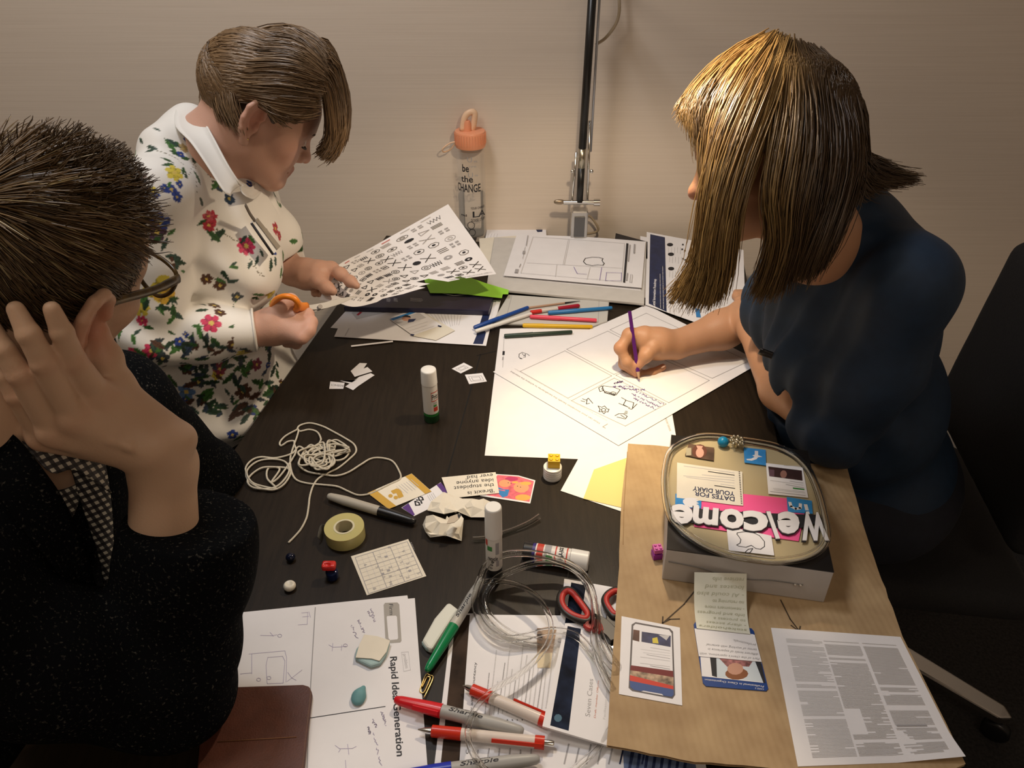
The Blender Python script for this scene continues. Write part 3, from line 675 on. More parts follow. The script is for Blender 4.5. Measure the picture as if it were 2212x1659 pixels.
wrap_rect(t, M_INKRED, P, r*1.0, TZ+H*.44, TZ+H*.62, -1.35, -.2); wrap_rect(t, M_LABEL, P, r*1.004, TZ+H*.455, TZ+H*.605, -1.3, -.25)
wrap(t, M_INK, P, r*1.01, 'Pritt', TZ+H*.48, TZ+H*.58, -1.25, -.3); wrap_rect(t, M_INKRED, P, r*1.0, TZ+H*.24, TZ+H*.32, -1.1, -.45); wrap_rect(t, M_INKGRN, P, r*1.0, TZ+H*.33, TZ+H*.37, -1.1, -.6)
wrap(t, M_GREY, P, r*1.01, 'stick', TZ+H*.385, TZ+H*.43, -1.1, -.5)
t, P, H, r = glue((1068, 1248), 1094, 37, 'white glue stick with a black foot standing inside the end of the tubing', M_LABEL, mat('label_black', (.02, .02, .02), .4), M_BLACK, .38)
wrap_rect(t, M_INKGRN, P, r*1.0, TZ+H*.47, TZ+H*.53, -2.4, -1.75); wrap_rect(t, M_GREY, P, r*1.0, TZ+H*.42, TZ+H*.58, -1.35, -.9); wrap_rect(t, M_INKRED, P, r*1.0, TZ+H*.53, TZ+H*.61, -2.75, -2.35)
wrap(t, M_INK, P, r*1.01, 'recycle', TZ+H*.34, TZ+H*.40, -2.3, -1.1); wrap_rect(t, M_GREY, P, r*1.0, TZ+H*.25, TZ+H*.33, -1.3, -.9)
for k in range(3): wrap(t, M_INK, P, r*1.01, 'o', TZ+H*(.22+.045*k), TZ+H*(.26+.045*k), -2.1+.1*k, -1.75+.1*k)
# the lying one
r = pw(1200, 1205, 42)/2; t = stick('glue_stick', 'white glue stick with black end lying beside the cardboard', 'glue stick', (1131, 1190), (1272, 1213), [('base', [(0, .9), (.01, 1), (.14, 1), (.14, .9)], M_BLACK), ('ring', [(.14, .97), (.19, .97)], mat('plastic_indigo', (.03, .02, .16), .35)), ('body', [(.19, .99), (.72, .99)], M_LABEL), ('cap', [(.725, 1.03), (.985, 1), (1, .9)], M_WHITE)], TZ, r, 'glue sticks', segs=24)
a, b = at(1131, 1190, TZ+r), at(1272, 1213, TZ+r); d = nrm(b-a); L = np.linalg.norm(b-a); n2 = nrm(np.cross(V3(0, 0, 1), d))
def lay(parent, m, x0, x1, a0, a1, name='label_patch', st=None, bold=True):
    def P(x, an): return a+d*L*x+(n2*math.cos(an)+V3(0, 0, 1)*math.sin(an))*r*(1.0 if st is None else 1.012)
    if st is None:
        v = [P(x, an) for x in (x0, x1) for an in np.linspace(a0, a1, 8)]; mesh(name, v, [(i, i+1, 9+i, 8+i) for i in range(7)], m, parent)
    else:
        v, f = text2d(st, bold); w = v[:, 0].max(); mesh('print', [P(x0+(x1-x0)*q[1]/.72, a0+(a1-a0)*q[0]/w) for q in v], f, m, parent, False)
lay(t, M_INKRED, .21, .31, .9, 2.9); lay(t, M_GREY, .33, .43, 1.0, 2.6); lay(t, M_INKGRN, .36, .46, 2.2, 2.9); lay(t, M_INKRED, .49, .51, .9, 3.0); lay(t, M_INKRED, .66, .68, .9, 3.0)
lay(t, M_INK, .55, .63, 2.5, 1.15, st='Pritt')
# cap with the yellow brick
P = at(1193, 1030); r = pw(1193, 1020, 39)/2; h = ztop(P, 1007)-TZ
t = thing('bottle_cap', 'white ridged bottle cap carrying a yellow toy brick', 'cap', P)
pr = [(0, r*.93)]
for k in range(4): pr += [(h*(.05+.2*k), r), (h*(.19+.2*k), r), (h*(.2+.2*k), r*.96), (h*(.23+.2*k), r*.96)]
lathe('cap', pr+[(h*.97, r), (h, r*.92)], P, P+V3(0, 0, 1), M_WHITE, t, 28)
def brick(name, label, P, hx, hy, h, m, ang=0.1, studs=(2, 2)):
    x = V3(math.cos(ang), math.sin(ang), 0); y = V3(-x[1], x[0], 0); t = thing(name, label, 'toy brick', P)
    v, f = box_vf(P+V3(0, 0, h/2), hx, hy, h/2, x, y); bevel(mesh('brick_body', v, f, m, t, False), 0.0006)
    for i in range(studs[0]):
        for j in range(studs[1]):
            c = P+x*(hx*(2*(i+.5)/studs[0]-1))+y*(hy*(2*(j+.5)/studs[1]-1)); s = min(hx/studs[0], hy/studs[1])*.6
            lathe('stud', [(0, s), (.0016, s), (.0018, s*.9)], c+V3(0, 0, h), c+V3(0, 0, 1), m, t, 12)
    return t
s = pw(1193, 1000, 13, TZ+h)
brick('toy_brick', 'yellow four-stud toy brick on top of the white bottle cap', P+V3(0.002, 0.004, h), s, s, s*1.5, mat('brick_yellow', (0.72, 0.45, 0.02), 0.35), -.05)
# ---------------------------------------------------------------- string, tape, small beads
M_STRING = mat('cotton_string', (0.55, 0.50, 0.40), 0.9, bump=.6, bscale=900, noise=.1, nscale=300)
rs = random.Random(5)
loose1 = [(425, 1495), (470, 1450), (520, 1390), (560, 1310), (575, 1230), (585, 1150), (610, 1070), (650, 1015), (720, 975), (800, 935), (880, 870), (930, 815), (915, 760), (850, 715), (760, 665), (680, 625), (590, 602), (520, 615), (493, 640), (510, 662), (580, 650), (640, 668), (668, 720), (662, 770)]
core = [(640+rs.gauss(0, 1)*0+95*math.cos(k*1.9)+rs.uniform(-50, 50), 850+62*math.sin(k*1.9)+rs.uniform(-45, 45)) for k in range(26)]
core2 = [(790+85*math.cos(k*2.1)+rs.uniform(-25, 25), 790+52*math.sin(k*2.1)+rs.uniform(-20, 20)) for k in range(12)]
ring2 = [(690+82*math.cos(k*.9+1), 885+52*math.sin(k*.9+1)) for k in range(16)]
left = [(520, 780), (450, 830), (330, 862), (220, 855), (150, 880), (105, 940), (120, 1020), (200, 1080), (310, 1100), (390, 1060), (440, 980), (420, 940), (330, 930), (230, 935), (150, 985), (120, 1040), (170, 1085), (290, 1090), (370, 1050), (430, 960), (400, 890), (300, 870), (190, 890), (115, 960), (150, 1040), (240, 1075), (330, 1085), (270, 1020), (265, 960), (290, 935), (360, 945), (300, 1040), (350, 1010), (420, 920), (480, 820)]
upper = [(470, 760), (465, 735), (420, 740), (372, 770), (362, 745), (400, 700), (470, 660), (500, 650), (490, 700), (465, 770), (440, 860), (445, 950), (480, 1020)]
loose2 = [(560, 1050), (680, 1062), (790, 1075), (870, 1110), (940, 1138), (1010, 1135), (1080, 1110), (1180, 1060), (1262, 1015), (1245, 945), (1200, 885), (1120, 862), (1040, 868), (960, 915), (870, 970), (780, 995), (680, 985), (560, 960)]
pth = loose1+core+core2+ring2+left+upper+loose2+[(500, 900), (560, 830), (640, 800), (760, 730), (820, 745), (880, 800), (850, 860), (780, 880), (700, 850)]
px = zD(pth); hz = []
for i, p in enumerate(px):
    z0 = 0.0016
    if len(loose1)-2 <= i < len(loose1)+len(core)+len(core2)+len(ring2): z0 = 0.0016+0.014*rs.random()
    elif i >= len(loose1)+len(core)+len(core2)+len(ring2): z0 = 0.0016+0.004*rs.random()
    hz.append(z0)
i0 = len(px)-9-len(loose2)
for i in range(i0+3, i0+13): hz[i] = 0.0016
P3 = catmull([at(*p, TZ+h) for p, h in zip(px, hz)], 1500)
tag(tube('string_tangle', P3, 0.00165, M_STRING, None, 6), 'tangled heap of cream cotton string on the dark table', 'string')
zE = Z(700, 960, .2441)
P = at(747, 1160); r = pw(747, 1150, 84)/2; h = 0.021; t = thing('tape_roll', 'roll of clear sticky tape lying flat in front of the black marker', 'tape', P)
n = 48
def ringmesh(name, r0, r1, z0, z1, m, par, c):
    v = []; f = []
    for (rr, z) in ((r0, z0), (r1, z0), (r1, z1), (r0, z1)):
        for k in range(n): v.append(c+V3(rr*math.cos(6.2832*k/n), rr*math.sin(6.2832*k/n), z))
    for i in range(4):
        for k in range(n): f.append((i*n+k, i*n+(k+1) % n, ((i+1) % 4)*n+(k+1) % n, ((i+1) % 4)*n+k))
    return sharp(mesh(name, v, f, m, par)) 
ringmesh('tape_body', r*.52, r, 0.0005, h, mat('tape_amber', (0.50, 0.45, 0.19), 0.25, sss=.2), t, P); ringmesh('core', r*.43, r*.53, 0, h*1.02, mat('tape_core', (0.62, 0.57, 0.40), 0.4, sss=.1), t, P)
e = at(690, 1150)
tube('tape_end', catmull([P+V3(-r*.97, 0.004, h*.5), at(697, 1140, TZ+.012), at(690, 1165, TZ+.007)], 10), 0.008, mat('tape_film', (0.35, .33, .28), .15, trans=.8, ior=1.2), t, 6, sx=.06)
def blob(name, label, cat, c, r, m, vox=0.0012, R=None, d=None, group=None):
    S = SDF(c-max(r)*1.4, c+max(r)*1.4, vox); S.ell(c, r, R, 0)
    if d: S.disp(d)
    return tag(S.build(name, m), label, cat, group)
zF = Z(580, 1150, .1718)
P = at(629, 1210); blob('bead', 'small black glossy bead on the dark table below the string end', 'bead', P+V3(0, 0, .006), (.007, .007, .006), mat('bead_black', (.006, .008, .02), .06))
P = at(627, 1272); S = SDF(P-.015, P+.02, .0008); S.ell(P+V3(0, 0, .006), (.0085, .0085, .0065), None, 0); S.ell(P+V3(0, 0.0, .0125), (.0055, .0055, .003), None, .002, 's')
tag(S.build('bead', mat('bead_cream', (.68, .63, .52), .35)), 'small cream button-like bead by the jacket sleeve', 'bead')
P = at(719, 1248); lathe_t = thing('bead', 'dark blue glass bead standing under the red clip', 'bead', P)
lathe('bead_body', [(0, .006), (.002, .0085), (.013, .0085), (.015, .006)], P, P+V3(0, 0, 1), mat('glass_navy', (.006, .012, .05), .08), lathe_t, 16); lathe('bead_rim', [(.015, .0065), (.0165, .0065)], P, P+V3(0, 0, 1), MATS['glass_navy'], lathe_t, 16)
P2 = P+V3(-.003, .002, .0167); S = SDF(P2-.02, P2+.025, .001); S.box(P2+V3(0, 0, .005), (.0095, .0065, .005), None, .003, 0); S.ell(P2+V3(-.002, -.002, .0095), (.005, .003, .002), None, .001, 's')
tag(S.build('clip', M_RED), 'small red plastic clip sitting on the dark blue bead', 'clip')
# ---------------------------------------------------------------- cards and clippings
M_YEL = mat('print_ochre', (0.55, 0.33, 0.05), 0.6); M_PUR = mat('print_purple', (0.09, 0.03, 0.20), 0.6)
pc = zE([(680, 565), (1035, 335), (1135, 455), (1105, 500), (800, 634), (785, 634)])
pc = zE([(685, 560), (1032, 335), (1130, 470), (795, 635)])
o = sheet('business_card', 'white business card with purple ends between the ochre card and clipping', 'card', pc, TZ+0.0006)
p = Print(TZ+0.0008)
p.poly(zE([(690, 560), (748, 520), (803, 620), (790, 632)]), M_PUR); p.poly(zE([(995, 358), (1035, 337), (1118, 452), (1065, 440)]), M_PUR)
for (x, y) in ((848, 480), (818, 525)): p.line(zE([(x-14, y-22), (x+20, y-12), (x+30, y+10), (x-6, y+14)]), .0022, M_INK, True)
for (x, y) in ((822, 492), (858, 505), (862, 518)): p.poly(zE([(x-8, y-6), (x+8, y-6), (x+10, y+6), (x-6, y+6)]), M_INK)
for k in range(4): p.body(zE(915+k*16, 452-k*8), zE(950+k*16, 510-k*8), (0, 0), 1, M_LGREY, .001, k)
p.build('print', o)
yc = zE([(385, 430), (775, 257), (952, 415), (570, 572)])
o = sheet('business_card', 'white card with ochre ends touching the black marker', 'card', yc, TZ+0.0016, M_CREAM)
p = Print(TZ+0.0018); p.poly(zE([(386, 430), (455, 400), (640, 545), (570, 571)]), M_YEL); p.poly(zE([(718, 283), (775, 258), (950, 415), (895, 438)]), M_YEL)
p.poly(zE([(590, 412), (640, 390), (675, 395), (705, 460), (660, 478), (640, 430), (612, 438)]), M_YEL)
for (x, y) in ((588, 455), (635, 470)): p.poly([zE(x+20*math.cos(a), y+16*math.sin(a)) for a in np.linspace(0, 6.28, 12)[:-1]], M_YEL)
for k in range(7): p.body(zE(640+k*22, 372-k*10), zE(720+k*22, 442-k*10), (0, 0), 1, M_LGREY, .0009, k)
p.build('print', o)
hc = zE([(1040, 292), (1518, 245), (1550, 430), (1110, 478)])
zpp = zE([(1380, 455), (1520, 262), (1720, 275), (1870, 318), (1825, 523)])
o = tag(slab('photo_clipping', [at(*q, TZ+0.0012) for q in zpp], 0.0005, M_PAPER), 'colourful pink magazine clipping with two blurred heads', 'clipping')
p = Print(TZ+0.0013); p.poly(zE([(1425, 447), (1535, 270), (1718, 283), (1858, 325), (1818, 508)]), mat('print_rose', (.70, .13, .17), .6, noise=.3, nscale=120))
el = lambda x, y, a, b, m, n=12: p.poly([zE(x+a*math.cos(t_), y+b*math.sin(t_)) for t_ in np.linspace(0, 6.28, n)[:-1]], m)
el(1760, 470, 70, 28, mat('print_gold', (.75, .38, .08), .6)); el(1660, 305, 60, 20, mat('print_magenta', (.45, .03, .12), .6)); el(1600, 345, 55, 34, mat('print_peach', (.72, .32, .16), .6)); el(1745, 380, 70, 48, MATS['print_peach']); el(1785, 345, 50, 16, MATS['print_gold']); el(1690, 335, 30, 10, MATS['print_gold'])
p.poly(zE([(1540, 378), (1590, 398), (1640, 400), (1625, 455), (1580, 470), (1548, 440)]), M_BLUE); p.line(zE([(1545, 400), (1600, 410)]), .002, MATS['print_rose'])
for (x, y) in ((1712, 370), (1738, 378), (1630, 340), (1655, 345)): el(x, y, 5, 4, M_INK, 7)
p.build('print', o)
o = sheet('headline_clipping', 'cut-out newspaper headline about Brexit lying upside down', 'clipping', hc, TZ+0.0026, M_CREAM)
p = Print(TZ+0.0028)
for st, A, B in (("'Brexit is", (1505, 392), (1268, 418)), ('the stupidest', (1503, 343), (1148, 372)), ('idea anyone', (1497, 300), (1170, 328)), ("ever had'", (1492, 256), (1252, 280))): p.text(st, zE(*A), zE(*B), (1, 8), M_INK, False)
p.build('print', o)
# crumpled paper
from mathutils.geometry import delaunay_2d_cdt
def crumple(name, label, poly, hmax, m, seed, n=46, z0=TZ+0.003):
    r = random.Random(seed); P2 = [Vector(at(*q)[:2]) for q in poly]; xs = [p.x for p in P2]; ys = [p.y for p in P2]; pts = list(P2)
    for _ in range(n): pts.append(Vector((r.uniform(min(xs), max(xs)), r.uniform(min(ys), max(ys)))))
    ed = [(i, (i+1) % len(P2)) for i in range(len(P2))]
    vs, es, fs, *_ = delaunay_2d_cdt(pts, ed, [], 1, 1e-5)
    c = Vector((sum(xs)/len(xs), sum(ys)/len(ys))); R = max((p-c).length for p in P2)
    v = [(w.x, w.y, z0+hmax*(r.random()*.8+.2)*max(0.15, 1-(w-c).length/R*.7)-(0.002 if i < len(P2) and i % 3 == 0 else 0)) for i, w in enumerate(vs)]
    return tag(mesh(name, v, [tuple(f) for f in fs], m, None, False), label, 'paper scrap')
crumple('crumpled_paper', 'long crumpled piece of cream paper behind the standing glue stick', zE([(915, 600), (950, 545), (1060, 448), (1130, 458), (1225, 505), (1400, 520), (1535, 540), (1562, 605), (1430, 672), (1300, 662), (1180, 655), (1060, 650)]), 0.016, M_CREAM, 4)
crumple('crumpled_paper', 'shorter crumpled cream paper in front with a black torn tip', zE([(875, 740), (910, 712), (970, 722), (1090, 698), (1200, 655), (1238, 715), (1218, 872), (1080, 866), (940, 852), (900, 810)]), 0.028, M_CREAM, 9, 34)
o = tag(slab('tape_scrap', [at(*q, TZ+0.034) for q in zE([(1085, 700), (1110, 640), (1180, 615), (1215, 618), (1190, 660), (1150, 692)])], 0.0008, mat('tape_brownish', (.5, .43, .34), .2)), 'torn tape scrap with black tip on the shorter crumpled paper', 'tape')
slab('torn_tip', [at(*q, TZ+0.0345) for q in zE([(1180, 615), (1218, 617), (1195, 655), (1185, 640)])], 0.0008, M_INK, o)
# sudoku
sc = zE([(237, 990), (745, 838), (905, 1165), (378, 1335)])
o = sheet('puzzle_clipping', 'square number puzzle cut from a newspaper on the dark table', 'clipping', sc, TZ+0.0008, M_CREAM)
mp = quadmap([(767.3, 1204.1), (879.8, 1169.8), (912.4, 1243.6), (796.5, 1282.3)], TZ+0.001); p = Print(TZ+.001, mp)
for k in range(10):
    w = .0009 if k % 3 == 0 else .0003; m = M_GREY if k % 3 == 0 else M_LGREY; p.line([(k/9, 0), (k/9, 1)], w, m); p.line([(0, k/9), (1, k/9)], w, m)
for (u, v, s) in ((.1, .3, '6'), (.38, .2, '7'), (.5, .25, '1'), (.62, .03, '8'), (.83, .25, '9'), (.72, .38, '4'), (.72, .52, '5'), (.95, .45, '4'), (.28, .45, '5'), (.33, .55, '7'), (.33, .66, '1'), (.33, .75, '6'), (.5, .55, '2'), (.45, .62, '1'), (.62, .68, '9'), (.44, .78, '8'), (.82, .6, '3'), (.78, .7, '4'), (.8, .8, '1'), (.93, .93, '5'), (.62, .85, '3'), (.4, .92, '9'), (.4, .98, '6'), (.1, .95, '8'), (.72, .95, '2')): p.text(s, (u, v-.05), (u, v), (.055, 0), M_GREY)
p.text('SUDOKU', (1.04, .05), (1.04, .28), (.03, 0), M_GREY); p.build('print', o)
# ---------------------------------------------------------------- worksheet at the near left, leather case, putty
zG = Z(470, 1250, .2465); zH = Z(880, 1150, .3069); zI = Z(840, 1400, .217); zJ = Z(880, 1200, .1929)
sheet('worksheet', 'white sheet whose corner sticks out beneath the idea worksheet', 'paper', [(470, 1328), (880, 1286), (900, 1400), (470, 1440)], TZ+0.0005)
wc = [(478, 1330), (896, 1292), (926, 1690), (440, 1700)]
o = sheet('worksheet', 'white idea generation worksheet with faint pen sketches', 'paper', wc, TZ+0.0012)
p = Print(TZ+0.0014)
p.line([(681, 1312), (667, 1549), (662, 1700)], .0012, M_GREY); p.line([(669, 1551), (832, 1526)], .0010, M_INK)
m_tab = mat('print_tab_grey', (.36, .34, .31), .6)
p.poly(zG([(1468, 212), (1575, 208), (1592, 225), (1612, 545), (1600, 558), (1515, 565), (1470, 520), (1455, 230)]), m_tab); p.poly(zG([(1485, 328), (1562, 324), (1572, 335), (1582, 520), (1574, 532), (1512, 538), (1498, 522), (1482, 340)]), M_PAPER)
p.text('Firm', zG(1502, 222), zG(1508, 318), (9, 0), M_INK); p.text('Rapid Idea Generation', zG(1512, 685), zG(1572, 1558), (15, -1), M_INK, True)
p.line(zG([(1612, 645), (1672, 640), (1690, 800), (1632, 812)]), .0005, M_LGREY, True); p.text('problem', zG(1625, 660), zG(1645, 785), (8, -1), M_LGREY)
vi = mat('pen_faint_violet', (.42, .38, .52), .7)
def fig(L): p.line(zG(L), .0006, vi)
for L in ([(735, 300), (790, 295), (785, 400), (705, 405)], [(745, 335), (800, 330)], [(800, 290), (815, 340)], [(375, 497), (485, 500), (520, 490)], [(460, 470), (490, 505)], [(275, 660), (590, 632), (605, 690), (600, 905)], [(300, 660), (300, 835)], [(440, 690), (570, 680), (590, 720), (575, 915), (435, 920), (425, 760), (440, 690)], [(615, 820), (650, 870), (740, 800)], [(610, 900), (650, 870), (690, 890)], [(975, 580), (1010, 600), (1085, 598), (1125, 590)], [(1010, 565), (1005, 635)], [(1090, 580), (1085, 630)], [(1030, 1460), (1070, 1490), (1180, 1488), (1215, 1470)], [(1080, 1490), (1060, 1520)], [(1140, 1450), (1150, 1540)], [(1120, 1590), (1125, 1659)], [(200, 835), (300, 825)]): fig(L)
for (x, y) in ((545, 500), (360, 885), (450, 870), (1120, 585)): p.line([zG(x+18*math.cos(a), y+14*math.sin(a)) for a in np.linspace(0, 6.2, 9)], .0006, vi)
for k, (a, b) in enumerate((((1335, 265), (1370, 380)), ((1310, 290), (1340, 340)), ((1225, 365), (1275, 480)), ((1165, 410), (1215, 530)), ((1430, 1165), (1470, 1290)), ((1345, 1240), (1390, 1310)), ((1310, 1300), (1330, 1370)), ((1365, 1350), (1420, 1640)))): p.scrib(zG(*a), zG(*b), 6, vi, .0007, 9, k)
p.build('print', o)
# brown leather case
bc = [(475, 1484), (655, 1478), (668, 1482), (674, 1495), (662, 1600), (650, 1720), (420, 1720), (440, 1500)]
S0 = TZ+0.0015
t = thing('leather_case', 'reddish brown leather case with a stitched seam beside the jacket sleeve', 'case', at(570, 1600))
ml = mat('leather_brown', (0.085, 0.026, 0.015), 0.5, bump=.25, bscale=600, noise=.15, nscale=60)
slab('cover', [at(*q, S0+0.009) for q in bc], 0.009, ml, t, 0.002)
tube('stitching', [at(*q, S0+0.0094) for q in ((470, 1602), (640, 1592))], 0.0006, mat('thread_tan', (.2, .09, .04), .7), t, 5)
# putty
mt = mat('putty_teal', (0.33, 0.46, 0.46), 0.65, noise=.08)
zt0 = TZ+0.0014
t = thing('putty_block', 'pale putty block half wrapped in white paper on the worksheet', 'putty', at(805, 1410))
prism('putty', zG([(1292, 520), (1512, 545), (1482, 660), (1425, 742), (1340, 766), (1250, 722), (1198, 692), (1212, 610)]), zt0, .006, mt, t, .0025)
prism('wrapper', zG([(1285, 488), (1400, 502), (1512, 540), (1480, 640), (1418, 720), (1350, 700), (1208, 690), (1240, 580)]), zt0+.0065, .0012, M_CREAM, t, .0005)
c = at(776, 1502, zt0); S = SDF(c-V3(.025, .03, .005), c+V3(.025, .035, .015), .001)
S.ell(at(774, 1507, zt0+.003), (.0085, .010, .0055), None, 0); S.cone(at(777, 1500, zt0+.003), at(785, 1486, zt0+.002), .006, .003, .006); S.box(c-V3(0, 0, .01), (.05, .05, .01), None, .001, .001, 's')
tag(S.build('putty_blob', mat('putty_blue_green', (0.13, 0.30, 0.32), 0.6)), 'small blue-green putty blob on the worksheet', 'putty')
t = thing('putty_pack', 'white wrapped putty stick under the green marker', 'putty', at(945, 1350))
prism('wrapper', zJ([(162, 948), (300, 700), (440, 535), (475, 523), (582, 606), (500, 700), (275, 1050), (215, 1022)]), TZ, .011, mat('wrapper_white', (.68, .69, .62), .35), t, .003)
prism('putty_end', zJ([(165, 955), (215, 1020), (270, 1048), (262, 1060), (205, 1032), (158, 965)]), TZ+.001, .007, mt, t, .001)
# ---------------------------------------------------------------- printed documents in the middle of the near edge
m_bro = mat('print_dark_brown', (.035, .022, .015), .7, noise=.6, nscale=25, spec=.15)
o = sheet('booklet', 'white booklet with a dark photo strip under the printed page', 'booklet', [(978, 1325), (1025, 1325), (1010, 1720), (930, 1720)], TZ+0.0006)
Print(TZ+.0008).poly([(985, 1328), (1020, 1328), (1000, 1720), (945, 1720)], m_bro).build('photo', o)
dc = zH([(440, 578), (1100, 585), (1075, 1700), (360, 1700)])
o = sheet('document', 'white printed page about law and accountancy under the pens', 'paper', dc, TZ+0.0014)
p = Print(TZ+.0016)
p.text('Currency in Law and Accountancy', zH(430, 1560), zH(487, 915), (-6.5, -.5), M_INK, False)
for k in range(15): p.body(zH(545+k*31-(k > 8)*3, 1290-k*4), zH(600+k*31, 760+(k*37) % 120), (0, 0), 1, M_LGREY if k % 3 else M_GREY, .0012, k, .5)
for k in range(5): p.poly(zH([(700+k*35, 1318), (707+k*35, 1318), (707+k*35, 1325), (700+k*35, 1325)]), M_INK)
p.poly(zH([(912, 675), (1050, 680), (1005, 955), (915, 955)]), mat('print_photo_tan', (.42, .29, .2), .6, noise=.3, nscale=60)); p.poly(zH([(915, 850), (1020, 850), (1005, 955), (915, 955)]), mat('print_wheat', (.6, .5, .33), .6)); p.poly(zH([(915, 722), (950, 728), (950, 752), (915, 745)]), M_INK)
for k in range(6): p.body(zH(480+k*75, 1640), zH(500+k*75, 1520), (0, 0), 1, M_GREY, .0012, k+40)
p.build('print', o)
o = sheet('document', 'printed page with blue headings at the bottom edge under the cardboard', 'paper', [(1165, 1560), (1330, 1590), (1520, 1640), (1540, 1720), (1160, 1720)][:4], TZ+0.0009) if 0 else tag(slab('document', [at(*q, TZ+.0012) for q in [(1172, 1560), (1330, 1590), (1520, 1630), (1540, 1730), (1150, 1730)]], .0004, M_PAPER), 'printed page with blue headings at the bottom edge under the cardboard', 'paper')
p = Print(TZ+.0013)
p.poly([(1345, 1612), (1500, 1636), (1515, 1730), (1350, 1700)], mat('print_slate_blue', (.10, .14, .25), .6, noise=.4, nscale=80))
for k in range(9): p.body((1195+k*24, 1650), (1205+k*24, 1606), (0, 0), 1, M_GREY if k < 6 else M_NAVY, .0018, k)
for k in range(8): p.line([(1360+k*17, 1660), (1366+k*17, 1622)], .003, M_NAVY)
p.build('print', o)
def booklet(name, label, q, z, band, th=.003):
    o = tag(slab(name, [at(*w, z+th) for w in q], th, M_PAPER), label, 'booklet')
    Print(z+th+.0002).poly(band, mat('print_night_blue', (.010, .016, .036), .7, noise=.7, nscale=40, spec=.15)).build('photo', o); return o
o = booklet('leaflet', 'upper white leaflet with dark band under the red-handled scissors', [(1219, 1250), (1345, 1272), (1345, 1420), (1205, 1385)], TZ+.0012, [(1234, 1258), (1266, 1265), (1247, 1378), (1217, 1366)], .002)
sv = zH([(1110, 640), (1480, 640), (1440, 1510), (950, 1365)])
pq = [at(*sv[0], TZ+.009), at(*sv[3], TZ+.0195), at(*sv[2], TZ+.011)]; pn = np.cross(pq[1]-pq[0], pq[2]-pq[0])
def pmap(x, y):
    d = ray(x, y); o_ = V3(0, 0, CAMZ); return o_+d*(np.dot(pq[0]-o_, pn)/np.dot(d, pn))+V3(0, 0, .0003)
o = tag(slab('leaflet', [pmap(*w) for w in sv], .003, M_PAPER), 'white leaflet titled Seven Cases with dark blue band by the cardboard', 'leaflet'); Print(0, pmap).poly(zH([(1128, 660), (1222, 680), (1135, 1398), (1005, 1360)]), MATS['print_night_blue']).build('photo', o)
o_skip = 1 or booklet('leaflet', 'white leaflet titled Seven Cases with dark blue band by the cardboard', sv, TZ+.0034, zH([(1128, 660), (1222, 680), (1135, 1398), (1005, 1360)]), .003)
p = Print(0, pmap); p.k = 40; p.text('Seven Cases', zH(1285, 1300), zH(1308, 1035), (-11, -2), M_GREY)
p.text('Draft: member Offprint', zH(1325, 1308), zH(1350, 1045), (-4, -1), mat('ink_orange', (.5, .12, .04), .6)); p.text('Facilitator notes', zH(1392, 1318), zH(1412, 1090), (-5, -1), M_LGREY)
p.poly([zH(1060+28*math.cos(a), 1308+28*math.sin(a)) for a in np.linspace(0, 6.28, 10)[:-1]], mat('print_teal_glow', (.01, .09, .16), .5)); p.build('print', o)
# paper label slip inside the tubing
o = tag(slab('label_slip', [at(*q, TZ+.0082) for q in zH([(1118, 780), (1170, 752), (1290, 850), (1335, 1000), (1330, 1022)])], .0004, mat('slip_pale', (.70, .71, .68), .4)), 'narrow paper slip with small print beside the scissors', 'paper')
Print(TZ+.0084).body(zH(1200, 870), zH(1320, 1010), (0, 0), 1, M_GREY, .0016, 2).build('print', o)
# ---------------------------------------------------------------- scissors with red and black handles
zK = Z(1200, 1200, .1326); zs = TZ+0.0085
t = thing('scissors', 'large scissors with black and red handles partly under the cardboard', 'scissors', at(1290, 1350))
mblk = mat('handle_black', (.022, .018, .015), .4); mred = mat('handle_red', (.42, .025, .02), .45)
def ring(pts, off, name='handle'):
    P = catmull([at(*zK(*q), zs+.004) for q in pts], 60, True); c = P.mean(0)
    tube(name, P, .0048, mblk, t, 10, True); tube('handle_lining', c+(P-c)*(1-off)+V3(0, 0, .0018), .0042, mred, t, 10, True)
ring([(180, 555), (90, 630), (70, 760), (130, 890), (240, 985), (380, 1050), (520, 1075), (560, 990), (480, 860), (380, 725), (280, 600)], .14)
ring([(1010, 565), (880, 610), (805, 700), (810, 800), (880, 920), (960, 1000), (1060, 960), (1150, 820), (1150, 660)], .14)
def shank(pts, w, m, name, z=zs, th=.007):
    P = catmull([at(*zK(*q), z) for q in pts], 14); v = []; f = []
    W_ = np.interp(np.linspace(0, 1, 14), np.linspace(0, 1, len(w)), w)
    for i, p_ in enumerate(P):
        d = nrm(P[min(i+1, 13)]-P[max(i-1, 0)]); n_ = V3(-d[1], d[0], 0)*W_[i]
        v += [p_-n_, p_+n_, p_+n_+V3(0, 0, th), p_-n_+V3(0, 0, th)]
    for i in range(13):
        for k in range(4): f.append((i*4+k, i*4+(k+1) % 4, i*4+4+(k+1) % 4, i*4+4+k))
    f += [(3, 2, 1, 0), (52, 53, 54, 55)]; return bevel(mesh(name, v, f, m, t, False), .0012, 1)
shank([(470, 1070), (640, 1100), (760, 1180), (900, 1300), (980, 1420)], [.005, .010, .011, .009, .008], mblk, 'shank', zs)
shank([(900, 960), (900, 1080), (930, 1200), (880, 1300), (830, 1400)], [.005, .007, .009, .009, .007], mblk, 'shank', zs-.004)
shank([(490, 1130), (560, 1170), (660, 1180), (740, 1290)], [.006, .008, .008, .004], mred, 'shank_inlay', zs+.001)
for e in ([(900, 1330), (1080, 1600), (1180, 1900)], [(920, 1330), (1150, 1560), (1300, 1850)]): shank(e, [.010, .008, .002], M_CHROME, 'blade', zs-.002, .0025)
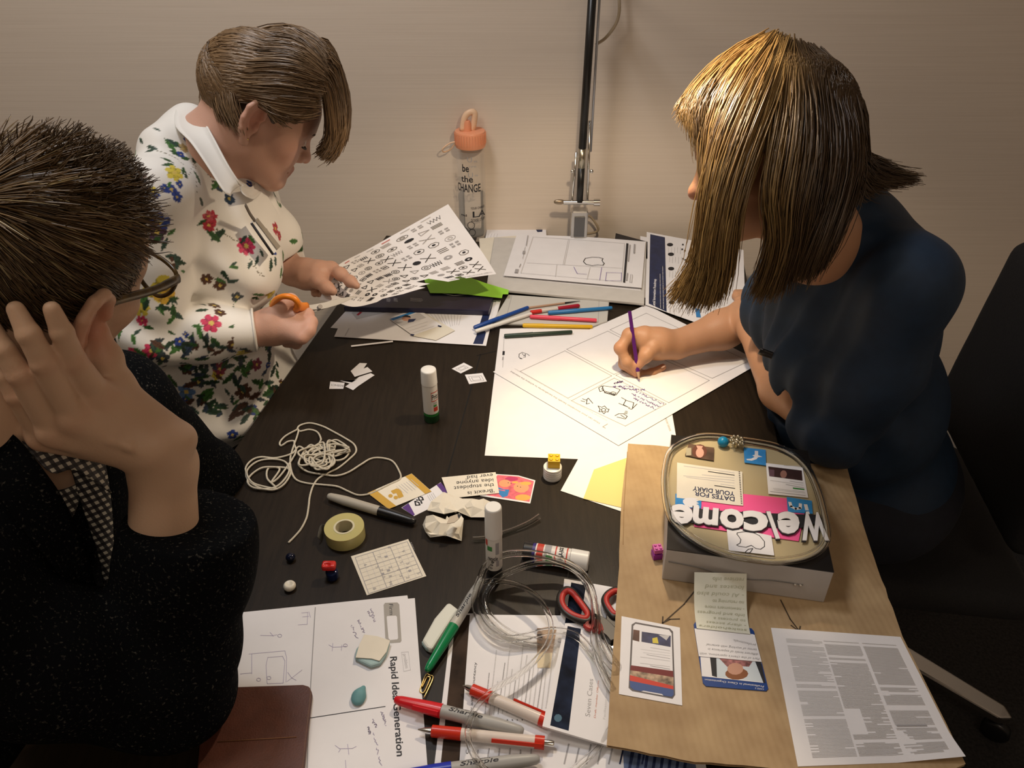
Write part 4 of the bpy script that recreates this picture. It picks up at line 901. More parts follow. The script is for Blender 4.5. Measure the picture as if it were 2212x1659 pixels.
# ---------------------------------------------------------------- markers and red pens
MG = mat('marker_grey', (.36, .355, .34), .4); MGB = mat('marker_beige_grey', (.40, .37, .31), .45)
def marker(label, capA, endB, w, capm, capf, z, bodym=MG, clip=None, lift=(0, 0), text=True):
    mid = ((capA[0]+endB[0])/2, (capA[1]+endB[1])/2); r = pw(*mid, w, z)/2
    t = stick('marker_pen', label, 'marker', capA, endB, [('cap', [(0, .42), (.012, .58), (.05, .74), (capf*.75, 1.0), (capf, 1.06), (capf+.002, 1.0)], capm), ('barrel', [(capf, .98), (.80, 1.0), (.92, .82), (.975, .7), (.995, .5), (1, .3)], bodym)], z, r, 'permanent markers', lift, clip, 22)
    if text:
        a = at(*capA, z+r+lift[0]); b = at(*endB, z+r+lift[1]); d = nrm(b-a); L = np.linalg.norm(b-a); n_ = nrm(np.cross(V3(0, 0, 1), d))
        def pr(st, x0, x1, a1, a0):
            v, f = text2d(st, True, .2); w_ = v[:, 0].max()
            mesh('print', [a+d*L*(x0+(x1-x0)*q[0]/w_)+(n_*math.cos(a0+(a1-a0)*q[1]/.72)+V3(0, 0, 1)*math.sin(a0+(a1-a0)*q[1]/.72))*r*1.015 for q in v], f, M_INK, t, False)
        pr('Sharpie', capf+.06, capf+.32, 1.1, 1.75); pr('fine point', capf+.1, capf+.27, .75, .95); pr('permanent marker', .72, .9, .6, .78) if 0 else None
    return t
marker('grey marker with a black cap touching the ochre card', (897, 1127), (708, 1071), 22, M_BLACK, .40, TZ, MGB, text=False)
marker('green-capped grey marker leaning on the white putty stick', (922, 1449), (1042, 1250), 23, mat('cap_green', (.004, .20, .065), .25), .46, TZ, mat('marker_pale_grey', (.48, .46, .41), .4), None, (.002, .012))
marker('red-capped grey marker lying over the idea worksheet edge', (853, 1511), (1131, 1580), 29, mat('cap_red', (.60, .012, .02), .28), .37, TZ+.004, MG, (.16, .36, mat('cap_red', (0, 0, 0)), 1))
marker('blue-capped grey marker cut by the bottom of the picture', (845, 1678), (1166, 1639), 31, mat('cap_blue', (.012, .03, .38), .28), .40, TZ+.004, MG)
mfro = mat('plastic_frosted', (.6, .55, .5)); mrt = mat('grip_red_clear', (.55, .03, .012), .25)
def redpen(label, A, B, w, z, sd=1):
    mid = ((A[0]+B[0])/2, (A[1]+B[1])/2); r = pw(*mid, w, z)/2
    return stick('ballpoint_pen', label, 'pen', A, B, [('tip', [(0, .12), (.015, .2), (.05, .45), (.10, .62)], M_CHROME), ('grip', [(.10, .8), (.105, .95), (.32, 1.0)], mrt), ('barrel', [(.32, .95), (.86, .98)], mat('barrel_pearl', (.66, .58, .52), .22)), ('collar', [(.86, 1.04), (.93, 1.04)], mrt), ('button', [(.93, .5), (.985, .5), (1, .4)], M_CHROME)], z, r, 'red clicker pens', (0, 0), (.55, .92, mrt, sd), 20)
redpen('red clicker pen whose end is under the leaflet', (1000, 1481), (1195, 1565), 27, TZ+.0018, -1)
redpen('red and pearl clicker pen in front of the red-capped marker', (903, 1576), (1197, 1607), 27, TZ+.002)
mclip = M_GOLD
P = [at(*q, TZ+h) for q, h in (((916, 1507), .004), ((935, 1466), .002), ((928, 1458), .002), ((920, 1458), .002), ((908, 1488), .002), ((909, 1495), .002), ((915, 1496), .0022), ((919, 1490), .0022), ((929, 1466), .0022), ((926, 1462), .0022), ((922, 1463), .0022), ((912, 1484), .0022))]
tag(tube('paper_clip', catmull(P, 80), .0009, mclip, None, 8), 'gold paper clip between the green marker and red cap', 'paper clip')
# ---------------------------------------------------------------- clear tubing
def clear_tube(name, label, pts, R, r, m, n=220):
    P = catmull([at(*zH(x, y), TZ+h+R) for x, y, h in pts], n)
    v, f = tube_vf(P, R, 12, caps=False); v2, f2 = tube_vf(P, r, 12, caps=False, flip=True); k = len(v)
    o = mesh(name, np.vstack([v, v2]), f+[tuple(i+k for i in q) for q in f2], m); return tag(o, label, 'tubing')
MT = mat('tubing_clear', (0.99, 0.985, 0.97), 0.04, trans=1.0, ior=1.2)
A = [(1450, 1120, .012), (1400, 1035, .014), (1345, 900, .018), (1315, 740, .02), (1322, 600, .02), (1305, 440, .026), (1255, 320, .034), (1160, 235, .042), (1040, 185, .048), (940, 158, .05), (820, 145, .05), (700, 152, .046), (605, 190, .04), (545, 250, .032), (512, 330, .024), (483, 410, .018), (474, 490, .015), (493, 575, .013), (535, 650, .012), (600, 712, .011), (690, 748, .010), (800, 742, .010), (900, 715, .010), (1000, 693, .010), (1120, 700, .010), (1215, 745, .010), (1290, 830, .010), (1370, 930, .010), (1450, 1010, .011), (1490, 960, .012), (1420, 860, .014), (1350, 700, .016), (1320, 520, .018), (1275, 385, .02), (1195, 275, .022), (1090, 222, .024), (980, 208, .026), (870, 222, .025), (760, 258, .022), (660, 305, .018), (590, 365, .014), (548, 440, .010), (546, 520, .008), (582, 595, .006), (660, 670, .005), (760, 728, .004), (860, 758, .004), (950, 772, .004)]
clear_tube('plastic_tubing', 'thick coil of clear plastic tubing over leaflet and standing glue stick', A, .0050, .0033, MT, 300)
B_ = [(1050, 800, .002), (930, 800, .002), (800, 785, .004), (690, 740, .006), (590, 655, .008), (520, 545, .010), (490, 450, .012), (500, 380, .014), (545, 345, .016), (650, 343, .022), (780, 370, .028), (900, 440, .03), (975, 540, .03), (1012, 650, .028), (995, 765, .025), (910, 890, .02), (785, 1000, .018), (660, 1072, .018), (560, 1145, .018), (485, 1230, .02), (440, 1330, .026), (424, 1430, .024), (455, 1540, .018), (520, 1640, .022), (600, 1720, .02)]
clear_tube('plastic_tubing', 'thin loop of clear tubing trailing over the red-capped marker', B_, .0036, .0023, MT, 220)
clear_tube('plastic_tubing', 'thin clear tube curving out under the cardboard at the bottom edge', [(1490, 1300, .006), (1420, 1390, .006), (1395, 1440, .006), (1330, 1530, .005), (1200, 1640, .004), (1130, 1710, .004)], .0036, .0023, MT, 60)
zL = zE
def ct2(pts): 
    P = catmull([at(*zE(x, y), TZ+h+.004) for x, y, h in pts], 40); v, f = tube_vf(P, .0042, 12, caps=False); v2, f2 = tube_vf(P, .0028, 12, caps=False, flip=True); k = len(v)
    return tag(mesh('plastic_tubing', np.vstack([v, v2]), f+[tuple(i+k for i in q) for q in f2], MT), 'short cut length of clear tubing behind the standing glue stick', 'tubing')
ct2([(1318, 838, 0), (1420, 830, 0), (1560, 792, 0), (1700, 745, 0), (1820, 690, .002), (1908, 632, .004)])
# ---------------------------------------------------------------- cardboard base and the box model
def card_mat():
    m = bpy.data.materials.new('cardboard'); m.use_nodes = True; nt = m.node_tree; b = nt.nodes['Principled BSDF']; b.inputs['Roughness'].default_value = .75; b.inputs['Specular IOR Level'].default_value = .25
    t = nt.nodes.new('ShaderNodeTexCoord'); mp = nt.nodes.new('ShaderNodeMapping'); mp.inputs['Rotation'].default_value = (0, 0, -.06); nt.links.new(t.outputs['Object'], mp.inputs[0])
    n = nt.nodes.new('ShaderNodeTexNoise'); n.inputs['Scale'].default_value = 30; n.inputs['Detail'].default_value = 5; nt.links.new(mp.outputs[0], n.inputs['Vector'])
    cr = nt.nodes.new('ShaderNodeValToRGB'); cr.color_ramp.elements[0].color = (.34, .23, .125, 1); cr.color_ramp.elements[1].color = (.43, .305, .17, 1); cr.color_ramp.elements[0].position = .3; cr.color_ramp.elements[1].position = .7
    nt.links.new(n.outputs[0], cr.inputs[0]); nt.links.new(cr.outputs[0], b.inputs['Base Color'])
    w = nt.nodes.new('ShaderNodeTexWave'); w.inputs['Scale'].default_value = 38; w.inputs['Distortion'].default_value = .6; w.inputs['Detail Scale'].default_value = .4; nt.links.new(mp.outputs[0], w.inputs['Vector'])
    bp = nt.nodes.new('ShaderNodeBump'); bp.inputs['Strength'].default_value = .22; bp.inputs['Distance'].default_value = .0012; nt.links.new(w.outputs[1], bp.inputs['Height']); nt.links.new(bp.outputs[0], b.inputs['Normal']); return m
MC = card_mat(); CZ = TZ+.020
rr = random.Random(3)
def rough(a, b, n, j): return [(a[0]+(b[0]-a[0])*i/n+rr.uniform(-j, j), a[1]+(b[1]-a[1])*i/n+rr.uniform(-j, j)) for i in range(n)]
cpx = rough((1357, 958), (1440, 964), 3, .5)+rough((1440, 964), (1600, 985), 2, .5)+rough((1600, 985), (1830, 1010), 3, .6)+rough((1830, 1010), (1872, 1160), 5, 1.5)+rough((1872, 1160), (1912, 1272), 5, 1.5)+rough((1912, 1272), (1950, 1375), 5, 1.5)+rough((1950, 1375), (2075, 1625), 4, 1)+[(2086, 1650), (2040, 1670), (1860, 1672)]+rough((1710, 1662), (1500, 1645), 6, 1.2)+rough((1500, 1645), (1310, 1610), 6, 1.2)+rough((1310, 1610), (1335, 1260), 8, 1.2)+rough((1335, 1260), (1342, 1080), 5, 1.5)+rough((1342, 1080), (1357, 958), 4, .8)
o = thing('cardboard_sheet', 'brown corrugated cardboard base under the decorated box', 'cardboard', at(1600, 1300))
slab('liner', [at(*q, CZ) for q in cpx], .0007, MC, o); slab('liner', [at(*q, CZ)-V3(0, 0, .0036) for q in cpx], .0007, MC, o)
inner = np.array(cpx); cc_ = inner.mean(0); inner = cc_+(inner-cc_)*.994
slab('corrugation', [at(*q, CZ)-V3(0, 0, .0006) for q in inner], .0031, mat('corrugated_core', (.22, .14, .07), .8, noise=.5, nscale=300), o)
zM = Z(1280, 1220, .3797); zN = Z(1430, 940, .2109); zP = Z(1180, 930, .3074)
p = Print(CZ+.0003)
for L in ([(580, 150), (520, 225), (400, 332)], [(400, 295), (398, 332), (440, 310), (495, 308)], [(1070, 200), (1125, 310), (1175, 375)], [(1130, 345), (1175, 378), (1182, 350)]): p.line(zM(L), .0018, mat('ink_marker_brown', (.05, .03, .015), .7))
p.line(zP([(570, 150), (545, 560), (540, 800)]), .0012, mat('crease_tan', (.27, .17, .08), .8)); p.build('print', o)
# loose items on the cardboard
def qpoly(p, uv, m): p.poly(uv, m)
qc = zM([(165, 292), (497, 357), (510, 800), (150, 735)])
o = sheet('phone_printout', 'white cut-out print of a smartphone screen on the cardboard', 'paper', qc, CZ+.0008); p = Print(CZ+.001)
p.poly(zM([(245, 326), (440, 362), (458, 380), (470, 740), (455, 762), (225, 718), (205, 700), (222, 340)]), mat('print_graphite', (.09, .08, .085), .5)); p.poly(zM([(245, 336), (435, 370), (450, 390), (460, 735), (450, 752), (235, 712), (215, 695), (232, 348)]), M_PAPER)
p.poly(zM([(232, 368), (268, 374), (266, 438), (228, 428)]), mat('print_brown_photo', (.10, .05, .035), .6, noise=.5)); p.poly(zM([(280, 380), (445, 404), (444, 468), (278, 438)]), mat('print_stage_blue', (.02, .025, .08), .5, noise=.7, nscale=50)); p.poly(zM([(340, 418), (368, 412), (376, 448), (342, 445)]), mat('print_gold2', (.6, .5, .05), .5)); p.poly(zM([(375, 398), (440, 402), (420, 430), (400, 415)]), M_LGREY)
for k, y in enumerate((468, 482, 496, 512, 526, 558, 572)): p.body(zM(440, y+22), zM(300-(k % 3)*30, y-2), (0, 0), 1, M_LGREY if k % 3 else M_GREY, .0006, k)
p.poly(zM([(218, 572), (458, 605), (460, 640), (214, 600)]), mat('print_maroon', (.16, .02, .02), .6)); p.poly(zM([(214, 600), (460, 640), (460, 690), (212, 650)]), mat('print_crowd', (.35, .25, .17), .6, noise=.8, nscale=120)); p.poly(zM([(212, 628), (460, 690), (460, 712), (212, 662)]), mat('print_scarlet', (.55, .05, .03), .6)); p.poly(zM([(212, 660), (460, 710), (462, 740), (450, 752), (404, 745), (395, 735), (290, 716), (275, 720), (235, 712), (214, 695)]), mat('print_bar_blue', (.05, .09, .25), .6))
p.build('print', o)
ic = thing('portrait_card', 'blue-edged card with an upside-down portrait photo on the cardboard', 'card', at(1575, 1420))
slab('card', [at(*q, CZ+.0012) for q in zM([(585, 325), (905, 362), (918, 378), (1000, 705), (988, 718), (645, 690), (628, 672), (575, 340)])], .001, mat('print_royal', (.012, .05, .22), .4), ic)
p = Print(CZ+.0014); p.poly(zM([(600, 360), (915, 395), (975, 672), (622, 634)]), M_PAPER); p.poly(zM([(700, 528), (960, 555), (972, 668), (705, 638)]), mat('print_pale_blue', (.55, .62, .68), .6)); p.poly(zM([(668, 525), (704, 528), (708, 640), (680, 632)]), M_INK); p.poly(zM([(925, 550), (958, 552), (985, 672), (972, 672)]), M_INK)
elM = lambda p, x, y, a, b, m, zz=zM, n=14: p.poly([zz(x+a*math.cos(t_), y+b*math.sin(t_)) for t_ in np.linspace(0, 6.28, n)[:-1]], m)
p.poly(zM([(720, 532), (910, 550), (890, 580), (800, 575), (765, 580)]), mat('print_plaid', (.30, .12, .12), .6, noise=.6, nscale=200)); elM(p, 820, 620, 66, 34, mat('print_hair', (.22, .08, .03), .6)); elM(p, 812, 592, 46, 34, skinm)
p.text('Professional in Client Organisation', zM(975, 688), zM(640, 648), (-1, 4.2), M_PAPER); p.text('CARD 2', zM(975, 705), zM(925, 698), (-.5, 3), M_PAPER); p.build('print', ic)
ws = zM([(580, 362), (922, 398), (962, 552), (605, 520)])
o = sheet('caption_slip', 'white printed caption slip over the portrait card', 'paper', ws, CZ+.0022); p = Print(CZ+.0024)
for k, st in enumerate(('Part of the client\'s operations, with', 'different levels of experience in', 'terms of working with external', 'professionals.')): p.text(st, zM(950-k*7, 530-k*26), zM((612, 658, 650, 800)[k], 498-k*25), (-1.5, 5), M_GREY)
p.build('print', o)
hs = [at(1500, 1236, CZ+.034), at(1613, 1239, CZ+.034), at(1621, 1370, CZ+.0032), at(1505, 1357, CZ+.0032)]
n_ = 8; V_ = []; 
for j in range(n_+1):
    for i in range(2): V_.append((hs[0]*(1-i)+hs[1]*i)*(1-j/n_)+(hs[3]*(1-i)+hs[2]*i)*(j/n_)-V3(0, 0, .012*math.sin(math.pi*j/n_)))
mp2 = lambda u, v: (hs[0]*(1-u)+hs[1]*u)*(1-v)+(hs[3]*(1-u)+hs[2]*u)*v-V3(0, 0, .012*math.sin(math.pi*v)-.0005)
o = tag(mesh('handwritten_slip', V_, [(2*j, 2*j+2, 2*j+3, 2*j+1) for j in range(n_)], mat('note_cream', (.66, .66, .56), .7)), 'pale handwritten slip leaning against the front of the box', 'note')
p = Print(0, mp2); ki = mat('ink_pencil_olive', (.44, .44, .32), .7)
for k, st in enumerate(('retrieve info', 'locates and', '- AI could also', 'no returning to', '- newcomers more', 'info and progress', 'to process a', '- diary access', 'stakeholders')): p.text(st, (.95, .06+.105*k), (.35-.3*((k*7) % 3)/2, .06+.105*k), (0, .055), ki, False, .2)
p.build('print', o)
nc = zM([(1015, 358), (1752, 410), (2110, 1112), (1168, 1147)])
o = sheet('newspaper_page', 'white page of small newspaper columns at the cardboard corner', 'newspaper', nc, CZ+.0006, curl=lambda u, v: .012*max(0, u-.6)*max(0, v-.8)*8)
mpn0 = quadmap(nc, CZ+.0008); mpn = lambda u, v: mpn0(u, v)+V3(0, 0, .012*max(0, u-.6)*max(0, v-.8)*8); p = Print(0, mpn); r5 = random.Random(8)
mtx = mat('ink_newsprint', (.52, .51, .51), .7)
for c_, (u0, u1) in enumerate(((.10, .37), (.385, .65), (.675, .93))):
    v_ = .085
    while v_ < .95:
        if r5.random() < .06: v_ += .02; continue
        if c_ == 2 and (.60 < v_ < .612 or .745 < v_ < .757): p.line([(u0+.01, v_), (u0+.20, v_)], .0018, M_GREY); v_ += .018; continue
        ind = .05*(r5.random() < .12)+(.10 if c_ == 1 and .62 < v_ < .8 else 0)+(.12*r5.random() if c_ == 2 and v_ > .78 else 0)
        p.line([(u0+ind, v_), (u1-(r5.random() < .2)*.1*r5.random(), v_)], .0007, mtx); v_ += .0092
p.build('print', o)
# the box
hb = .058; bz = CZ; bt = bz+hb
top = [at(*q, bt) for q in ((1450, 939), (1745, 974), (1802, 1236), (1440, 1186))]
def sidequad(a, b): return a, b
bx = thing('decorated_box', 'grey box model with black top, clear oval tray and cut-out welcome letters', 'box model', (top[0]+top[2])/2*V3(1, 1, 0)+V3(0, 0, bz))
mgs = mat('box_silver_grey', (.46, .44, .43), .5, noise=.06, nscale=20); mbt = mat('box_black_gloss', (.012, .010, .009), .28)
slab('box_body', [q-V3(0, 0, .0008) for q in top], hb-.0008, mgs, bx, .0015)
slab('box_top', [q+V3(0, 0, 0) for q in top], .0012, mbt, bx)
fd = nrm(top[2]-top[3]); fn = nrm(np.cross(fd, V3(0, 0, 1)))
# torn flap line on the front face
tube('flap_seam', catmull([top[3]+fd*x+fn*.0008+V3(0, 0, -z) for x, z in ((0.005, .022), (.05, .026), (.08, .034), (.11, .034), (.14, .030), (.178, .030))], 30), .0007, mat('seam_grey', (.2, .19, .18), .7), bx, 5)
for x in (.168, .175): 
    q = top[3]+fd*x+fn*.001-V3(0, 0, .031); S = SDF(q-.006, q+.006, .0006); S.ell(q, (.0022, .0022, .0022)); S.build('tape_fleck', M_CHROME, bx)
tr = zN([(430, 12), (290, 40), (150, 110), (75, 190), (40, 330), (28, 480), (45, 680), (85, 830), (150, 920), (290, 1040), (480, 1150), (700, 1225), (900, 1262), (1130, 1290), (1300, 1282), (1480, 1245), (1610, 1175), (1680, 1080), (1690, 980), (1660, 820), (1620, 650), (1560, 480), (1480, 330), (1360, 210), (1180, 120), (980, 75), (760, 45), (590, 18)])
tz = bt+.0005
trc = np.array(tr).mean(0); trp = catmull([at(*q, tz+.006) for q in tr], 160, True)
slab('tray_base', [q-V3(0, 0, .0048) for q in catmull([at(*(trc+(np.array(q)-trc)*.975), tz+.006) for q in tr], 90, True)], .0009, mat('tray_tan', (.44, .36, .21), .5), bx)
v, f = tube_vf(trp, .0055, 10, True); v2, f2 = tube_vf(trp, .0036, 10, True, flip=True); k = len(v)
mesh('tray_rim', np.vstack([v, v2]), f+[tuple(i+k for i in q) for q in f2], MT, bx)
v, f = tube_vf(trp+V3(0, 0, -.002), .0018, 6, True); mesh('tray_lip', v, f, mat('rim_grey', (.42, .38, .30), .25), bx)
pz = bt+.0028
def cut(name, q, m, z, label=None, th=.0005):
    o = slab(name, [at(*w, z+th) for w in zN(q)], th, m, bx)
    if label: o['label'] = label
    return o
cut('pink_strip', [(240, 655), (820, 600), (1400, 660), (1460, 800), (1400, 1085), (330, 935), (300, 800)], M_PINK, pz, 'bright pink paper strip')
def emblem(q, label, draw, z=pz+.001):
    o = cut('emblem_card', q, M_STICK, z, label); p = Print(z+.0007); draw(p); p.build('print', o)
def d1(p):
    p.poly(zN([(950, 160), (985, 162), (985, 205), (1030, 222), (985, 226), (970, 245), (920, 262), (868, 255), (866, 244), (915, 240), (948, 222), (925, 208), (950, 200)]), M_PAPER)
emblem([(838, 125), (1062, 150), (1066, 310), (845, 280)], 'blue square with a white letter f', d1)
def d2(p):
    p.poly(zN([(215, 690), (215, 665), (250, 642), (300, 640), (378, 650), (340, 660), (380, 672), (350, 682), (382, 698), (350, 705), (382, 720), (345, 738), (240, 740), (210, 728), (240, 722)]), M_PAPER)
emblem([(138, 598), (405, 625), (402, 752), (135, 735)], 'blue square with a white bird', d2)
def d3(p):
    p.line(zN([(1310, 690), (1322, 730), (1370, 755), (1415, 748), (1418, 705)]), .0042, M_PAPER); p.line(zN([(1472, 715), (1484, 762)]), .0048, M_PAPER); p.line(zN([(1490, 788), (1494, 800)]), .0048, M_PAPER)
emblem([(1278, 632), (1535, 672), (1545, 805), (1290, 785)], 'blue square with the white letters in', d3)
o = cut('diary_cutting', [(155, 280), (822, 375), (832, 722), (745, 715), (150, 640)], M_CREAM, pz+.0012, 'cutting that reads dates for your diary'); p = Print(pz+.0019)
p.text('DATES FOR', zN(745, 635), zN(335, 575), (-.5, 9.5), M_NAVY, True); p.text('YOUR DIARY', zN(745, 582), zN(318, 523), (-.5, 9.5), M_NAVY, True)
for k, (x0, y0, x1, y1, m) in enumerate(((745, 545, 540, 516, M_INK), (740, 520, 600, 500, M_LGREY), (740, 490, 250, 430, M_LGREY), (740, 462, 220, 415, M_LGREY), (740, 438, 410, 405, M_LGREY), (740, 410, 475, 372, M_INK), (740, 385, 225, 315, M_LGREY))): p.line(zN([(x0, y0), (x1, y1)]), .0016 if m is M_INK else .0009, m)
for k in range(19): x_, y_ = 785+k*1.3, 372+k*18; p.poly(zN([(x_, y_), (x_+14, y_+1), (x_+14, y_+9), (x_, y_+8)]), M_INK)
p.build('print', o)
o = cut('profile_cutting', [(1065, 285), (1440, 330), (1498, 640), (1090, 600)], M_PAPER, pz+.0008, 'white profile cutting with a dark photo'); p = Print(pz+.0015)
p.poly(zN([(1088, 320), (1432, 362), (1440, 466), (1100, 420)]), mat('print_dusk', (.035, .015, .015), .5, noise=.5)); elM(p, 1245, 400, 34, 40, mat('print_face_dim', (.28, .14, .11), .6), zN); p.poly(zN([(1098, 350), (1150, 355), (1150, 425), (1104, 420)]), mat('print_mauve', (.12, .06, .08), .6))
for k, (x0, y0, x1, y1, m) in enumerate(((1445, 490, 1310, 472, M_GREY), (1445, 512, 1110, 462, M_LGREY), (1452, 540, 1270, 505, M_GREY), (1458, 580, 1140, 545, M_LGREY), (1462, 592, 1150, 560, M_LGREY), (1470, 618, 1110, 576, M_GREY), (1420, 318, 1250, 312, M_LGREY))): p.line(zN([(x0, y0), (x1, y1)]), .0011, m)
p.poly(zN([(1340, 535), (1458, 550), (1460, 563), (1342, 550)]), M_INKGRN); p.build('print', o)
o = cut('portrait_photo', [(235, 205), (275, 85), (420, 112), (535, 128), (530, 260), (390, 238)], mat('print_photo_dark', (.10, .055, .035), .5, noise=.4), pz+.0008, 'small upside-down portrait photo'); p = Print(pz+.0015)
p.poly(zN([(248, 130), (300, 130), (300, 205), (245, 210)]), mat('print_beige', (.38, .34, .24), .6)); elM(p, 385, 165, 75, 72, mat('print_auburn', (.12, .035, .02), .6), zN); elM(p, 388, 180, 42, 50, mat('print_pink_skin', (.6, .33, .26), .6), zN); p.poly(zN([(350, 105), (420, 112), (405, 140), (365, 138)]), MATS['print_pink_skin']); p.build('print', o)
o = cut('apple_drawing', [(660, 930), (1120, 1030), (1150, 1232), (685, 1178)], M_PAPER, pz+.0016, 'white paper with an apple drawn in black outline'); p = Print(pz+.0023)
p.line(zN([(770, 1000), (850, 988), (930, 995), (1000, 1030), (1050, 1090), (1050, 1140), (1010, 1168), (960, 1160), (915, 1128), (860, 1148), (790, 1138), (765, 1125), (800, 1105), (808, 1070), (785, 1035), (768, 1015)]), .0010, M_INK, True); p.line(zN([(930, 1160), (885, 1168), (855, 1195), (865, 1210), (905, 1200)]), .0010, M_INK, True); p.build('print', o)
# the letters
def letter(ch, A, B, up, z, m=M_PAPER):
    v, f = text2d(ch, 3); v = v.copy(); v[:, 1] -= 0; w = v[:, 0].max(); h = v[:, 1].max()
    a, b, c = at(*zN(*A), z), at(*zN(*B), z), at(*zN(A[0]+up[0], A[1]+up[1]), z)
    for k, (mm, dz, gr) in enumerate(((M_INK, 0, 1.07), (m, .0013, 1.0))):
        x = (v[:, :1]/w-.5)*gr+.5; y = (v[:, 1:2]/h-.5)*gr+.5
        T = a+x*(b-a)+y*(c-a)+V3(0, 0, dz); n0 = len(T); F = [tuple(q) for q in f]+[tuple(i+n0 for i in q[::-1]) for q in f]
        cnt = {}
        for q in f:
            for i in range(len(q)): e = (q[i], q[(i+1) % len(q)]); cnt[e] = 1
        for (i, j) in cnt:
            if (j, i) not in cnt: F.append((j, i, n0+i, n0+j))
        o = mesh('letter' if k else 'letter_backing', np.vstack([T, T-V3(0, 0, .0012)]), F, mm, bx, False)
        if k: o['label'] = 'white cut-out letter ' + ch
lz = pz+.0035
letter('W', (1610, 822), (1415, 808), (102, 268), lz) if 0 else None
cut('letter_strip', [(80, 800), (330, 750), (620, 775), (1100, 800), (1610, 815), (1640, 880), (1420, 950), (800, 930), (330, 900), (110, 880)], M_INK, pz+.0020, 'black backing strip of the letters')
letter('W', (1668, 812), (1405, 808), (42, 275), lz); letter('e', (1405, 810), (1180, 806), (5, 208), lz); letter('l', (1112, 800), (1072, 802), (95, 265), lz); letter('c', (1082, 805), (830, 792), (8, 190), lz); letter('o', (830, 785), (588, 770), (15, 185), lz); letter('m', (580, 770), (322, 742), (-10, 165), lz); letter('e', (318, 742), (95, 722), (-5, 182), lz)
tp = at(*zN(622, 90), tz+.006); blob('bead', 'turquoise bead on the far rim of the oval tray', 'bead', tp+V3(0, 0, .004), (.0085, .0085, .0085), mat('bead_turquoise', (.01, .22, .42), .3))
fp = at(*zN(765, 75), tz+.010); ft = thing('flower_bead', 'silver flower-shaped bead on the tray rim beside the turquoise bead', 'bead', fp)
S = SDF(fp-.02, fp+.02, .0008)
for k in range(8):
    an = k*.785; d = V3(math.cos(an), math.sin(an), .35); S.cone(fp, fp+d*.010, .003, .0022, .001)
S.ell(fp+V3(0, 0, .004), (.004, .004, .004), None, .001); S.build('petals', mat('metal_pewter', (.55, .50, .38), .3, metal=1), ft)
for k in range(8):
    an = k*.785+.39; c_ = fp+V3(math.cos(an)*.008, math.sin(an)*.008, .006); S = SDF(c_-.005, c_+.005, .0007); S.ell(c_, (.0025, .0025, .0025)); S.build('petal_tip', MATS['metal_pewter'], ft)
lathe('flower_stem', [(0, .004), (.006, .003)], fp-V3(0, 0, .008), fp, MATS['metal_pewter'], ft, 10)
bp_ = at(1419, 1207, CZ+.0002)
hx_ = pw(1419, 1190, 20, CZ)/2
b1 = brick('toy_brick', 'purple toy brick standing by the left side of the box', bp_+V3(0, .004, 0), hx_, hx_, hx_*1.5, mat('brick_purple', (.32, .03, .35), .4), .15)
b2 = brick('toy_brick', 'pink toy brick stacked on the purple brick by the box', bp_+V3(0, .004, hx_*1.5+.0019), hx_*.95, hx_*.95, hx_*1.1, mat('brick_pink', (.62, .13, .40), .4), .15)
# ---------------------------------------------------------------- water bottle
P = at(1022, 507); r = pw(1022, 440, 60)/2*1.02; Pt = P
r = 0.036
t = thing('water_bottle', 'clear water bottle with a peach flip cap at the wall', 'bottle', P); up = P+V3(0, 0, 1); zof = lambda y: ztop(P, y)-TZ
hn = zof(322); hc0, hc1 = zof(312), zof(281)
mbot = mat('bottle_clear', (.85, .82, .78), .05, alpha=.06, spec=.9)
prof = [(0.002, r*.80), (.004, r*.97), (.012, r), (hn*.93, r), (hn, r*.92)]
v, f = lathe_vf(prof, P, up, 36); v2, f2 = lathe_vf([(.006, r*.9), (.012, r*.945), (hn*.93, r*.945), (hn, r*.87)], P, up, 36)
k = len(v); mesh('bottle_body', np.vstack([v, v2]), f[:-2]+[f[-2]]+[tuple(i+k for i in q[::-1]) for q in f2[:-1]], mbot, t)
hw = zof(418); lathe('water', [(.008, r*.90), (.014, r*.935), (hw-.001, r*.935), (hw, r*.93)], P, up, mat('water', (.62, .62, .58), .03, alpha=.10, spec=.8), t, 36)
mpe = mat('cap_peach', (.80, .33, .18), .4, sss=.1)
lathe('cap', [(hc0-.004, r*1.0), (hc0, r*1.04), (hc1-.004, r*1.04), (hc1-.001, r*1.0), (hc1, r*.93)], P, up, mpe, t, 36)
for k in range(36):
    an = 6.2832*k/36; c = P+V3(math.cos(an)*r*1.04, math.sin(an)*r*1.04, (hc0+hc1)/2); v, f = box_vf(c, .0012, .0008, (hc1-hc0)/2*.75, (math.cos(an), math.sin(an), 0), (-math.sin(an), math.cos(an), 0)); mesh('cap_rib', v, f, mpe, t, False)
hs_ = hc1; px_ = mat('cap_cream', (.82, .55, .36), .4)
fl = [P+V3(-.018, -.006, hs_), P+V3(-.012, -.004, hs_+.030), P+V3(.0, -.002, hs_+.042), P+V3(.012, 0, hs_+.040), P+V3(.009, 0, hs_+.012), P+V3(.004, 0, hs_)]
tube('flip_handle', catmull(fl, 24), .0050, px_, t, 8, sx=1.0, sy=1.5)
lathe('spout', [(0, .010), (.018, .009), (.024, .007)], P+V3(-.006, -.004, hs_), P+V3(-.004, -.004, hs_+1), mpe, t, 16)
lp = [P+V3(-r*1.0, -.01, hc0+.008), P+V3(-r*1.4, -.012, hc0+.006), P+V3(-r*1.85, -.012, hc0-.007), P+V3(-r*1.80, -.008, hc0-.016), P+V3(-r*1.35, -.006, hc0-.010)]
tube('strap_loop', catmull(lp, 40, True), .0017, px_, t, 8, True)
ang = lambda x: -math.pi/2+math.asin(max(-1, min(1, (x-1020)/31.0)))+.30*0
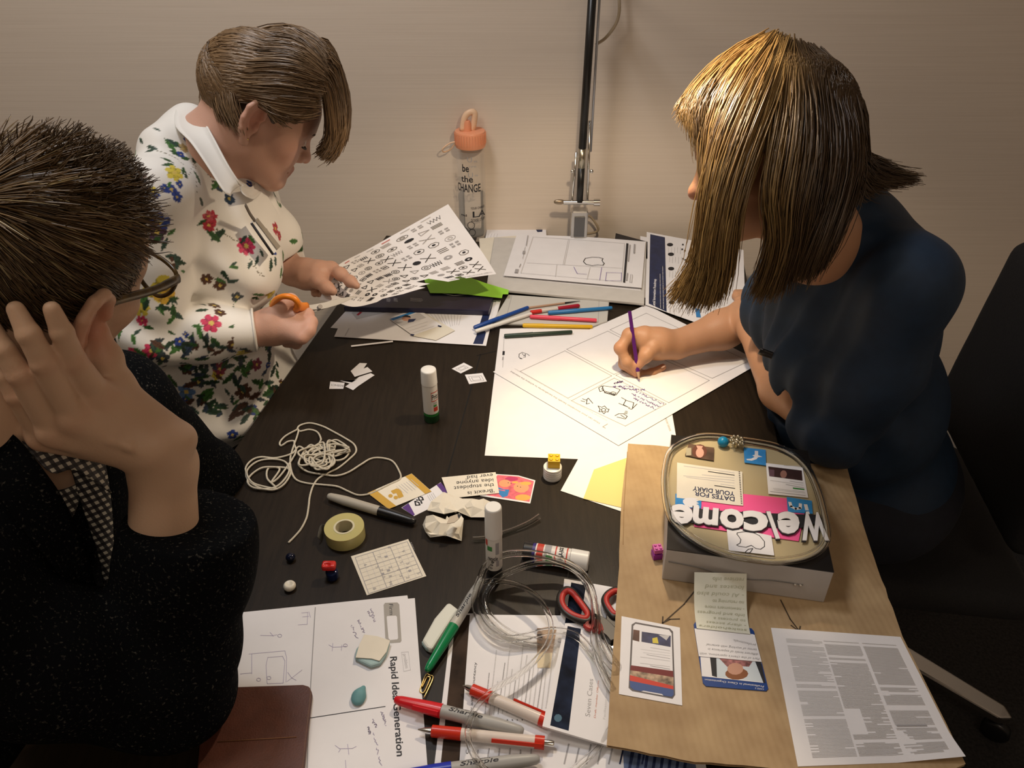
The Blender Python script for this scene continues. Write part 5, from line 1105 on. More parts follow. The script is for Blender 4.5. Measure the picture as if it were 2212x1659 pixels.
def bw(st, x0, x1, y0, y1, bold=True, m=M_INK, rr_=1.006): wrap(t, m, P, r*rr_, st, TZ+zof(y1), TZ+zof(y0), ang(x0), ang(x1), 'print', bold)
bw('be', 1003, 1017, 345, 361); bw('the', 1000, 1025, 369, 383); bw('CHANGE', 992, 1040, 387, 404)
bw('TIME', 1016, 1033, 348, 352, False, M_GREY); bw('U', 1014, 1024, 329, 340, False, M_GREY); bw('m', 1028, 1034, 336, 341, True, M_GREY); bw('U', 1015, 1025, 362, 373, False, M_GREY); bw('m', 1029, 1035, 366, 371, True, M_GREY)
bw('YOUR CHANGE', 1018, 1047, 436, 441, True); bw('GOOD STUFF', 1018, 1047, 461, 467, True); bw('ml', 997, 1009, 452, 457, True); bw('LA', 1022, 1048, 445, 458, True)
for (x, y, rd) in ((1018, 475, 7.5), (1003, 488, 7.5), (1020, 490, 7)):
    pp = [(P[0]+r*1.006*math.cos(ang(x+rd*math.cos(a))), P[1]+r*1.006*math.sin(ang(x+rd*math.cos(a))), TZ+zof(y+rd*math.sin(a))) for a in np.linspace(0, 6.283, 22, endpoint=False)]
    tube('print', pp, .0008, M_INK, t, 5, True)
# ---------------------------------------------------------------- people: shared builders
def toPx(P):
    P = np.asarray(P, float); r = P-np.array([0, 0, CAMZ]); f = r[..., 1]*CT-r[..., 2]*ST; u = r[..., 1]*ST+r[..., 2]*CT
    return 1106+FPX*r[..., 0]/f, 829.5-FPX*u/f, f
class Fr:
    def __init__(s, o, fwd, up, sc=1.0):
        y = nrm(fwd); x = nrm(np.cross(y, up)); z = np.cross(x, y); s.o = np.asarray(o, float); s.R = np.stack([x, y, z], 1); s.sc = sc
    def p(s, *l): return s.o+s.R@(np.asarray(l, float)*s.sc)
    def loc(s, P): return ((np.asarray(P)-s.o)@s.R)/s.sc
def paint(o, base, spots=()):
    n = len(o.data.vertices); v = np.empty(n*3); o.data.vertices.foreach_get('co', v); v = v.reshape(-1, 3)
    c = np.tile(np.array(base, float), (n, 1))
    for (q, r, col, st) in spots:
        w = np.clip(1-np.linalg.norm(v-np.asarray(q), axis=1)/r, 0, 1); w = (w*w*(3-2*w)*st)[:, None]; c = c*(1-w)+np.array(col)*w
    vcolor(o, c); return o
def head(S, F, fem=True):
    s = F.sc
    def E(c, r, k=.02, op='u', R=None): S.ell(F.p(*c), np.array(r)*s, F.R if R is None else F.R@R, k*s, op)
    def C(a, b, ra, rb=None, k=.012, op='u'): S.cone(F.p(*a), F.p(*b), ra*s, (ra if rb is None else rb)*s, k*s, op)
    E((0, -.012, .032), (.073, .095, .083), 0); E((0, .035, -.030), (.060, .058, .072), .03)
    E((0, .05, .03), (.058, .045, .05), .02)
    if fem: E((0, .032, -.068), (.052, .050, .038), .025)
    for g in (-1, 1):
        C((g*.046, .0, -.055), (g*.014, .074, -.093), .022, .016, .02); C((g*.043, .052, -.025), (g*.034, .065, -.04), .022, .016, .02)
        C((g*.012, .083, .016), (g*.042, .066, .014), .010, .009, .015)
        E((g*.031, .096, -.006), (.017, .018, .011), .012, 's'); E((g*.031, .0735, -.006), (.0155, .0125, .0115), .004)
        C((g*.017, .086, -.003), (g*.044, .076, -.006), .0035, .003, .004)
        C((g*.0125, .097, -.036), (g*.011, .094, -.038), .0075, .007, .006)
    C((0, .078, -.094), (0, .077, -.098), .017, .015, .02)
    C((0, .086, .008), (0, .106, -.030), .0075, .0095, .010); C((0, .106, -.030), (0, .108, -.033), .0095, .0085, .006)
    for g in (-1, 1): E((g*.007, .104, -.043), (.0035, .005, .003), .002, 's')
    C((-.017, .0845, -.0655), (0, .0935, -.0625), .005, .0065, .006); C((.017, .0845, -.0655), (0, .0935, -.0625), .005, .0065, .006)
    C((-.015, .083, -.071), (0, .0905, -.0725), .005, .0075, .006); C((.015, .083, -.071), (0, .0905, -.0725), .005, .0075, .006)
    C((-.02, .087, -.0678), (.02, .087, -.0678), .0018, .0018, .003, 's')
    C((0, -.025, -.045), (0, -.05, -.14), .050 if fem else .058, .053 if fem else .062, .03)
def ear(S, F, g, s=1.0, flare=.45, o=(.073, -.012, -.008), size=1.0):
    s = F.sc; c = np.array([g*o[0], o[1], o[2]])
    ax = np.array([g*math.sin(flare), -math.cos(flare), 0]); up = nrm(np.array([g*.12, -.25, 1])); up = nrm(up-ax*np.dot(up, ax)); nn = np.cross(ax, up)*g
    if nn[0]*g < 0: nn = -nn
    def P(a, b, h=0): return F.p(*(c+(ax*a+up*b+nn*h)*size))
    R = F.R@np.stack([ax, up, nn], 1)
    S.ell(P(.012, .002, .001), np.array([.0175, .029, .0055])*s*size, R, .006*s)
    S.ell(P(.010, .003, .0075), np.array([.0105, .0205, .0080])*s*size, R, .004*s, 's')
    rim = [(-.002, .010), (.002, .024), (.010, .031), (.020, .029), (.0275, .018), (.028, .002), (.023, -.012), (.014, -.023), (.006, -.030)]
    S.chain([P(a, b, .0045) for a, b in rim], .0040*s*size, .004*s)
    S.chain([P(.016, .018, .003), P(.020, .006, .003), P(.015, -.008, .003)], .0028*s*size, .004*s)
    S.ell(P(.007, -.028, .001), np.array([.0075, .0085, .0045])*s*size, R, .005*s); S.ell(P(.001, -.006, .003), np.array([.005, .007, .004])*s*size, R, .004*s)
    return P
def finger(S, pts, r, k=.004, k2=None):
    k2 = k if k2 is None else k2; S.cone(pts[0], pts[1], r[0], r[1], k); S.chain(pts[1:], r[1:], k2)
    if len(pts) > 2:
        for p_, q in zip(pts[1:-1], r[1:-1]): S.ell(p_, (q*1.07,)*3, None, k2)
def strand_mesh(name, paths, r0, r1, cols, parent, m, sides=3, kind='stuff'):
    paths = np.asarray(paths); N, K, _ = paths.shape; T = np.gradient(paths, axis=1); T /= np.linalg.norm(T, axis=2, keepdims=True)+1e-9
    ref = RNG.normal(size=(N, 1, 3)); X = np.cross(T, ref); X /= np.linalg.norm(X, axis=2, keepdims=True)+1e-9; Y = np.cross(T, X)
    u = np.linspace(0, 1, K); r = (r0*(1-u**2.2)+r1*u**2.2)[None, :, None]*RNG.uniform(.7, 1.25, (N, 1, 1))
    V = np.stack([paths+r*(math.cos(a)*X+math.sin(a)*Y) for a in np.arange(sides)*2*math.pi/sides], 2)
    idx = np.arange(N*K*sides).reshape(N, K, sides); a = idx[:, :-1]; b = idx[:, 1:]
    F = np.stack([a, np.roll(a, -1, 2), np.roll(b, -1, 2), b], -1).reshape(-1, 4)
    o = mesh(name, V.reshape(-1, 3), F, m, parent); vcolor(o, np.repeat(cols, K*sides, 0)); o['kind'] = kind; return o
def guide_strands(groups, n, K=11, jit=.006, wob=.004):
    """groups: list of lists of guides (world points); strands lie between neighbouring guides"""
    out = []; tone = []
    wt = np.array([g[1] for g in groups], float); wt /= wt.sum()
    for (gl, _), k in zip(groups, (wt*n).astype(int)):
        G = np.stack([catmull(g, K) for g in gl])
        s = RNG.random(k)*(len(G)-1); i = np.minimum(s.astype(int), len(G)-2) if len(G) > 1 else np.zeros(k, int); w = (s-i)[:, None, None]
        P = G[i]*(1-w)+G[np.minimum(i+1, len(G)-1)]*w
        u = np.linspace(0, 1, K)[None, :, None]
        P = P+RNG.normal(size=(k, 1, 3))*jit*(.5+.8*u)+RNG.normal(size=(k, 1, 3))*wob*np.sin(u*3.1+RNG.random((k, 1, 1))*6)
        L = RNG.uniform(.74, 1.02, k)      # uneven ends
        for j in range(k):
            t = np.linspace(0, K-1.001, K)*min(1.0, L[j]); a = t.astype(int); f = (t-a)[:, None]; out.append(P[j][a]*(1-f)+P[j][np.minimum(a+1, K-1)]*f)
        lock = np.sin(s*23.0+RNG.random()*6)*.5+np.sin(s*61)*.3; tone.append(lock)
    return np.array(out), np.concatenate(tone)
def hair_cols(tone, dark, light, n=None):
    t = np.clip(.5+.33*tone+RNG.normal(size=len(tone))*.10, 0, 1)[:, None]; return np.array(dark)*(1-t)+np.array(light)*t
def push(P, F, c, r, a=1.01, b=1.06, zmin=-9):
    L = F.loc(P)-np.array(c); k = np.linalg.norm(L/np.array(r), axis=-1, keepdims=True)+1e-6; m = RNG.uniform(a, b, (len(P), 1, 1))
    L = np.where((k < m) & (L[..., 2:3] > zmin), L*(m/k), L); return F.o+((L+np.array(c))*F.sc)@F.R.T
G3 = lambda L: [cp(*q) for q in L]
def skin_mat(name): return mat(name, (.5, .3, .22), .48, vcol='Col', sss=.12, bump=.12, bscale=420, spec=.35)
M_SKIN = skin_mat('skin'); M_HAIR = mat('hair_fibre', (.1, .06, .03), .36, vcol='Col', spec=.6)
def ribbon(name, A, B, th, m, parent, n=24):
    A = catmull(A, n); B = catmull(B, n); T = B-A; D = np.gradient(A, axis=0); N = np.cross(D, T); N /= np.linalg.norm(N, axis=1)[:, None]+1e-9
    k = 5; V = []; 
    for s_ in (1, -1):
        for j in range(k+1): V.append(A+(B-A)*j/k+N*(s_*th/2+.004*math.sin(math.pi*j/k)))
    V = np.concatenate(V); F = []; q = (k+1)*n
    for j in range(k):
        for i in range(n-1):
            a = j*n+i; F.append((a, a+1, a+n+1, a+n)); F.append((q+a, q+a+n, q+a+n+1, q+a+1))
    for i in range(n-1): F.append((i, q+i, q+i+1, i+1)); a = k*n+i; F.append((a, a+1, q+a+1, q+a))
    for j in range(k): a = j*n; F.append((a, a+n, q+a+n, q+a)); a = j*n+n-1; F.append((a, q+a, q+a+n, a+n))
    return mesh(name, V, F, m, parent)
def torso(S, pel, belly, chest, shR, shL, neck, right, grow=0.0, fem=True, k=.06, bd=.13, cd=.115, rs=.055):
    up = nrm(np.asarray(neck)-pel); rg = nrm(np.asarray(right)-up*np.dot(right, up)); fw = np.cross(up, rg); R = np.stack([rg, fw, up], 1); g = grow
    S.ell(pel, (.175+g, .135+g, .12+g), R, 0); S.ell(belly, (.16+g, bd+g, .15+g), R, k); S.ell(chest, (.158+g, cd+g, .17+g), R, k)
    S.cone(shR, shL, rs+g, rs+g, k); S.cone(np.asarray(neck)-up*.05, np.asarray(neck)-up*.005, .062+g, .056+g, k)
    if fem:
        for s_ in (-1, 1): S.ell(np.asarray(chest)+fw*cd*.72+rg*.075*s_-up*.02, (.062+g, .058+g, .062+g), R, .04)
    return R
def legs(S, pel, knee, foot, right, g=0.0):
    for s_ in (-1, 1):
        h = np.asarray(pel)+np.asarray(right)*.09*s_-V3(0, 0, .02); kn = np.asarray(knee)+np.asarray(right)*.11*s_; ft = np.asarray(foot)+np.asarray(right)*.12*s_
        S.cone(h, kn, .085+g, .062+g, .05); S.cone(kn, ft+V3(0, 0, .08), .060+g, .042+g, .02)
def shoe(p, d, par, m):
    S = SDF(p-V3(.2, .2, .01), p+V3(.2, .2, .14), .006); d = nrm(d); S.cone(p+V3(0, 0, .04), p+d*.14+V3(0, 0, .032), .036, .032, .02); S.cone(p+V3(0, 0, .05), p+V3(0, 0, .09), .04, .04, .02); S.box(p+V3(0, 0, -.02), (.3, .3, .02), None, .001, 0, 's'); S.build('shoe', m, par)
M_SHOE = mat('shoe_black', (.012, .011, .011), .4)
# ---------------------------------------------------------------- the woman in the floral blouse
w1 = thing('person', 'woman with short brown hair in a white floral blouse cutting a sheet with scissors', 'person', (-.7, 1.3, 0))
F1 = Fr(cp(560, 240, 1.315), V3(.735, .30, -.61), V3(.54, .20, .82), .965)
PEL, NK = V3(-.62, 1.31, .56), V3(-.545, 1.335, 1.155); RT = V3(0, -1, 0)
SHR, SHL = V3(-.555, 1.185, 1.125), V3(-.53, 1.49, 1.11); ELR, ELL = V3(-.60, 1.125, .90), V3(-.53, 1.56, .90)
WRR = cp(553, 712, 1.36); WRL = cp(632, 586, 1.53)
CH, BE = V3(-.545, 1.335, .985), V3(-.575, 1.31, .78)
sS = SDF((-.76, 1.05, .80), (-.26, 1.64, 1.40), .0022)
torso(sS, PEL+V3(0, 0, .05), BE, CH, SHR, SHL, NK, RT, -.014, True)
head(sS, F1); nb = F1.p(0, -.05, -.13); sS.chain([F1.p(0, -.03, -.06), nb, NK+V3(.0, 0, -.04)], [.050, .049, .046], .03)
EP1 = ear(sS, F1, 1, 1, .55, (.077, -.012, -.006), 1.2); ear(sS, F1, -1)
sS.chain([SHR, ELR, WRR], [.046, .036, .027], .02); sS.chain([SHL, ELL, WRL], [.046, .036, .027], .02)
# near hand, a fist around the scissors
h = lambda x, y, d: cp(x, y, d)
sS.chain([WRR, h(590, 705, 1.365), h(635, 695, 1.37)], [.027, .032, .031], .012)
kn = [h(664, 680, 1.365), h(671, 696, 1.35), h(667, 714, 1.34), h(652, 730, 1.335)]; pr = [h(652, 700, 1.41), h(655, 716, 1.395), h(650, 730, 1.385), h(640, 742, 1.375)]; tp = [h(622, 706, 1.42), h(622, 720, 1.41), h(620, 732, 1.40), h(618, 742, 1.39)]
for a, b, c, r in zip(kn, pr, tp, (.0105, .011, .0105, .009)):
    sS.cone(h(605, 708, 1.365), a, .02, .0115, .012); finger(sS, [a, b, c], [r*1.1, r, r*.85])
finger(sS, [h(585, 690, 1.35), h(610, 657, 1.345), h(628, 650, 1.35), h(648, 662, 1.36)], [.016, .0125, .0105, .0085], .008)
# far hand on the sheet
sS.chain([WRL, h(662, 592, 1.52), h(690, 592, 1.50)], [.026, .029, .026], .012)
finger(sS, [h(690, 580, 1.505), h(716, 580, 1.50), h(736, 592, 1.485), h(757, 608, 1.475), h(770, 617, 1.47)], [.0155, .0115, .0105, .009, .0072], .008)
finger(sS, [h(660, 605, 1.50), h(690, 608, 1.48), h(706, 622, 1.47), h(719, 629, 1.465)], [.017, .0125, .011, .0085], .008)
for dx, dd in ((-4, .02), (-12, .035), (-20, .045)): finger(sS, [h(705+dx, 585, 1.51+dd*.5), h(722+dx, 604, 1.52+dd), h(718+dx, 625, 1.50+dd), h(700+dx, 634, 1.49+dd)], [.0125, .0105, .0095, .0075], .006)
b = sS.build('body', M_SKIN, w1)
LIP = (.30, .085, .07); RED = (.46, .17, .11)
paint(b, (.53, .31, .23), [(F1.p(0, .09, -.0675), .021, LIP, .8), (F1.p(.045, .055, -.025), .035, (.50, .21, .14), .7), (F1.p(.09, -.02, 0), .035, (.5, .19, .13), .7), (F1.p(0, .11, -.035), .02, (.52, .23, .16), .6)]+[(q, .018, RED, .5) for q in kn]+[(F1.p(.031, .088, .002), .016, (.33, .17, .14), .6)])
for g in (-1, 1):
    c = F1.p(g*.031, .0745, -.006); S = SDF(c-.02, c+.02, .001); S.ell(c, (.012, .012, .0115)); e = S.build('eyeball', mat('eye_white', (.55, .5, .47), .2), w1)
    tube('eyelash', catmull([F1.p(g*.016, .086, -.009), F1.p(g*.030, .0915, -.0115), F1.p(g*.046, .079, -.009)], 12), [.0006]+[.0017]*10+[.0006], mat('lash_dark', (.03, .018, .014), .6), w1, 6)
    tube('eyebrow', catmull([F1.p(g*.013, .0945, .013), F1.p(g*.030, .091, .018), F1.p(g*.049, .073, .013)], 12), [.001]+[.0024]*10+[.0008], mat('brow_brown', (.12, .06, .03), .7), w1, 6)
q = EP1(.007, -.024, .006); S = SDF(q-.006, q+.006, .0005); S.ell(q, (.0022,)*3); S.build('earring', M_GOLD, w1)
# hair
S = SDF(F1.o-.17, F1.o+.17, .0035)
S.ell(F1.p(0, -.012, .036), np.array((.081, .102, .086))*.965, F1.R, 0)
S.box(F1.p(0, .10, -.055), (.2, .075, .085), F1.R, .03, .02, 's'); S.box(F1.p(0, .02, -.11), (.2, .09, .09), F1.R, .03, .02, 's'); S.ell(F1.p(.085, -.012, -.012), (.03, .027, .03), F1.R, .01, 's')
hb = S.build('hair', M_HAIR, w1); paint(hb, (.045, .026, .014))
S1g = [G3(L) for L in (
 [(505, 108, 1.33), (560, 76, 1.32), (630, 64, 1.32), (685, 90, 1.31), (702, 128, 1.31)], [(500, 110, 1.30), (560, 72, 1.285), (630, 64, 1.28), (690, 110, 1.28), (700, 140, 1.28)], [(490, 122, 1.27), (560, 92, 1.24), (640, 97, 1.24), (697, 150, 1.25)],
 [(475, 140, 1.25), (550, 121, 1.22), (640, 126, 1.218), (697, 166, 1.238)], [(465, 155, 1.25), (540, 150, 1.213), (630, 152, 1.208), (694, 180, 1.232)], [(460, 170, 1.255), (535, 176, 1.213), (620, 175, 1.208), (692, 192, 1.23)],
 [(462, 180, 1.26), (530, 194, 1.218), (610, 198, 1.212), (690, 208, 1.232)], [(470, 190, 1.26), (540, 206, 1.222), (610, 220, 1.218), (688, 228, 1.238)], [(500, 200, 1.25), (550, 212, 1.228), (600, 240, 1.222), (655, 250, 1.235), (690, 238, 1.245)], [(540, 205, 1.232), (572, 222, 1.225), (590, 250, 1.225), (608, 270, 1.232)])]
S1n = [G3(L) for L in ([(505, 105, 1.33), (462, 150, 1.32), (447, 200, 1.32), (446, 240, 1.32)], [(500, 110, 1.29), (463, 155, 1.285), (449, 200, 1.28), (452, 248, 1.28)], [(490, 120, 1.265), (464, 170, 1.25), (462, 215, 1.25), (480, 262, 1.255)], [(480, 140, 1.25), (482, 190, 1.23), (492, 235, 1.232), (518, 280, 1.24)], [(490, 150, 1.24), (502, 196, 1.225), (508, 236, 1.225), (526, 284, 1.235)])]
S1r = [G3(L) for L in ([(690, 85, 1.32), (712, 100, 1.34), (742, 175, 1.36), (749, 240, 1.365), (742, 300, 1.37), (714, 344, 1.375)], [(688, 120, 1.285), (722, 130, 1.31), (741, 190, 1.335), (745, 250, 1.345), (732, 312, 1.35), (706, 345, 1.355)], [(690, 140, 1.262), (713, 152, 1.285), (730, 215, 1.31), (735, 272, 1.32), (719, 325, 1.33), (698, 340, 1.335)], [(692, 165, 1.25), (706, 182, 1.265), (715, 232, 1.288), (718, 282, 1.30), (708, 318, 1.31), (690, 332, 1.315)], [(691, 180, 1.245), (702, 202, 1.257), (709, 242, 1.275), (712, 285, 1.29), (704, 315, 1.30), (686, 327, 1.305)])]
pa, tn = guide_strands([(S1g, 5), (S1n, 2.2), (S1r, 2.6)], 5600, 9, .0032, .0022); pa = push(pa, F1, (0, -.012, .036), (.081, .102, .086), 1.005, 1.07)
strand_mesh('hair_strands', pa, .0011, .0005, hair_cols(tn, (.060, .034, .017), (.29, .178, .088)), w1, M_HAIR)
# blouse
sS = SDF((-.93, .98, .60), (-.33, 1.66, 1.25), .0025)
torso(sS, PEL+V3(0, 0, .10), BE, CH, SHR, SHL, NK-V3(.0, 0, .02), RT, .002, True, .035, .135, .115)
sS.ell(V3(-.575, 1.28, .69), (.155, .165, .05), None, .05)
sS.chain([SHR, (SHR+ELR)/2, ELR, ELR*.5+WRR*.5, WRR*1.0+ELR*0.0], [.056, .053, .050, .045, .036], .018); sS.chain([SHL, ELL, WRL*.9+ELL*.1], [.056, .050, .036], .018)
sS.cut(WRR, WRR-ELR, .045); sS.cut(WRL*.86+ELL*.14, WRL-ELL, .045)
sS.cone(cp(408, 270, 1.33), cp(350, 318, 1.26), .036, .034, .03); sS.cone(F1.p(0, -.05, -.110), F1.p(0, -.02, -.06), .046, .054, .004, 's'); sS.cone(NK+V3(.09, .01, -.02), NK+V3(.14, .02, -.16), .030, .004, .006, 's')
def folds1(P):
    n = noise3(P, 26, 3)*.0035+noise3(P*np.array([1, 1, .6]), 60, 5)*.0016
    d = np.linalg.norm(P-ELR, axis=-1); n = n+np.exp(-(d/.11)**2)*.005*np.sin(95*(P[..., 0]*.5+P[..., 2]*.8)+2*np.sin(P[..., 1]*30))
    arm = np.exp(-((P[..., 2]-1.0)/.09)**2)*np.exp(-((P[..., 1]-1.17)/.05)**2); return n+arm*.005*np.sin(70*(P[..., 0]+P[..., 2]))
sS.disp(folds1)
v, q = sS.surf(); v = relax(v, q); M_BLOUSE = mat('blouse_floral', (.7, .68, .64), .55, vcol='Col', sheen=.1, bump=.08, bscale=700)
bl = mesh('blouse', v, q, M_BLOUSE, w1)
nv = np.zeros(len(v)*3); bl.data.vertices.foreach_get('normal', nv); nv = nv.reshape(-1, 3)
cols = np.tile(np.array([.74, .715, .67]), (len(v), 1)); PX, PY, PD = toPx(v)
from mathutils.kdtree import KDTree
kd = KDTree(len(v))
for i_, w_ in enumerate(v): kd.insert(w_, i_)
kd.balance()
def stamp(x, y, size, fn):
    m_ = (abs(PX-x) < 5) & (abs(PY-y) < 5)
    if not m_.any(): return
    i = np.where(m_)[0]; i = i[np.argmin(PD[i])]; stamp_v(i, size*PD[i]/FPX, fn)
def stamp_v(i, R_, fn):
    n = nv[i]; t = nrm(cdir(1, 0, 0)-n*np.dot(cdir(1, 0, 0), n)); s_ = np.cross(n, t)
    ids = np.array([k[1] for k in kd.find_range(v[i], R_*1.5)])
    if not len(ids): return
    ids = ids[(nv[ids]@n) > .1]; d = v[ids]-v[i]; fn(ids, d@t/R_, d@s_/R_)
def setc(ids, m_, c, a=1.0): cols[ids[m_]] = cols[ids[m_]]*(1-a)+np.array(c)*a
def flower(x, y, s, c, cc=(.6, .45, .1), n=6, dark=.5): 
    def fn(i, a, b):
        r = np.hypot(a, b); th = np.arctan2(b, a); e = .62+.38*np.abs(np.cos(n*th/2))**.6; m_ = r < e
        setc(i, m_, c); setc(i, m_ & (np.abs(np.sin(n*th/2)) > .93), np.array(c)*dark); setc(i, m_ & (r < .55) & (np.sin(th*n*2.0) > .5), np.array(c)*.72); setc(i, r < .24, cc)
    stamp(x, y, s, fn) if x is not None else stamp_v(y, s, fn)
def leaf(x, y, s, c, ang, w=.32):
    def fn(i, a, b):
        p_ = a*math.cos(ang)+b*math.sin(ang); q_ = -a*math.sin(ang)+b*math.cos(ang); m_ = (np.abs(p_) < 1) & (np.abs(q_) < w*(1-p_*p_)*(1+.12*np.sin(p_*11)))
        setc(i, m_, c); setc(i, m_ & (np.abs(q_) < .05), np.array(c)*.45)
    stamp(x, y, s, fn) if x is not None else stamp_v(y, s, fn)
def stem(pts, c=(.12, .10, .05), w=2.0):
    for p_ in catmull(np.array(pts, float), 5*len(pts)): stamp(p_[0], p_[1], w, lambda i, a, b: setc(i, np.hypot(a, b) < 1, c))
GR = [(.025, .085, .018), (.05, .16, .03), (.012, .045, .020), (.03, .07, .05)]; PK = (.55, .03, .10); RD = (.42, .02, .04); BLU = (.02, .05, .26); BRN = (.085, .035, .018); YEL = (.62, .50, .06); GY = (.035, .05, .06)
rf = random.Random(21)
# scattered ground of leaves, sprigs and small blossoms over the whole cloth
for _ in range(260):
    i_ = rf.randrange(len(v)); 
    k_ = rf.random(); s_ = rf.uniform(.009, .018); a0 = rf.uniform(0, 6.3)
    if k_ < .72:
        for j_ in range(rf.choice((1, 2, 2, 3))): leaf(None, rf.choice(kd.find_range(v[i_], s_*1.3))[1], s_*rf.uniform(.8, 1.2), rf.choice(GR), a0+j_*.8, .34)
    elif k_ < .86: flower(None, i_, s_*.7, BLU, n=5)
    else: flower(None, i_, s_*.9, rf.choice((BRN, PK, YEL)), n=6)
stem([(325, 315), (370, 330), (400, 350)]); stem([(398, 270), (425, 320), (450, 365), (475, 405)], (.06, .05, .03), 3); stem([(410, 380), (425, 350), (430, 410)]); stem([(470, 500), (500, 515), (525, 530)]); stem([(545, 560), (560, 585), (575, 600)]); stem([(375, 560), (380, 590), (372, 620)], BRN, 3)
for (x, y, s_, c, n) in ((537, 536, 21, PK, 8), (457, 473, 17, RD, 7), (455, 490, 15, RD, 7), (600, 492, 14, RD, 6), (608, 508, 12, RD, 6), (347, 485, 24, BLU, 5), (343, 505, 20, (.07, .03, .07), 5), (375, 408, 12, BLU, 5), (388, 428, 12, BLU, 5), (360, 402, 10, BLU, 4), (342, 422, 8, BLU, 4), (393, 395, 9, BLU, 4), (395, 330, 9, BLU, 4), (402, 318, 12, (.45, .33, .15), 6), (345, 630, 30, YEL, 4), (360, 640, 24, (.62, .38, .04), 4), (310, 695, 13, PK, 6), (460, 693, 22, PK, 6), (285, 765, 14, PK, 6), (390, 742, 11, BLU, 5), (405, 725, 7, BLU, 4), (515, 645, 14, GY, 5), (480, 620, 14, BRN, 6), (465, 655, 15, BRN, 6), (480, 670, 13, BRN, 6), (450, 605, 14, BRN, 6), (420, 750, 13, BRN, 6), (505, 750, 14, BRN, 6), (355, 780, 16, GY, 5), (400, 800, 16, BRN, 6), (560, 790, 15, (.20, .03, .06), 6), (430, 830, 16, GY, 5), (480, 800, 15, (.25, .03, .06), 6), (455, 470, 12, (.5, .08, .1), 7), (500, 425, 14, (.03, .06, .10), 5), (480, 400, 12, (.03, .06, .10), 5), (590, 640, 12, YEL, 3), (590, 655, 9, YEL, 3), (530, 850, 20, BRN, 6), (400, 850, 20, (.10, .2, .4), 5)): flower(x, y, s_, c, n=n)
for (x, y, s_, a) in ((330, 315, 15, .3), (318, 322, 12, 2.8), (380, 305, 15, .2), (405, 340, 14, -1), (300, 300, 12, .9), (340, 275, 10, .4), (400, 365, 14, 1.3), (405, 375, 10, 1.2), (370, 395, 9, 2), (440, 440, 16, -1), (470, 395, 18, -1.1), (475, 510, 22, -.6), (465, 515, 20, .8), (440, 485, 12, 2.9), (345, 520, 16, -.7), (360, 530, 16, -1), (375, 505, 14, -.4), (395, 570, 15, .5), (385, 580, 14, 2.4), (400, 590, 10, 1.5), (490, 598, 16, 1.2), (480, 610, 15, .4), (500, 612, 14, -.2), (530, 515, 13, 2.2), (548, 512, 13, .7), (560, 562, 12, 1.8), (545, 567, 12, -1.2), (590, 570, 16, 1.6), (600, 560, 13, 1.3), (380, 648, 13, .3), (370, 655, 10, -.6), (440, 665, 14, 2.7), (530, 662, 14, .2), (548, 655, 12, .9), (470, 745, 20, 1.2), (460, 755, 18, 2.2), (485, 755, 16, .6), (300, 765, 18, .8), (325, 710, 13, .4), (300, 715, 12, 2.4), (335, 760, 14, 1.0), (290, 735, 14, 1.4), (375, 720, 10, .6), (430, 702, 12, .1), (510, 700, 13, -.4), (530, 745, 14, 1.4), (380, 760, 14, 2.6), (570, 545, 10, 1.0), (415, 735, 10, .5), (440, 780, 18, .2), (520, 780, 18, .5), (460, 830, 20, .1), (500, 820, 20, 2.6), (560, 830, 18, .7), (480, 880, 18, .3), (420, 890, 18, .6), (520, 880, 18, 2.5), (370, 830, 16, 1)): leaf(x, y, s_, rf.choice(GR), a, .34)
for _ in range(150):
    x_, y_ = rf.uniform(285, 610), rf.uniform(735, 900); c_ = rf.choice(GR+[BRN, GY, (.03, .05, .09), (.012, .03, .015)]); leaf(x_, y_, rf.uniform(9, 19), c_, rf.uniform(0, 6.3), .36)
cols[(np.linalg.norm(v-WRR, axis=1) < .058) & (PX > 505) & (PY < 752)] = (.74, .715, .67)
vcolor(bl, cols)
# collar
ci = G3([(452, 236, 1.345), (436, 246, 1.30), (446, 272, 1.262), (463, 304, 1.248), (490, 355, 1.243), (512, 390, 1.25), (520, 400, 1.262)])
co = G3([(415, 226, 1.36), (384, 230, 1.305), (378, 270, 1.245), (412, 308, 1.222), (447, 358, 1.215), (482, 412, 1.215), (498, 424, 1.225)])
cm = mat('collar_white', (.74, .715, .67), .55)
ribbon('collar', ci, co, .0016, cm, w1)
ribbon('collar', G3([(521, 398, 1.285), (541, 404, 1.33), (550, 396, 1.36)]), G3([(530, 424, 1.29), (550, 430, 1.335), (566, 414, 1.37)]), .0016, cm, w1, 10)
tube('collar_piping', catmull(ci, 40), .0022, cm, w1, 6)
tube('cuff', [WRR+(ELR-WRR)*.02+nrm(frame_of(WRR-ELR)[0])*.036*math.cos(a)+nrm(frame_of(WRR-ELR)[1])*.036*math.sin(a) for a in np.linspace(0, 6.283, 24, endpoint=False)], .0022, cm, w1, 6, True)
# trousers and shoes
S = SDF((-.95, 1.05, .05), (-.1, 1.6, .75), .009); S.ell(PEL, (.17, .18, .12), None, 0); legs(S, PEL, V3(-.28, 1.31, .53), V3(-.27, 1.31, .02), RT); S.build('trousers', mat('trousers_black', (.010, .010, .012), .8, noise=.2), w1)
for s_ in (-1, 1): shoe(V3(-.27, 1.31+.12*s_, 0), V3(1, 0, 0), w1, M_SHOE)
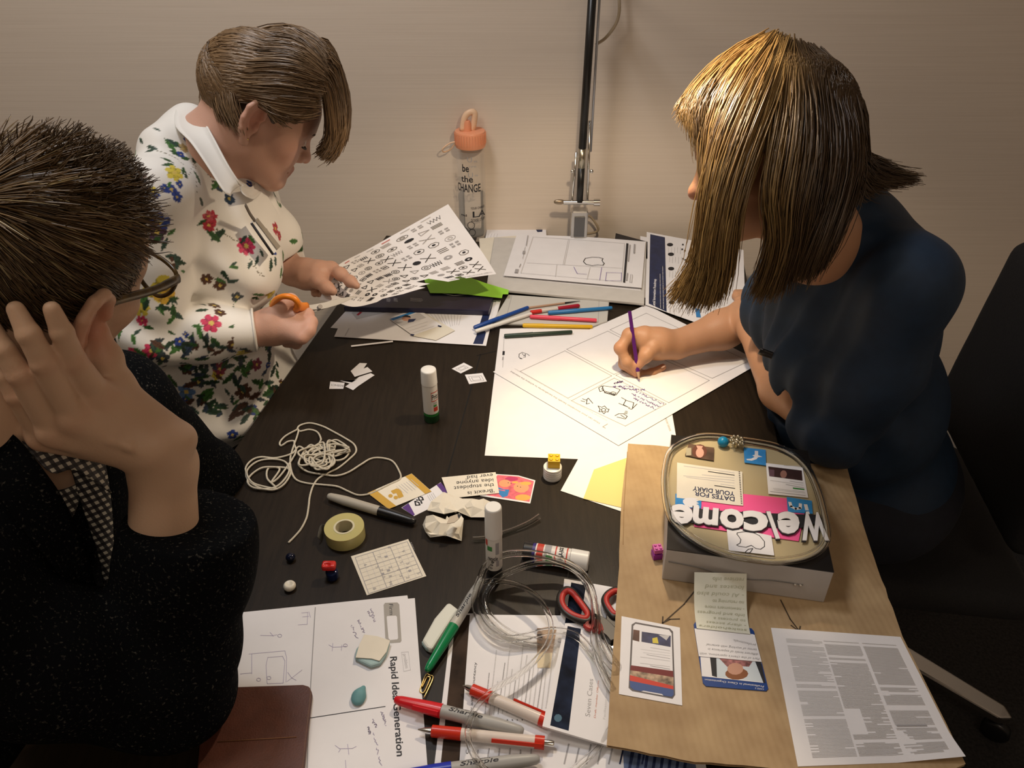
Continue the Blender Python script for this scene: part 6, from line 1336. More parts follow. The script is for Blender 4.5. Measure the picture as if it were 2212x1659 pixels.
# name badge on a dark ribbon
nb_ = thing('name_badge', 'white name badge on a dark ribbon against the floral blouse', 'badge', cp(575, 505, 1.36))
bq = [cp(543, 482, 1.303), cp(557, 471, 1.313), cp(606, 532, 1.338), cp(590, 550, 1.328)]
mesh('badge_card', bq+[p_+V3(-.004, .006, -.002) for p_ in bq], [(0, 1, 2, 3), (7, 6, 5, 4), (0, 4, 5, 1), (1, 5, 6, 2), (2, 6, 7, 3), (3, 7, 4, 0)], mat('badge_white', (.60, .57, .52), .4), nb_, False)
bs = [bq[1], bq[2], bq[2]*.58+bq[3]*.42, bq[1]*.58+bq[0]*.42]; mesh('badge_strip', [q_-ray(575, 505)*.0025 for q_ in bs], [(0, 1, 2, 3)], mat('badge_taupe', (.20, .165, .12), .5), nb_, False); tube('badge_edge', [bq[0], bq[3]], .0022, M_INK, nb_, 6); tube('ribbon', catmull([bq[1]*.5+bq[0]*.5, cp(540, 462, 1.29), cp(530, 442, 1.27)], 8), .0035, mat('ribbon_grey_brown', (.13, .11, .09), .7), nb_, 6, sx=.3)
# scissors in the near hand
so = thing('scissors', 'orange-handled scissors held by the woman in the floral blouse', 'scissors', cp(660, 660, 1.40)); mor = mat('plastic_orange', (.72, .21, .015), .35)
lp = G3([(588, 666, 1.35), (596, 648, 1.328), (614, 640, 1.318), (634, 644, 1.318), (644, 656, 1.325), (641, 668, 1.34), (622, 678, 1.39), (602, 676, 1.385)])
tube('handle', catmull(lp, 40, True), .0052, mor, so, 8, True); tube('handle_stem', catmull(G3([(641, 658, 1.33), (650, 663, 1.345), (663, 663, 1.365)]), 8), .0062, mor, so, 8, sx=.8, sy=1.3)
tube('handle', catmull(G3([(640, 700, 1.42), (628, 716, 1.44), (610, 722, 1.45), (604, 708, 1.45), (620, 692, 1.44), (640, 688, 1.42)]), 36, True), .0042, mor, so, 8, True)
def blade(L, w, nm): 
    P_ = catmull(G3(L), 10); d = nrm(P_[-1]-P_[0]); n_ = nrm(np.cross(d, cdir(0, 0, 1))); W_ = np.interp(np.linspace(0, 1, 10), np.linspace(0, 1, len(w)), w); V_ = []; F_ = []
    for p_, q_ in zip(P_, W_): V_ += [p_-n_*q_, p_+n_*q_, p_+n_*q_+cdir(0, 0, .0015), p_-n_*q_+cdir(0, 0, .0015)]
    for i in range(9):
        for k in range(4): F_.append((i*4+k, i*4+(k+1) % 4, i*4+4+(k+1) % 4, i*4+4+k))
    mesh(nm, V_, F_+[(3, 2, 1, 0), (36, 37, 38, 39)], mat('blade_steel', (.30, .29, .28), .5, metal=.5), so, False)
blade([(655, 664, 1.392), (690, 662, 1.41), (730, 652, 1.43), (768, 640, 1.45)], [.003, .0055, .005, .001], 'blade'); blade([(655, 673, 1.40), (690, 664, 1.412), (730, 650, 1.445), (765, 640, 1.455)], [.003, .0055, .004, .001], 'blade')
lathe('pivot', [(0, .004), (.003, .004)], cp(692, 662, 1.408), cp(692, 662, 1.3), M_CHROME, so, 12)
# the icon sheet
def icon_sheet():
    nu, nv_ = 4, 4
    C = [[(690, 648, 1.475), (722, 580, 1.52), (810, 530, 1.62), (968, 441, 1.74)],
         [(730, 655, 1.475), (775, 600, 1.55), (860, 555, 1.63), (1000, 486, 1.735)],
         [(775, 662, 1.485), (845, 615, 1.56), (910, 595, 1.63), (1035, 540, 1.72)],
         [(972, 632, 1.575), (960, 636, 1.60), (1000, 622, 1.64), (1072, 588, 1.69)]]
    C[2] = [(775, 662, 1.485), (838, 618, 1.545), (925, 590, 1.62), (1042, 545, 1.715)]; C[3] = [(862, 638, 1.53), (905, 625, 1.56), (985, 605, 1.625), (1072, 592, 1.69)]
    G_ = np.array([[cp(*q_) for q_ in row] for row in C])
    def ev(u, v_):
        rows = [catmull(G_[j], 61)[int(round(np.clip(u, 0, 1)*60))] for j in range(4)]; return catmull(rows, 61)[int(round(np.clip(v_, 0, 1)*60))]
    A_ = np.stack([catmull(G_[j], 41) for j in range(4)]); A_ = np.stack([catmull(A_[:, i], 41) for i in range(41)], 1)
    def mp(u, v_):
        x, y = np.clip(u, 0, 1)*40, np.clip(v_, 0, 1)*40; i, j = min(int(x), 39), min(int(y), 39); a, b_ = x-i, y-j
        return (A_[j, i]*(1-a)+A_[j, i+1]*a)*(1-b_)+(A_[j+1, i]*(1-a)+A_[j+1, i+1]*a)*b_
    keep = np.ones((40, 40), bool); keep[33:, :3] = False; keep[37:, 16:22] = False; keep[31:, 20:24] = False; keep[37:, 28:30] = False
    F_ = [(j*41+i, j*41+i+1, (j+1)*41+i+1, (j+1)*41+i) for j in range(40) for i in range(40) if keep[j, i]]
    V_ = A_.reshape(-1, 3); o = mesh('icon_sheet', V_, F_, M_PAPER); tag(o, 'white sheet of small black icons being cut by the woman in the floral blouse', 'paper')
    n_ = np.cross(mp(.6, .5)-mp(.5, .5), mp(.5, .6)-mp(.5, .5)); sg = 1 if np.dot(n_, cdir(0, 0, -1)) > 0 else -1
    def off(u, v_):
        e = .01; n2 = nrm(np.cross(mp(u+e, v_)-mp(u-e, v_), mp(u, v_+e)-mp(u, v_-e)))*sg; return mp(u, v_)+n2*.0008
    p = Print(0, off); p.up = lambda P_: np.array(P_, float); r = random.Random(12)
    def ic(u, v_, s_):
        k = r.randrange(9); w = .0012; m_ = M_INK if r.random() < .75 else M_GREY
        c = lambda n, rx, ry=None, a0=0: [(u+s_*rx*math.cos(a0+6.283*i/n), v_+s_*(ry or rx)*math.sin(a0+6.283*i/n)) for i in range(n)]
        if k == 0: p.line(c(10, .9), w, m_, True); p.line(c(8, .4), w, m_, True)
        elif k == 1: p.line(c(4, 1.0, None, .785), w, m_, True); p.line([(u-s_*.4, v_), (u+s_*.4, v_)], w*2, m_)
        elif k == 2: p.poly(c(9, .8), m_); p.poly(c(5, .3), M_PAPER)
        elif k == 3: p.line(c(3, 1.0), w*1.3, m_, True)
        elif k == 4: p.line([(u-s_, v_-s_), (u+s_, v_+s_)], w*1.6, m_); p.line([(u-s_, v_+s_), (u+s_, v_-s_)], w*1.6, m_)
        elif k == 5:
            for q_ in (-.6, 0, .6): p.line([(u-s_*.8, v_+s_*q_), (u+s_*.8, v_+s_*q_)], w*1.3, m_)
        elif k == 6:
            for q_ in ((-.5, -.5), (.5, -.5), (-.5, .5), (.5, .5)): p.poly([(u+s_*(q_[0]+a), v_+s_*(q_[1]+b_)) for a, b_ in ((-.3, -.3), (.3, -.3), (.3, .3), (-.3, .3))], M_GREY)
        elif k == 7: p.line(c(7, .9), w, m_, True); p.poly(c(6, .35), m_)
        else: p.line([(u+s_*(i/4-1), v_+s_*(.8 if i % 2 else -.8)) for i in range(9)], w, m_)
    for j in range(9):
        for i in range(12):
            u, v_ = .10+i*.074, .10+j*.098
            if v_ > .72 and (u < .13 or .46 < u < .64): continue
            ic(u+r.uniform(-.01, .01), v_+r.uniform(-.012, .012), .029)
    p.text('EXPLORATION AND ACCOUNTABILITY', (.64, .955), (.97, .955), (0, .03), M_GREY); 
    for i in range(9): p.line([(.15+i*.09, .035), (.19+i*.09, .035)], .002, M_LGREY if i % 3 else M_RED)
    p.build('print', o)
icon_sheet()
# ---------------------------------------------------------------- the woman in the dark blue blouse
w2 = thing('person', 'woman with long golden brown hair in a dark blue blouse writing with a purple pencil', 'person', (.7, 1.15, 0))
F2 = Fr(cp(1662, 330, 1.06), V3(-.97, -.06, -.20), V3(-.15, .24, .94), .98)
PEL2, NK2 = V3(.68, 1.16, .58), V3(.475, 1.10, 1.135); RT2 = V3(0, 1, 0)
SHF, SHN = V3(.50, 1.27, 1.08), V3(.53, .95, 1.09); ELN = cp(1795, 925, 1.235); ELF = V3(.53, 1.38, .82)
WRN = cp(1628, 712, 1.46); WRF = cp(1458, 745, 1.515); CH2, BE2 = V3(.535, 1.10, .97), V3(.60, 1.13, .78)
sS = SDF((.18, .86, .73), (.72, 1.50, 1.45), .0022)
torso(sS, PEL2, BE2, CH2, SHF, SHN, NK2, RT2, -.016, True)
head(sS, F2); sS.chain([F2.p(0, -.03, -.06), F2.p(0, -.055, -.13), NK2-V3(0, 0, .03)], [.050, .050, .056], .03)
ear(sS, F2, 1); ear(sS, F2, -1)
sS.chain([SHN, ELN, cp(1690, 840, 1.33), WRN], [.044, .034, .038, .028], .01); sS.chain([SHF, ELF, cp(1560, 712, 1.535), WRF], [.046, .040, .036, .0265], .02)
# writing hand
H = lambda x, y, d: cp(x, y, d)
sS.chain([WRF, H(1425, 742, 1.505), H(1393, 733, 1.50)], [.0265, .029, .026], .012)
sS.cone(H(1425, 742, 1.505), H(1370, 742, 1.515), .024, .020, .012); sS.cone(H(1420, 750, 1.515), H(1365, 765, 1.525), .020, .017, .012)
finger(sS, [H(1392, 722, 1.495), H(1360, 724, 1.492), H(1340, 752, 1.487), H(1355, 783, 1.487), H(1374, 806, 1.492)], [.014, .0125, .0105, .0092, .0070], .006)
finger(sS, [H(1372, 732, 1.51), H(1346, 756, 1.505), H(1348, 786, 1.503), H(1376, 812, 1.503)], [.0125, .0108, .0096, .0075], .005)
finger(sS, [H(1428, 748, 1.50), H(1410, 752, 1.485), H(1395, 768, 1.482), H(1379, 789, 1.485)], [.016, .0125, .0115, .0085], .007)
finger(sS, [H(1362, 756, 1.52), H(1352, 788, 1.515), H(1378, 811, 1.512), H(1408, 806, 1.512), H(1432, 793, 1.515)], [.0115, .0105, .0095, .0085, .0068], .004)
finger(sS, [H(1372, 768, 1.528), H(1362, 795, 1.522), H(1392, 811, 1.520), H(1420, 803, 1.522)], [.0105, .0095, .0085, .0065], .004)
# other hand rests under the writing arm
sS.chain([WRN, H(1618, 690, 1.50), H(1606, 672, 1.54)], [.027, .029, .025], .012)
for k in range(4): finger(sS, [H(1610+k*7, 668+k*2, 1.545), H(1598+k*8, 652, 1.575), H(1592+k*9, 640, 1.60), H(1590+k*9, 632, 1.625)], [.0105, .0098, .009, .007], .004)
finger(sS, [H(1622, 690, 1.50), H(1606, 686, 1.51), H(1592, 676, 1.53)], [.014, .0115, .008], .006)
b = sS.build('body', M_SKIN, w2)
paint(b, (.46, .245, .14), [(F2.p(0, .09, -.0675), .02, LIP, .7), (F2.p(0, .11, -.035), .022, (.55, .22, .15), .7), (F2.p(-.045, .055, -.025), .03, (.5, .22, .14), .5)]+[(q_, .02, (.55, .24, .15), .5) for q_ in (H(1340, 752, 1.487), H(1376, 808, 1.492), H(1379, 789, 1.485), H(1432, 793, 1.515))])
q_ = H(1432, 793, 1.511); S = SDF(q_-.02, q_+.02, .001); nd = nrm(H(1432, 793, 1.515)-H(1408, 806, 1.512)); S.ell(q_+cdir(0, .15, -.9)*.0055, (.0062, .0045, .0018), np.stack(frame_of(nd, cdir(0, 0, -1))[::-1], 1)); S.build('fingernail', mat('nail_pale', (.62, .40, .30), .25), w2)
for g in (-1, 1):
    c = F2.p(g*.031, .0745, -.006); S = SDF(c-.02, c+.02, .001); S.ell(c, (.012, .012, .0115)); S.build('eyeball', MATS['eye_white'], w2)
    tube('eyelash', catmull([F2.p(g*.016, .086, -.009), F2.p(g*.030, .0915, -.0115), F2.p(g*.046, .079, -.009)], 12), [.0006]+[.0017]*10+[.0006], MATS['lash_dark'], w2, 6)
    tube('eyebrow', catmull([F2.p(g*.013, .0945, .013), F2.p(g*.030, .091, .018), F2.p(g*.049, .073, .013)], 12), [.001]+[.0024]*10+[.0008], MATS['brow_brown'], w2, 6)
# hair
Fg = [G3(L) for L in (
  [(1668, 86, 1.06), (1600, 140, 1.01), (1545, 230, .98), (1532, 330, .97), (1538, 430, .97), (1526, 520, .985), (1488, 600, 1.01), (1446, 640, 1.03)], [(1675, 88, 1.04), (1620, 160, .99), (1560, 280, .955), (1530, 400, .95), (1518, 500, .965), (1508, 570, .985), (1462, 650, 1.01)],
 [(1684, 92, 1.03), (1640, 180, .975), (1590, 300, .945), (1552, 410, .94), (1535, 510, .95), (1525, 580, .97), (1492, 664, .99)], [(1692, 96, 1.02), (1655, 200, .965), (1612, 310, .938), (1575, 420, .935), (1558, 510, .945), (1550, 590, .965), (1530, 662, .985)],
 [(1698, 98, 1.015), (1668, 215, .96), (1632, 320, .935), (1600, 420, .932), (1585, 500, .945), (1575, 580, .962), (1562, 640, .98)])]
Ag = [G3(L) for L in ([(1655, 88, 1.12), (1575, 122, 1.11), (1510, 185, 1.09), (1474, 230, 1.07), (1464, 242, 1.07)], [(1662, 86, 1.09), (1580, 132, 1.06), (1518, 200, 1.03), (1500, 250, 1.02), (1505, 300, 1.02)], [(1668, 86, 1.06), (1590, 140, 1.02), (1530, 215, .99), (1515, 280, .98), (1525, 350, .975)])]
Mg = [G3(L) for L in (
 [(1700, 98, 1.02), (1690, 220, .96), (1668, 330, .935), (1655, 420, .935), (1668, 500, .955), (1650, 580, .985), (1622, 640, 1.01)], [(1712, 102, 1.02), (1720, 220, .955), (1710, 340, .93), (1690, 440, .935), (1690, 520, .955), (1672, 590, .98), (1650, 645, 1.0)],
 [(1725, 108, 1.02), (1755, 230, .955), (1755, 350, .93), (1735, 450, .935), (1720, 530, .955), (1700, 590, .975), (1690, 630, .99)], [(1738, 114, 1.025), (1785, 240, .965), (1792, 350, .94), (1775, 440, .945), (1755, 510, .96), (1738, 560, .975)],
 [(1748, 120, 1.035), (1810, 240, .985), (1820, 340, .965), (1806, 420, .96), (1790, 470, .965), (1778, 520, .975)], [(1756, 126, 1.045), (1836, 250, 1.0), (1848, 350, .98), (1830, 430, .975), (1802, 505, .98)])]
Bg = [G3(L) for L in (
 [(1748, 120, 1.035), (1815, 230, .99), (1832, 330, .975), (1815, 410, .97), (1795, 470, .975)], [(1755, 124, 1.06), (1835, 215, 1.03), (1852, 300, 1.02), (1850, 350, 1.015), (1880, 392, 1.02), (1925, 400, 1.03)],
 [(1760, 128, 1.09), (1842, 210, 1.08), (1860, 285, 1.075), (1856, 345, 1.07), (1900, 368, 1.065), (1945, 382, 1.06), (1992, 388, 1.055)], [(1740, 105, 1.11), (1830, 190, 1.13), (1858, 270, 1.13), (1852, 330, 1.12), (1880, 350, 1.10), (1915, 362, 1.09)])]
Ng = [G3(L) for L in ([(1758, 124, 1.05), (1838, 240, 1.0), (1852, 345, .985), (1830, 440, .97), (1794, 530, .985), (1768, 575, 1.0)], [(1750, 120, 1.04), (1820, 240, .98), (1832, 350, .96), (1806, 450, .955), (1772, 540, .965), (1745, 600, .985)], [(1742, 116, 1.03), (1800, 240, .97), (1805, 350, .945), (1782, 450, .945), (1748, 540, .955), (1722, 612, .98)])]
HC2, HR2 = (0, -.014, .038), (.080, .103, .086)
S = SDF(F2.o-.17, F2.o+.17, .0035); S.ell(F2.p(*HC2), HR2, F2.R, 0); S.box(F2.p(0, .105, -.07), (.2, .075, .09), F2.R, .03, .02, 's'); S.box(F2.p(0, .03, -.13), (.2, .09, .07), F2.R, .03, .02, 's')
hb = S.build('hair', M_HAIR, w2); paint(hb, (.06, .032, .012))
pa, tn = guide_strands([(Ag, 1.5), (Fg, 4.6), (Mg, 4.2), (Ng, 2.2), (Bg, 2.8)], 14500, 12, .0030, .0045); pa = push(pa, F2, HC2, HR2, 1.01, 1.07, .0)
pl = F2.loc(pa[:, 3]); back = np.clip((.06-pl[:, 1])/.085, 0, 1)[:, None]  # unlit back of the hair is darkened in the strand colours
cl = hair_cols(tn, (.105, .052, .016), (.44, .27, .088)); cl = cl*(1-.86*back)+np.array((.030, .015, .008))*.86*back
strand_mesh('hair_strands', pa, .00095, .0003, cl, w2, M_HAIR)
# blouse
sS = SDF((.28, .80, .56), (.94, 1.48, 1.22), .0036)
torso(sS, PEL2+V3(0, 0, .03), BE2, CH2, SHF, SHN, NK2-V3(0, 0, .03), RT2, .008, True, .05, .14, .12, .058)
sS.chain([SHN, (SHN+ELN)/2+V3(.01, -.012, 0), ELN, ELN*.72+cp(1690, 840, 1.33)*.28], [.060, .062, .056, .050], .03); sS.chain([SHF, ELF, ELF*.55+cp(1560, 712, 1.535)*.45], [.060, .052, .045], .03)
e0 = ELN*.80+cp(1690, 840, 1.33)*.20; sS.cut(e0, cp(1690, 840, 1.33)-ELN, .062); f0 = ELF*.55+cp(1560, 712, 1.535)*.45; sS.cut(f0, WRF-ELF, .045)
nk_ = F2.p(0, -.055, -.13); sS.cone(NK2-V3(-.02, 0, .05), NK2*.45+nk_*.55+V3(.014, -.0, -.002), .075, .063, .04); sS.cone(F2.p(0, -.055, -.12), F2.p(0, -.02, -.06), .047, .052, .004, 's')
sS.chain([cp(1752, 470, 1.0), cp(1722, 540, 1.035), cp(1704, 600, 1.07), cp(1692, 655, 1.10)], [.026, .022, .015, .006], .01, 's')
def folds2(P):
    n = noise3(P, 20, 13)*.0022+noise3(P, 55, 15)*.0009; fr = np.clip((.52-P[..., 0])/.12, 0, 1)
    n = n+fr*.0045*np.sin(150*(P[..., 1]+.12*P[..., 2])); d = np.linalg.norm(P-ELN, axis=-1); return n+np.exp(-(d/.12)**2)*.0055*np.sin(85*(P[..., 0]*.6+P[..., 2]*.7+P[..., 1]*.4))
sS.disp(folds2); sS.build('blouse', mat('blouse_midnight_blue', (.007, .022, .050), .7, noise=.12, nscale=60), w2)
M_BL2 = MATS['blouse_midnight_blue']
q_ = cp(1683, 775, 1.20); tube('belt', catmull([q_+cdir(-.03, .012, 0), q_, q_+cdir(.03, -.022, 0)], 8), .006, mat('belt_black', (.008, .007, .007), .3), w2, 8, sx=.4); S = SDF(q_-.03, q_+.03, .001); S.ell(q_+cdir(.004, -.002, -.008), (.003,)*3); S.build('buckle', M_CHROME, w2)
S = SDF((.1, .85, .05), (.95, 1.5, .80), .009); S.ell(PEL2, (.17, .19, .13), None, 0); legs(S, PEL2, V3(.28, 1.17, .53), V3(.27, 1.17, .02), RT2); S.build('trousers', mat('trousers_dark_navy', (.008, .010, .018), .85, noise=.2), w2)
for s_ in (-1, 1): shoe(V3(.27, 1.17+.12*s_, 0), V3(-1, 0, 0), w2, M_SHOE)
# purple pencil
a_, b_ = cp(1360, 672, 1.478), cp(1381, 824, 1.483); L_ = np.linalg.norm(b_-a_)
pt = thing('pencil', 'purple pencil held upright in the writing hand', 'pencil', b_); mpp = mat('pencil_purple', (.085, .012, .14), .35)
lathe('barrel', [(0, .0036), (L_*.86, .0040)], a_, b_, mpp, pt, 6, False); lathe('point', [(L_*.86, .0038), (L_*.97, .0012)], a_, b_, mat('pencil_wood', (.5, .33, .2), .6), pt, 10); lathe('lead', [(L_*.97, .0012), (L_, .0004)], a_, b_, M_VIOLET, pt, 8)
# ---------------------------------------------------------------- the man with glasses
mn = thing('person', 'man with spiky brown hair and glasses resting his head on his hand, in dark jacket', 'person', (-.7, .68, 0))
F3 = Fr(cp(92, 586, .755), V3(.30, .92, -.25), V3(.42, .11, .90), 1.0)
PEL3, NK3 = V3(-.78, .68, .56), V3(-.50, .655, 1.10); RT3 = V3(.12, -1, 0)
SR3, SL3 = V3(-.535, .475, 1.015), V3(-.525, .83, .97); ER3, EL3 = V3(-.385, .535, .81), cp(438, 1030, 1.25); W3 = cp(352, 1003, .80); WL3 = V3(-.50, .76, .76)
CH3, BE3 = V3(-.62, .665, .90), V3(-.70, .67, .72)
sS = SDF((-.72, .40, .86), (-.24, 1.0, 1.42), .0020)
torso(sS, PEL3+V3(0, 0, .05), BE3, CH3, SR3, SL3, NK3, RT3, -.02, False)
head(sS, F3, False); sS.chain([F3.p(0, -.03, -.06), F3.p(0, -.05, -.13), NK3-V3(0, 0, .03)], [.058, .060, .064], .03)
EP3 = ear(sS, F3, 1, 1, .22, (.079, -.014, -.010), 1.38); ear(sS, F3, -1, 1, .5)
cf = ER3*.5+W3*.5
sS.chain([SR3, ER3, cf, W3], [.05, .038, .037, .031], .02); sS.chain([SL3, EL3, WL3], [.05, .04, .03], .02)
# hand spread behind the ear
B3 = cp
sS.cone(W3, B3(330, 960, .775), .031, .030, .015)
KN = [B3(216, 858, .735), B3(158, 902, .722), B3(118, 932, .728), B3(92, 942, .745)]
for q_, r_ in zip(KN, (.0165, .0165, .0155, .0145)): sS.cone(B3(345, 970, .785), q_, .024, r_, .010)
sS.cone(B3(330, 930, .78), B3(235, 850, .755), .024, .017, .012)
FG = [[KN[0], B3(158, 778, .694), B3(134, 718, .674), B3(112, 668, .662)], [KN[1], B3(96, 783, .676), B3(62, 722, .660), B3(34, 668, .654)], [KN[2], B3(43, 808, .680), B3(8, 755, .668), B3(-18, 705, .664)], [KN[3], B3(36, 854, .705), B3(8, 812, .694), B3(-14, 772, .686)]]
for L, r_ in zip(FG, (1.0, 1.02, .97, .86)): finger(sS, L, [.0130*r_, .0108*r_, .0094*r_, .0072*r_], .006, .0015)
finger(sS, [B3(300, 905, .775), B3(246, 832, .765), B3(228, 775, .752), B3(214, 722, .742)], [.021, .0155, .0125, .0095], .010)
# tendons and veins
for q_ in KN[:3]: sS.cone(q_+cdir(0, 0, -.010), B3(320, 955, .764), .0042, .003, .008)
sS.chain([B3(330, 985, .758), B3(280, 965, .742), B3(240, 950, .735), B3(190, 925, .728)], [.003, .0032, .003, .002], .006)
sS.ell(B3(395, 945, .785), (.013, .013, .013), None, .014)
b = sS.build('body', M_SKIN, mn)
paint(b, (.60, .40, .275), [(q_, .024, (.50, .20, .13), .6) for q_ in KN]+[(L[1], .018, (.50, .21, .13), .55) for L in FG]+[(F3.p(.092, -.03, .0), .05, (.52, .18, .11), .75), (F3.p(0, .11, -.03), .03, (.5, .2, .13), .5), (F3.p(.06, .05, -.03), .05, (.47, .24, .15), .4)])
for g in (-1, 1):
    c = F3.p(g*.031, .0745, -.006); S = SDF(c-.02, c+.02, .0015); S.ell(c, (.012, .012, .0115)); S.build('eyeball', MATS['eye_white'], mn)
    tube('eyebrow', catmull([F3.p(g*.013, .0945, .013), F3.p(g*.030, .091, .018), F3.p(g*.049, .073, .013)], 12), [.001]+[.0028]*10+[.001], MATS['brow_brown'], mn, 6)
# hair: cap and strands that leave a whorl at the back of the crown
HC3, HR3 = (0, -.014, .036), (.0785, .1005, .0845)
S = SDF(F3.o-.17, F3.o+.17, .0035); S.ell(F3.p(*HC3), HR3, F3.R, 0); S.box(F3.p(0, .112, -.025), (.2, .075, .085), F3.R, .03, .02, 's'); S.box(F3.p(0, .02, -.125), (.2, .11, .075), F3.R, .03, .02, 's'); S.ell(F3.p(.088, -.012, -.012), (.03, .026, .032), F3.R, .01, 's'); S.box(F3.p(0, .05, -.075), (.2, .05, .06), F3.R, .02, .02, 's')
hb = S.build('hair', M_HAIR, mn); paint(hb, (.030, .018, .010))
def spikes(n, K=7):
    wh = nrm(np.array([-.02, -.78, .62])); D = RNG.normal(size=(n*4, 3)); D /= np.linalg.norm(D, axis=1)[:, None]
    keep = (D[:, 2] > -.78) & ~((D[:, 1] > .45) & (D[:, 2] < .60)) & ~((D[:, 1] > .05) & (D[:, 2] < -.05) & (np.abs(D[:, 0]) < .9)) & ~((D[:, 1] > -.2) & (D[:, 2] < -.25)) & ~((D[:, 2] < -.35) & (D[:, 1] > -.45))
    D = D[keep][:n]; n = len(D); top = np.clip((D[:, 2]-.18)/.45, 0, 1); front = np.clip((D[:, 1]+.1)/.8, 0, 1)*top
    tn_ = D*(D@wh)[:, None]-wh+0; tn_ /= np.linalg.norm(tn_, axis=1)[:, None]+1e-6
    clump = np.sin(D[:, 0]*31+D[:, 1]*17)*.5+np.sin(D[:, 1]*37-D[:, 2]*23)*.5
    tn_ = tn_+.22*np.stack([np.sin(D[:, 1]*29+clump), np.sin(D[:, 2]*31), clump*.8], 1); tn_ -= D*(tn_*D).sum(1)[:, None]; tn_ /= np.linalg.norm(tn_, axis=1)[:, None]
    Ln = (.026+.016*top)*(1-.5*front)*RNG.uniform(.6, 1.15, n)*(1+.22*clump*top); lift = .003+.013*top*(.5+.5*clump)+.002*front+.008*top*(clump > .5)*(1-front)
    P = []
    for u in np.linspace(0, 1, K):
        ang = (Ln*u/.09)[:, None]; d = D*np.cos(ang)+tn_*np.sin(ang); P.append(d*np.array(HR3)*(1.0)+d*(.002+lift[:, None]*u**1.4)+np.array(HC3))
    P = np.stack(P, 1)+RNG.normal(size=(n, 1, 3))*.0012*np.linspace(0, 1.6, K)[None, :, None]
    return F3.o+P@F3.R.T, clump, top
pa, tn, tp_ = spikes(6500)
cl = hair_cols(tn*1.2, (.034, .019, .009), (.17, .098, .036)); grey = (RNG.random(len(cl)) < .10)[:, None]; cl = np.where(grey, np.array((.36, .27, .13)), cl); side = (1-tp_)[:, None]; cl = cl*(1-.45*side)+np.array((.040, .028, .020))*.45*side  # random strands painted gold as lamp highlights, not grey hair; sides darker
n_ = 900; D_ = RNG.normal(size=(n_, 3))*.30+np.array((.25, .30, .85)); D_ /= np.linalg.norm(D_, axis=1)[:, None]; c_ = np.floor(D_*7); hsh = np.sin(c_@np.array((12.9, 78.2, 37.7)))*.5; dr = D_+np.stack([hsh*.5+.25, .35+hsh*.4, .25+hsh*0], 1); dr /= np.linalg.norm(dr, axis=1)[:, None]
P_ = np.stack([D_*np.array(HR3)+np.array(HC3)+dr*((.026+.016*hsh)*u)[:, None]+RNG.normal(size=(n_, 3))*.0012*u for u in np.linspace(0, 1, 7)], 1); pa = np.concatenate([pa, F3.o+P_@F3.R.T]); cl = np.concatenate([cl, hair_cols(hsh, (.030, .017, .009), (.10, .058, .024))])
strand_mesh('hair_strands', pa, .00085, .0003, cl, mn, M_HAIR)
# jacket, shirt
def tweed():
    m = mat('jacket_speckled', (.004, .0045, .005), .95, spec=.05); nt = m.node_tree; b_ = nt.nodes['Principled BSDF']; t = nt.nodes.new('ShaderNodeTexCoord'); n = nt.nodes.new('ShaderNodeTexNoise'); n.inputs['Scale'].default_value = 330; n.inputs['Detail'].default_value = 3
    nt.links.new(t.outputs['Object'], n.inputs['Vector']); c = nt.nodes.new('ShaderNodeValToRGB'); e = c.color_ramp.elements; e[0].position = .60; e[0].color = (.0035, .004, .005, 1); e[1].position = .78; e[1].color = (.08, .075, .065, 1)
    nt.links.new(n.outputs[0], c.inputs[0]); nt.links.new(c.outputs[0], b_.inputs['Base Color']); return m
def gingham():
    m = mat('shirt_gingham', (.3, .3, .3), .7); nt = m.node_tree; b_ = nt.nodes['Principled BSDF']; t = nt.nodes.new('ShaderNodeTexCoord'); w = []
    for d_ in ((1.0, 1.0, .25), (-.35, .5, 1.0)):
        vm = nt.nodes.new('ShaderNodeVectorMath'); vm.operation = 'DOT_PRODUCT'; vm.inputs[1].default_value = tuple(np.array(nrm(d_))*850); nt.links.new(t.outputs['Object'], vm.inputs[0]); s_ = nt.nodes.new('ShaderNodeMath'); s_.operation = 'SINE'; nt.links.new(vm.outputs['Value'], s_.inputs[0]); g_ = nt.nodes.new('ShaderNodeMath'); g_.operation = 'GREATER_THAN'; g_.inputs[1].default_value = 0; nt.links.new(s_.outputs[0], g_.inputs[0]); w.append(g_)
    a_ = nt.nodes.new('ShaderNodeMath'); a_.operation = 'ADD'; nt.links.new(w[0].outputs[0], a_.inputs[0]); nt.links.new(w[1].outputs[0], a_.inputs[1]); d_ = nt.nodes.new('ShaderNodeMath'); d_.operation = 'MULTIPLY'; d_.inputs[1].default_value = .5; nt.links.new(a_.outputs[0], d_.inputs[0]); c = nt.nodes.new('ShaderNodeValToRGB'); c.color_ramp.interpolation = 'CONSTANT'; e = c.color_ramp.elements; e[0].color = (.012, .011, .014, 1); e[1].position = .3; e[1].color = (.05, .045, .045, 1); q_ = e.new(.8); q_.color = (.60, .57, .48, 1)
    nt.links.new(d_.outputs[0], c.inputs[0]); nt.links.new(c.outputs[0], b_.inputs['Base Color']); return m
MJ, MG3 = tweed(), gingham()
sS = SDF((-.95, .38, .62), (-.36, .95, 1.16), .0055); torso(sS, PEL3+V3(0, 0, .08), BE3, CH3, SR3, SL3, NK3-V3(0, 0, .02), RT3, -.004, False, .05); sS.cone(NK3+V3(.02, 0, .01), NK3+V3(.04, 0, .12), .062, .07, .004, 's'); sS.build('shirt', MG3, mn)
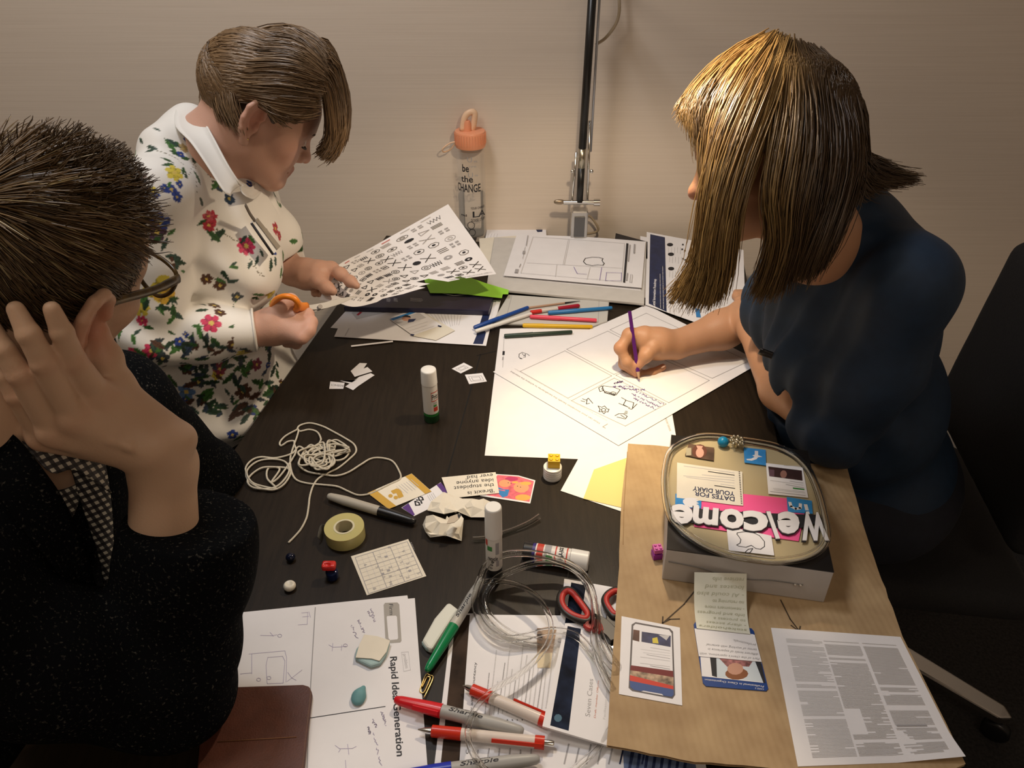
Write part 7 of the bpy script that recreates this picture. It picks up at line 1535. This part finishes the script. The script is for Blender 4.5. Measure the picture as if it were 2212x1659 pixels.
ribbon('shirt_collar', G3([(-60, 805, .80), (5, 855, .765), (70, 920, .765), (130, 968, .775), (190, 985, .80), (225, 985, .83)]), G3([(-70, 850, .77), (-5, 890, .745), (50, 955, .742), (110, 1020, .748), (165, 1015, .775), (240, 1065, .81)]), .0016, MG3, mn)
ribbon('shirt_front', G3([(150, 1000, .80), (180, 1100, .83), (215, 1210, .87), (235, 1330, .91)]), G3([(225, 985, .83), (240, 1090, .86), (245, 1200, .89), (246, 1330, .93)]), .002, MG3, mn)
sS = SDF((-1.0, .25, .60), (-.22, 1.12, 1.16), .0050)
torso(sS, PEL3+V3(0, 0, .10), BE3, CH3, SR3, SL3, NK3-V3(.02, 0, .05), RT3, .014, False, .05, .15, .125, .062)
sS.chain([NK3+V3(.03, 0, .02), cp(160, 1000, .80), cp(205, 1120, .83), cp(232, 1260, .87), cp(238, 1340, .90)], [.064, .042, .034, .018, .006], .01, 's')
sS.chain([SR3, (SR3+ER3)/2+V3(0, -.01, -.01), ER3, cp(405, 1200, .835), cp(408, 1070, .815)], [.072, .070, .066, .066, .064], .03); sS.chain([SL3, EL3, WL3], [.066, .058, .045], .03)
sS.cut(cp(425, 1122, .825), nrm(W3-ER3)+V3(.06, 0, 0), .1)
sS.disp(lambda P: noise3(P, 24, 33)*.005+noise3(P, 60, 35)*.0016+np.exp(-(np.linalg.norm(P-ER3, axis=-1)/.12)**2)*.004*np.sin(80*(P[..., 2]+.5*P[..., 0])))
sS.build('jacket', MJ, mn)
ribbon('lapel', G3([(-60, 880, .745), (20, 930, .735), (90, 1010, .745), (150, 1110, .775), (215, 1290, .84), (232, 1345, .87)]), G3([(-120, 960, .725), (-30, 1040, .72), (40, 1130, .735), (110, 1220, .765), (200, 1330, .84), (225, 1360, .865)]), .004, MJ, mn)
S = SDF((-.95, .38, .05), (-.1, .98, .75), .010); S.ell(PEL3, (.18, .19, .13), None, 0); legs(S, PEL3, V3(-.36, .68, .53), V3(-.36, .68, .02), RT3); S.build('trousers', MATS['trousers_black'], mn)
for s_ in (-1, 1): shoe(V3(-.36, .68-.12*s_, 0), V3(1, 0, 0), mn, M_SHOE)
# glasses
gl = thing('glasses', 'tortoiseshell glasses worn by the man with spiky hair', 'glasses', F3.p(0, .1, 0)); mto = mat('tortoiseshell', (.07, .042, .010), .3, noise=.8, nscale=90)
for g in (-1, 1):
    tube('temple', catmull([F3.p(g*.070, .106, .008), F3.p(g*.0765, .06, .008), F3.p(g*.080, .0, .012), F3.p(g*.081, -.025, .006)], 16), [.0028]*4+[.0024]*12, mto, gl, 8, sx=.8, sy=1.9)
    tube('lens_rim', catmull([F3.p(g*.010, .116, .006), F3.p(g*.034, .116, .012), F3.p(g*.064, .108, .010), F3.p(g*.064, .108, -.012), F3.p(g*.045, .114, -.030), F3.p(g*.020, .117, -.026), F3.p(g*.009, .117, -.010)], 36, True), .0024, mto, gl, 8, True)
    P_ = catmull([F3.p(g*.010, .116, .006), F3.p(g*.034, .116, .012), F3.p(g*.064, .108, .010), F3.p(g*.064, .108, -.012), F3.p(g*.045, .114, -.030), F3.p(g*.020, .117, -.026), F3.p(g*.009, .117, -.010)], 24, True); mesh('lens', P_, [tuple(range(24))], mat('lens_clear', (.95, .96, .95), .03, trans=1, ior=1.02), gl, False)
tube('bridge', catmull([F3.p(-.010, .117, .004), F3.p(0, .121, .007), F3.p(.010, .117, .004)], 8), .0024, mto, gl, 8)
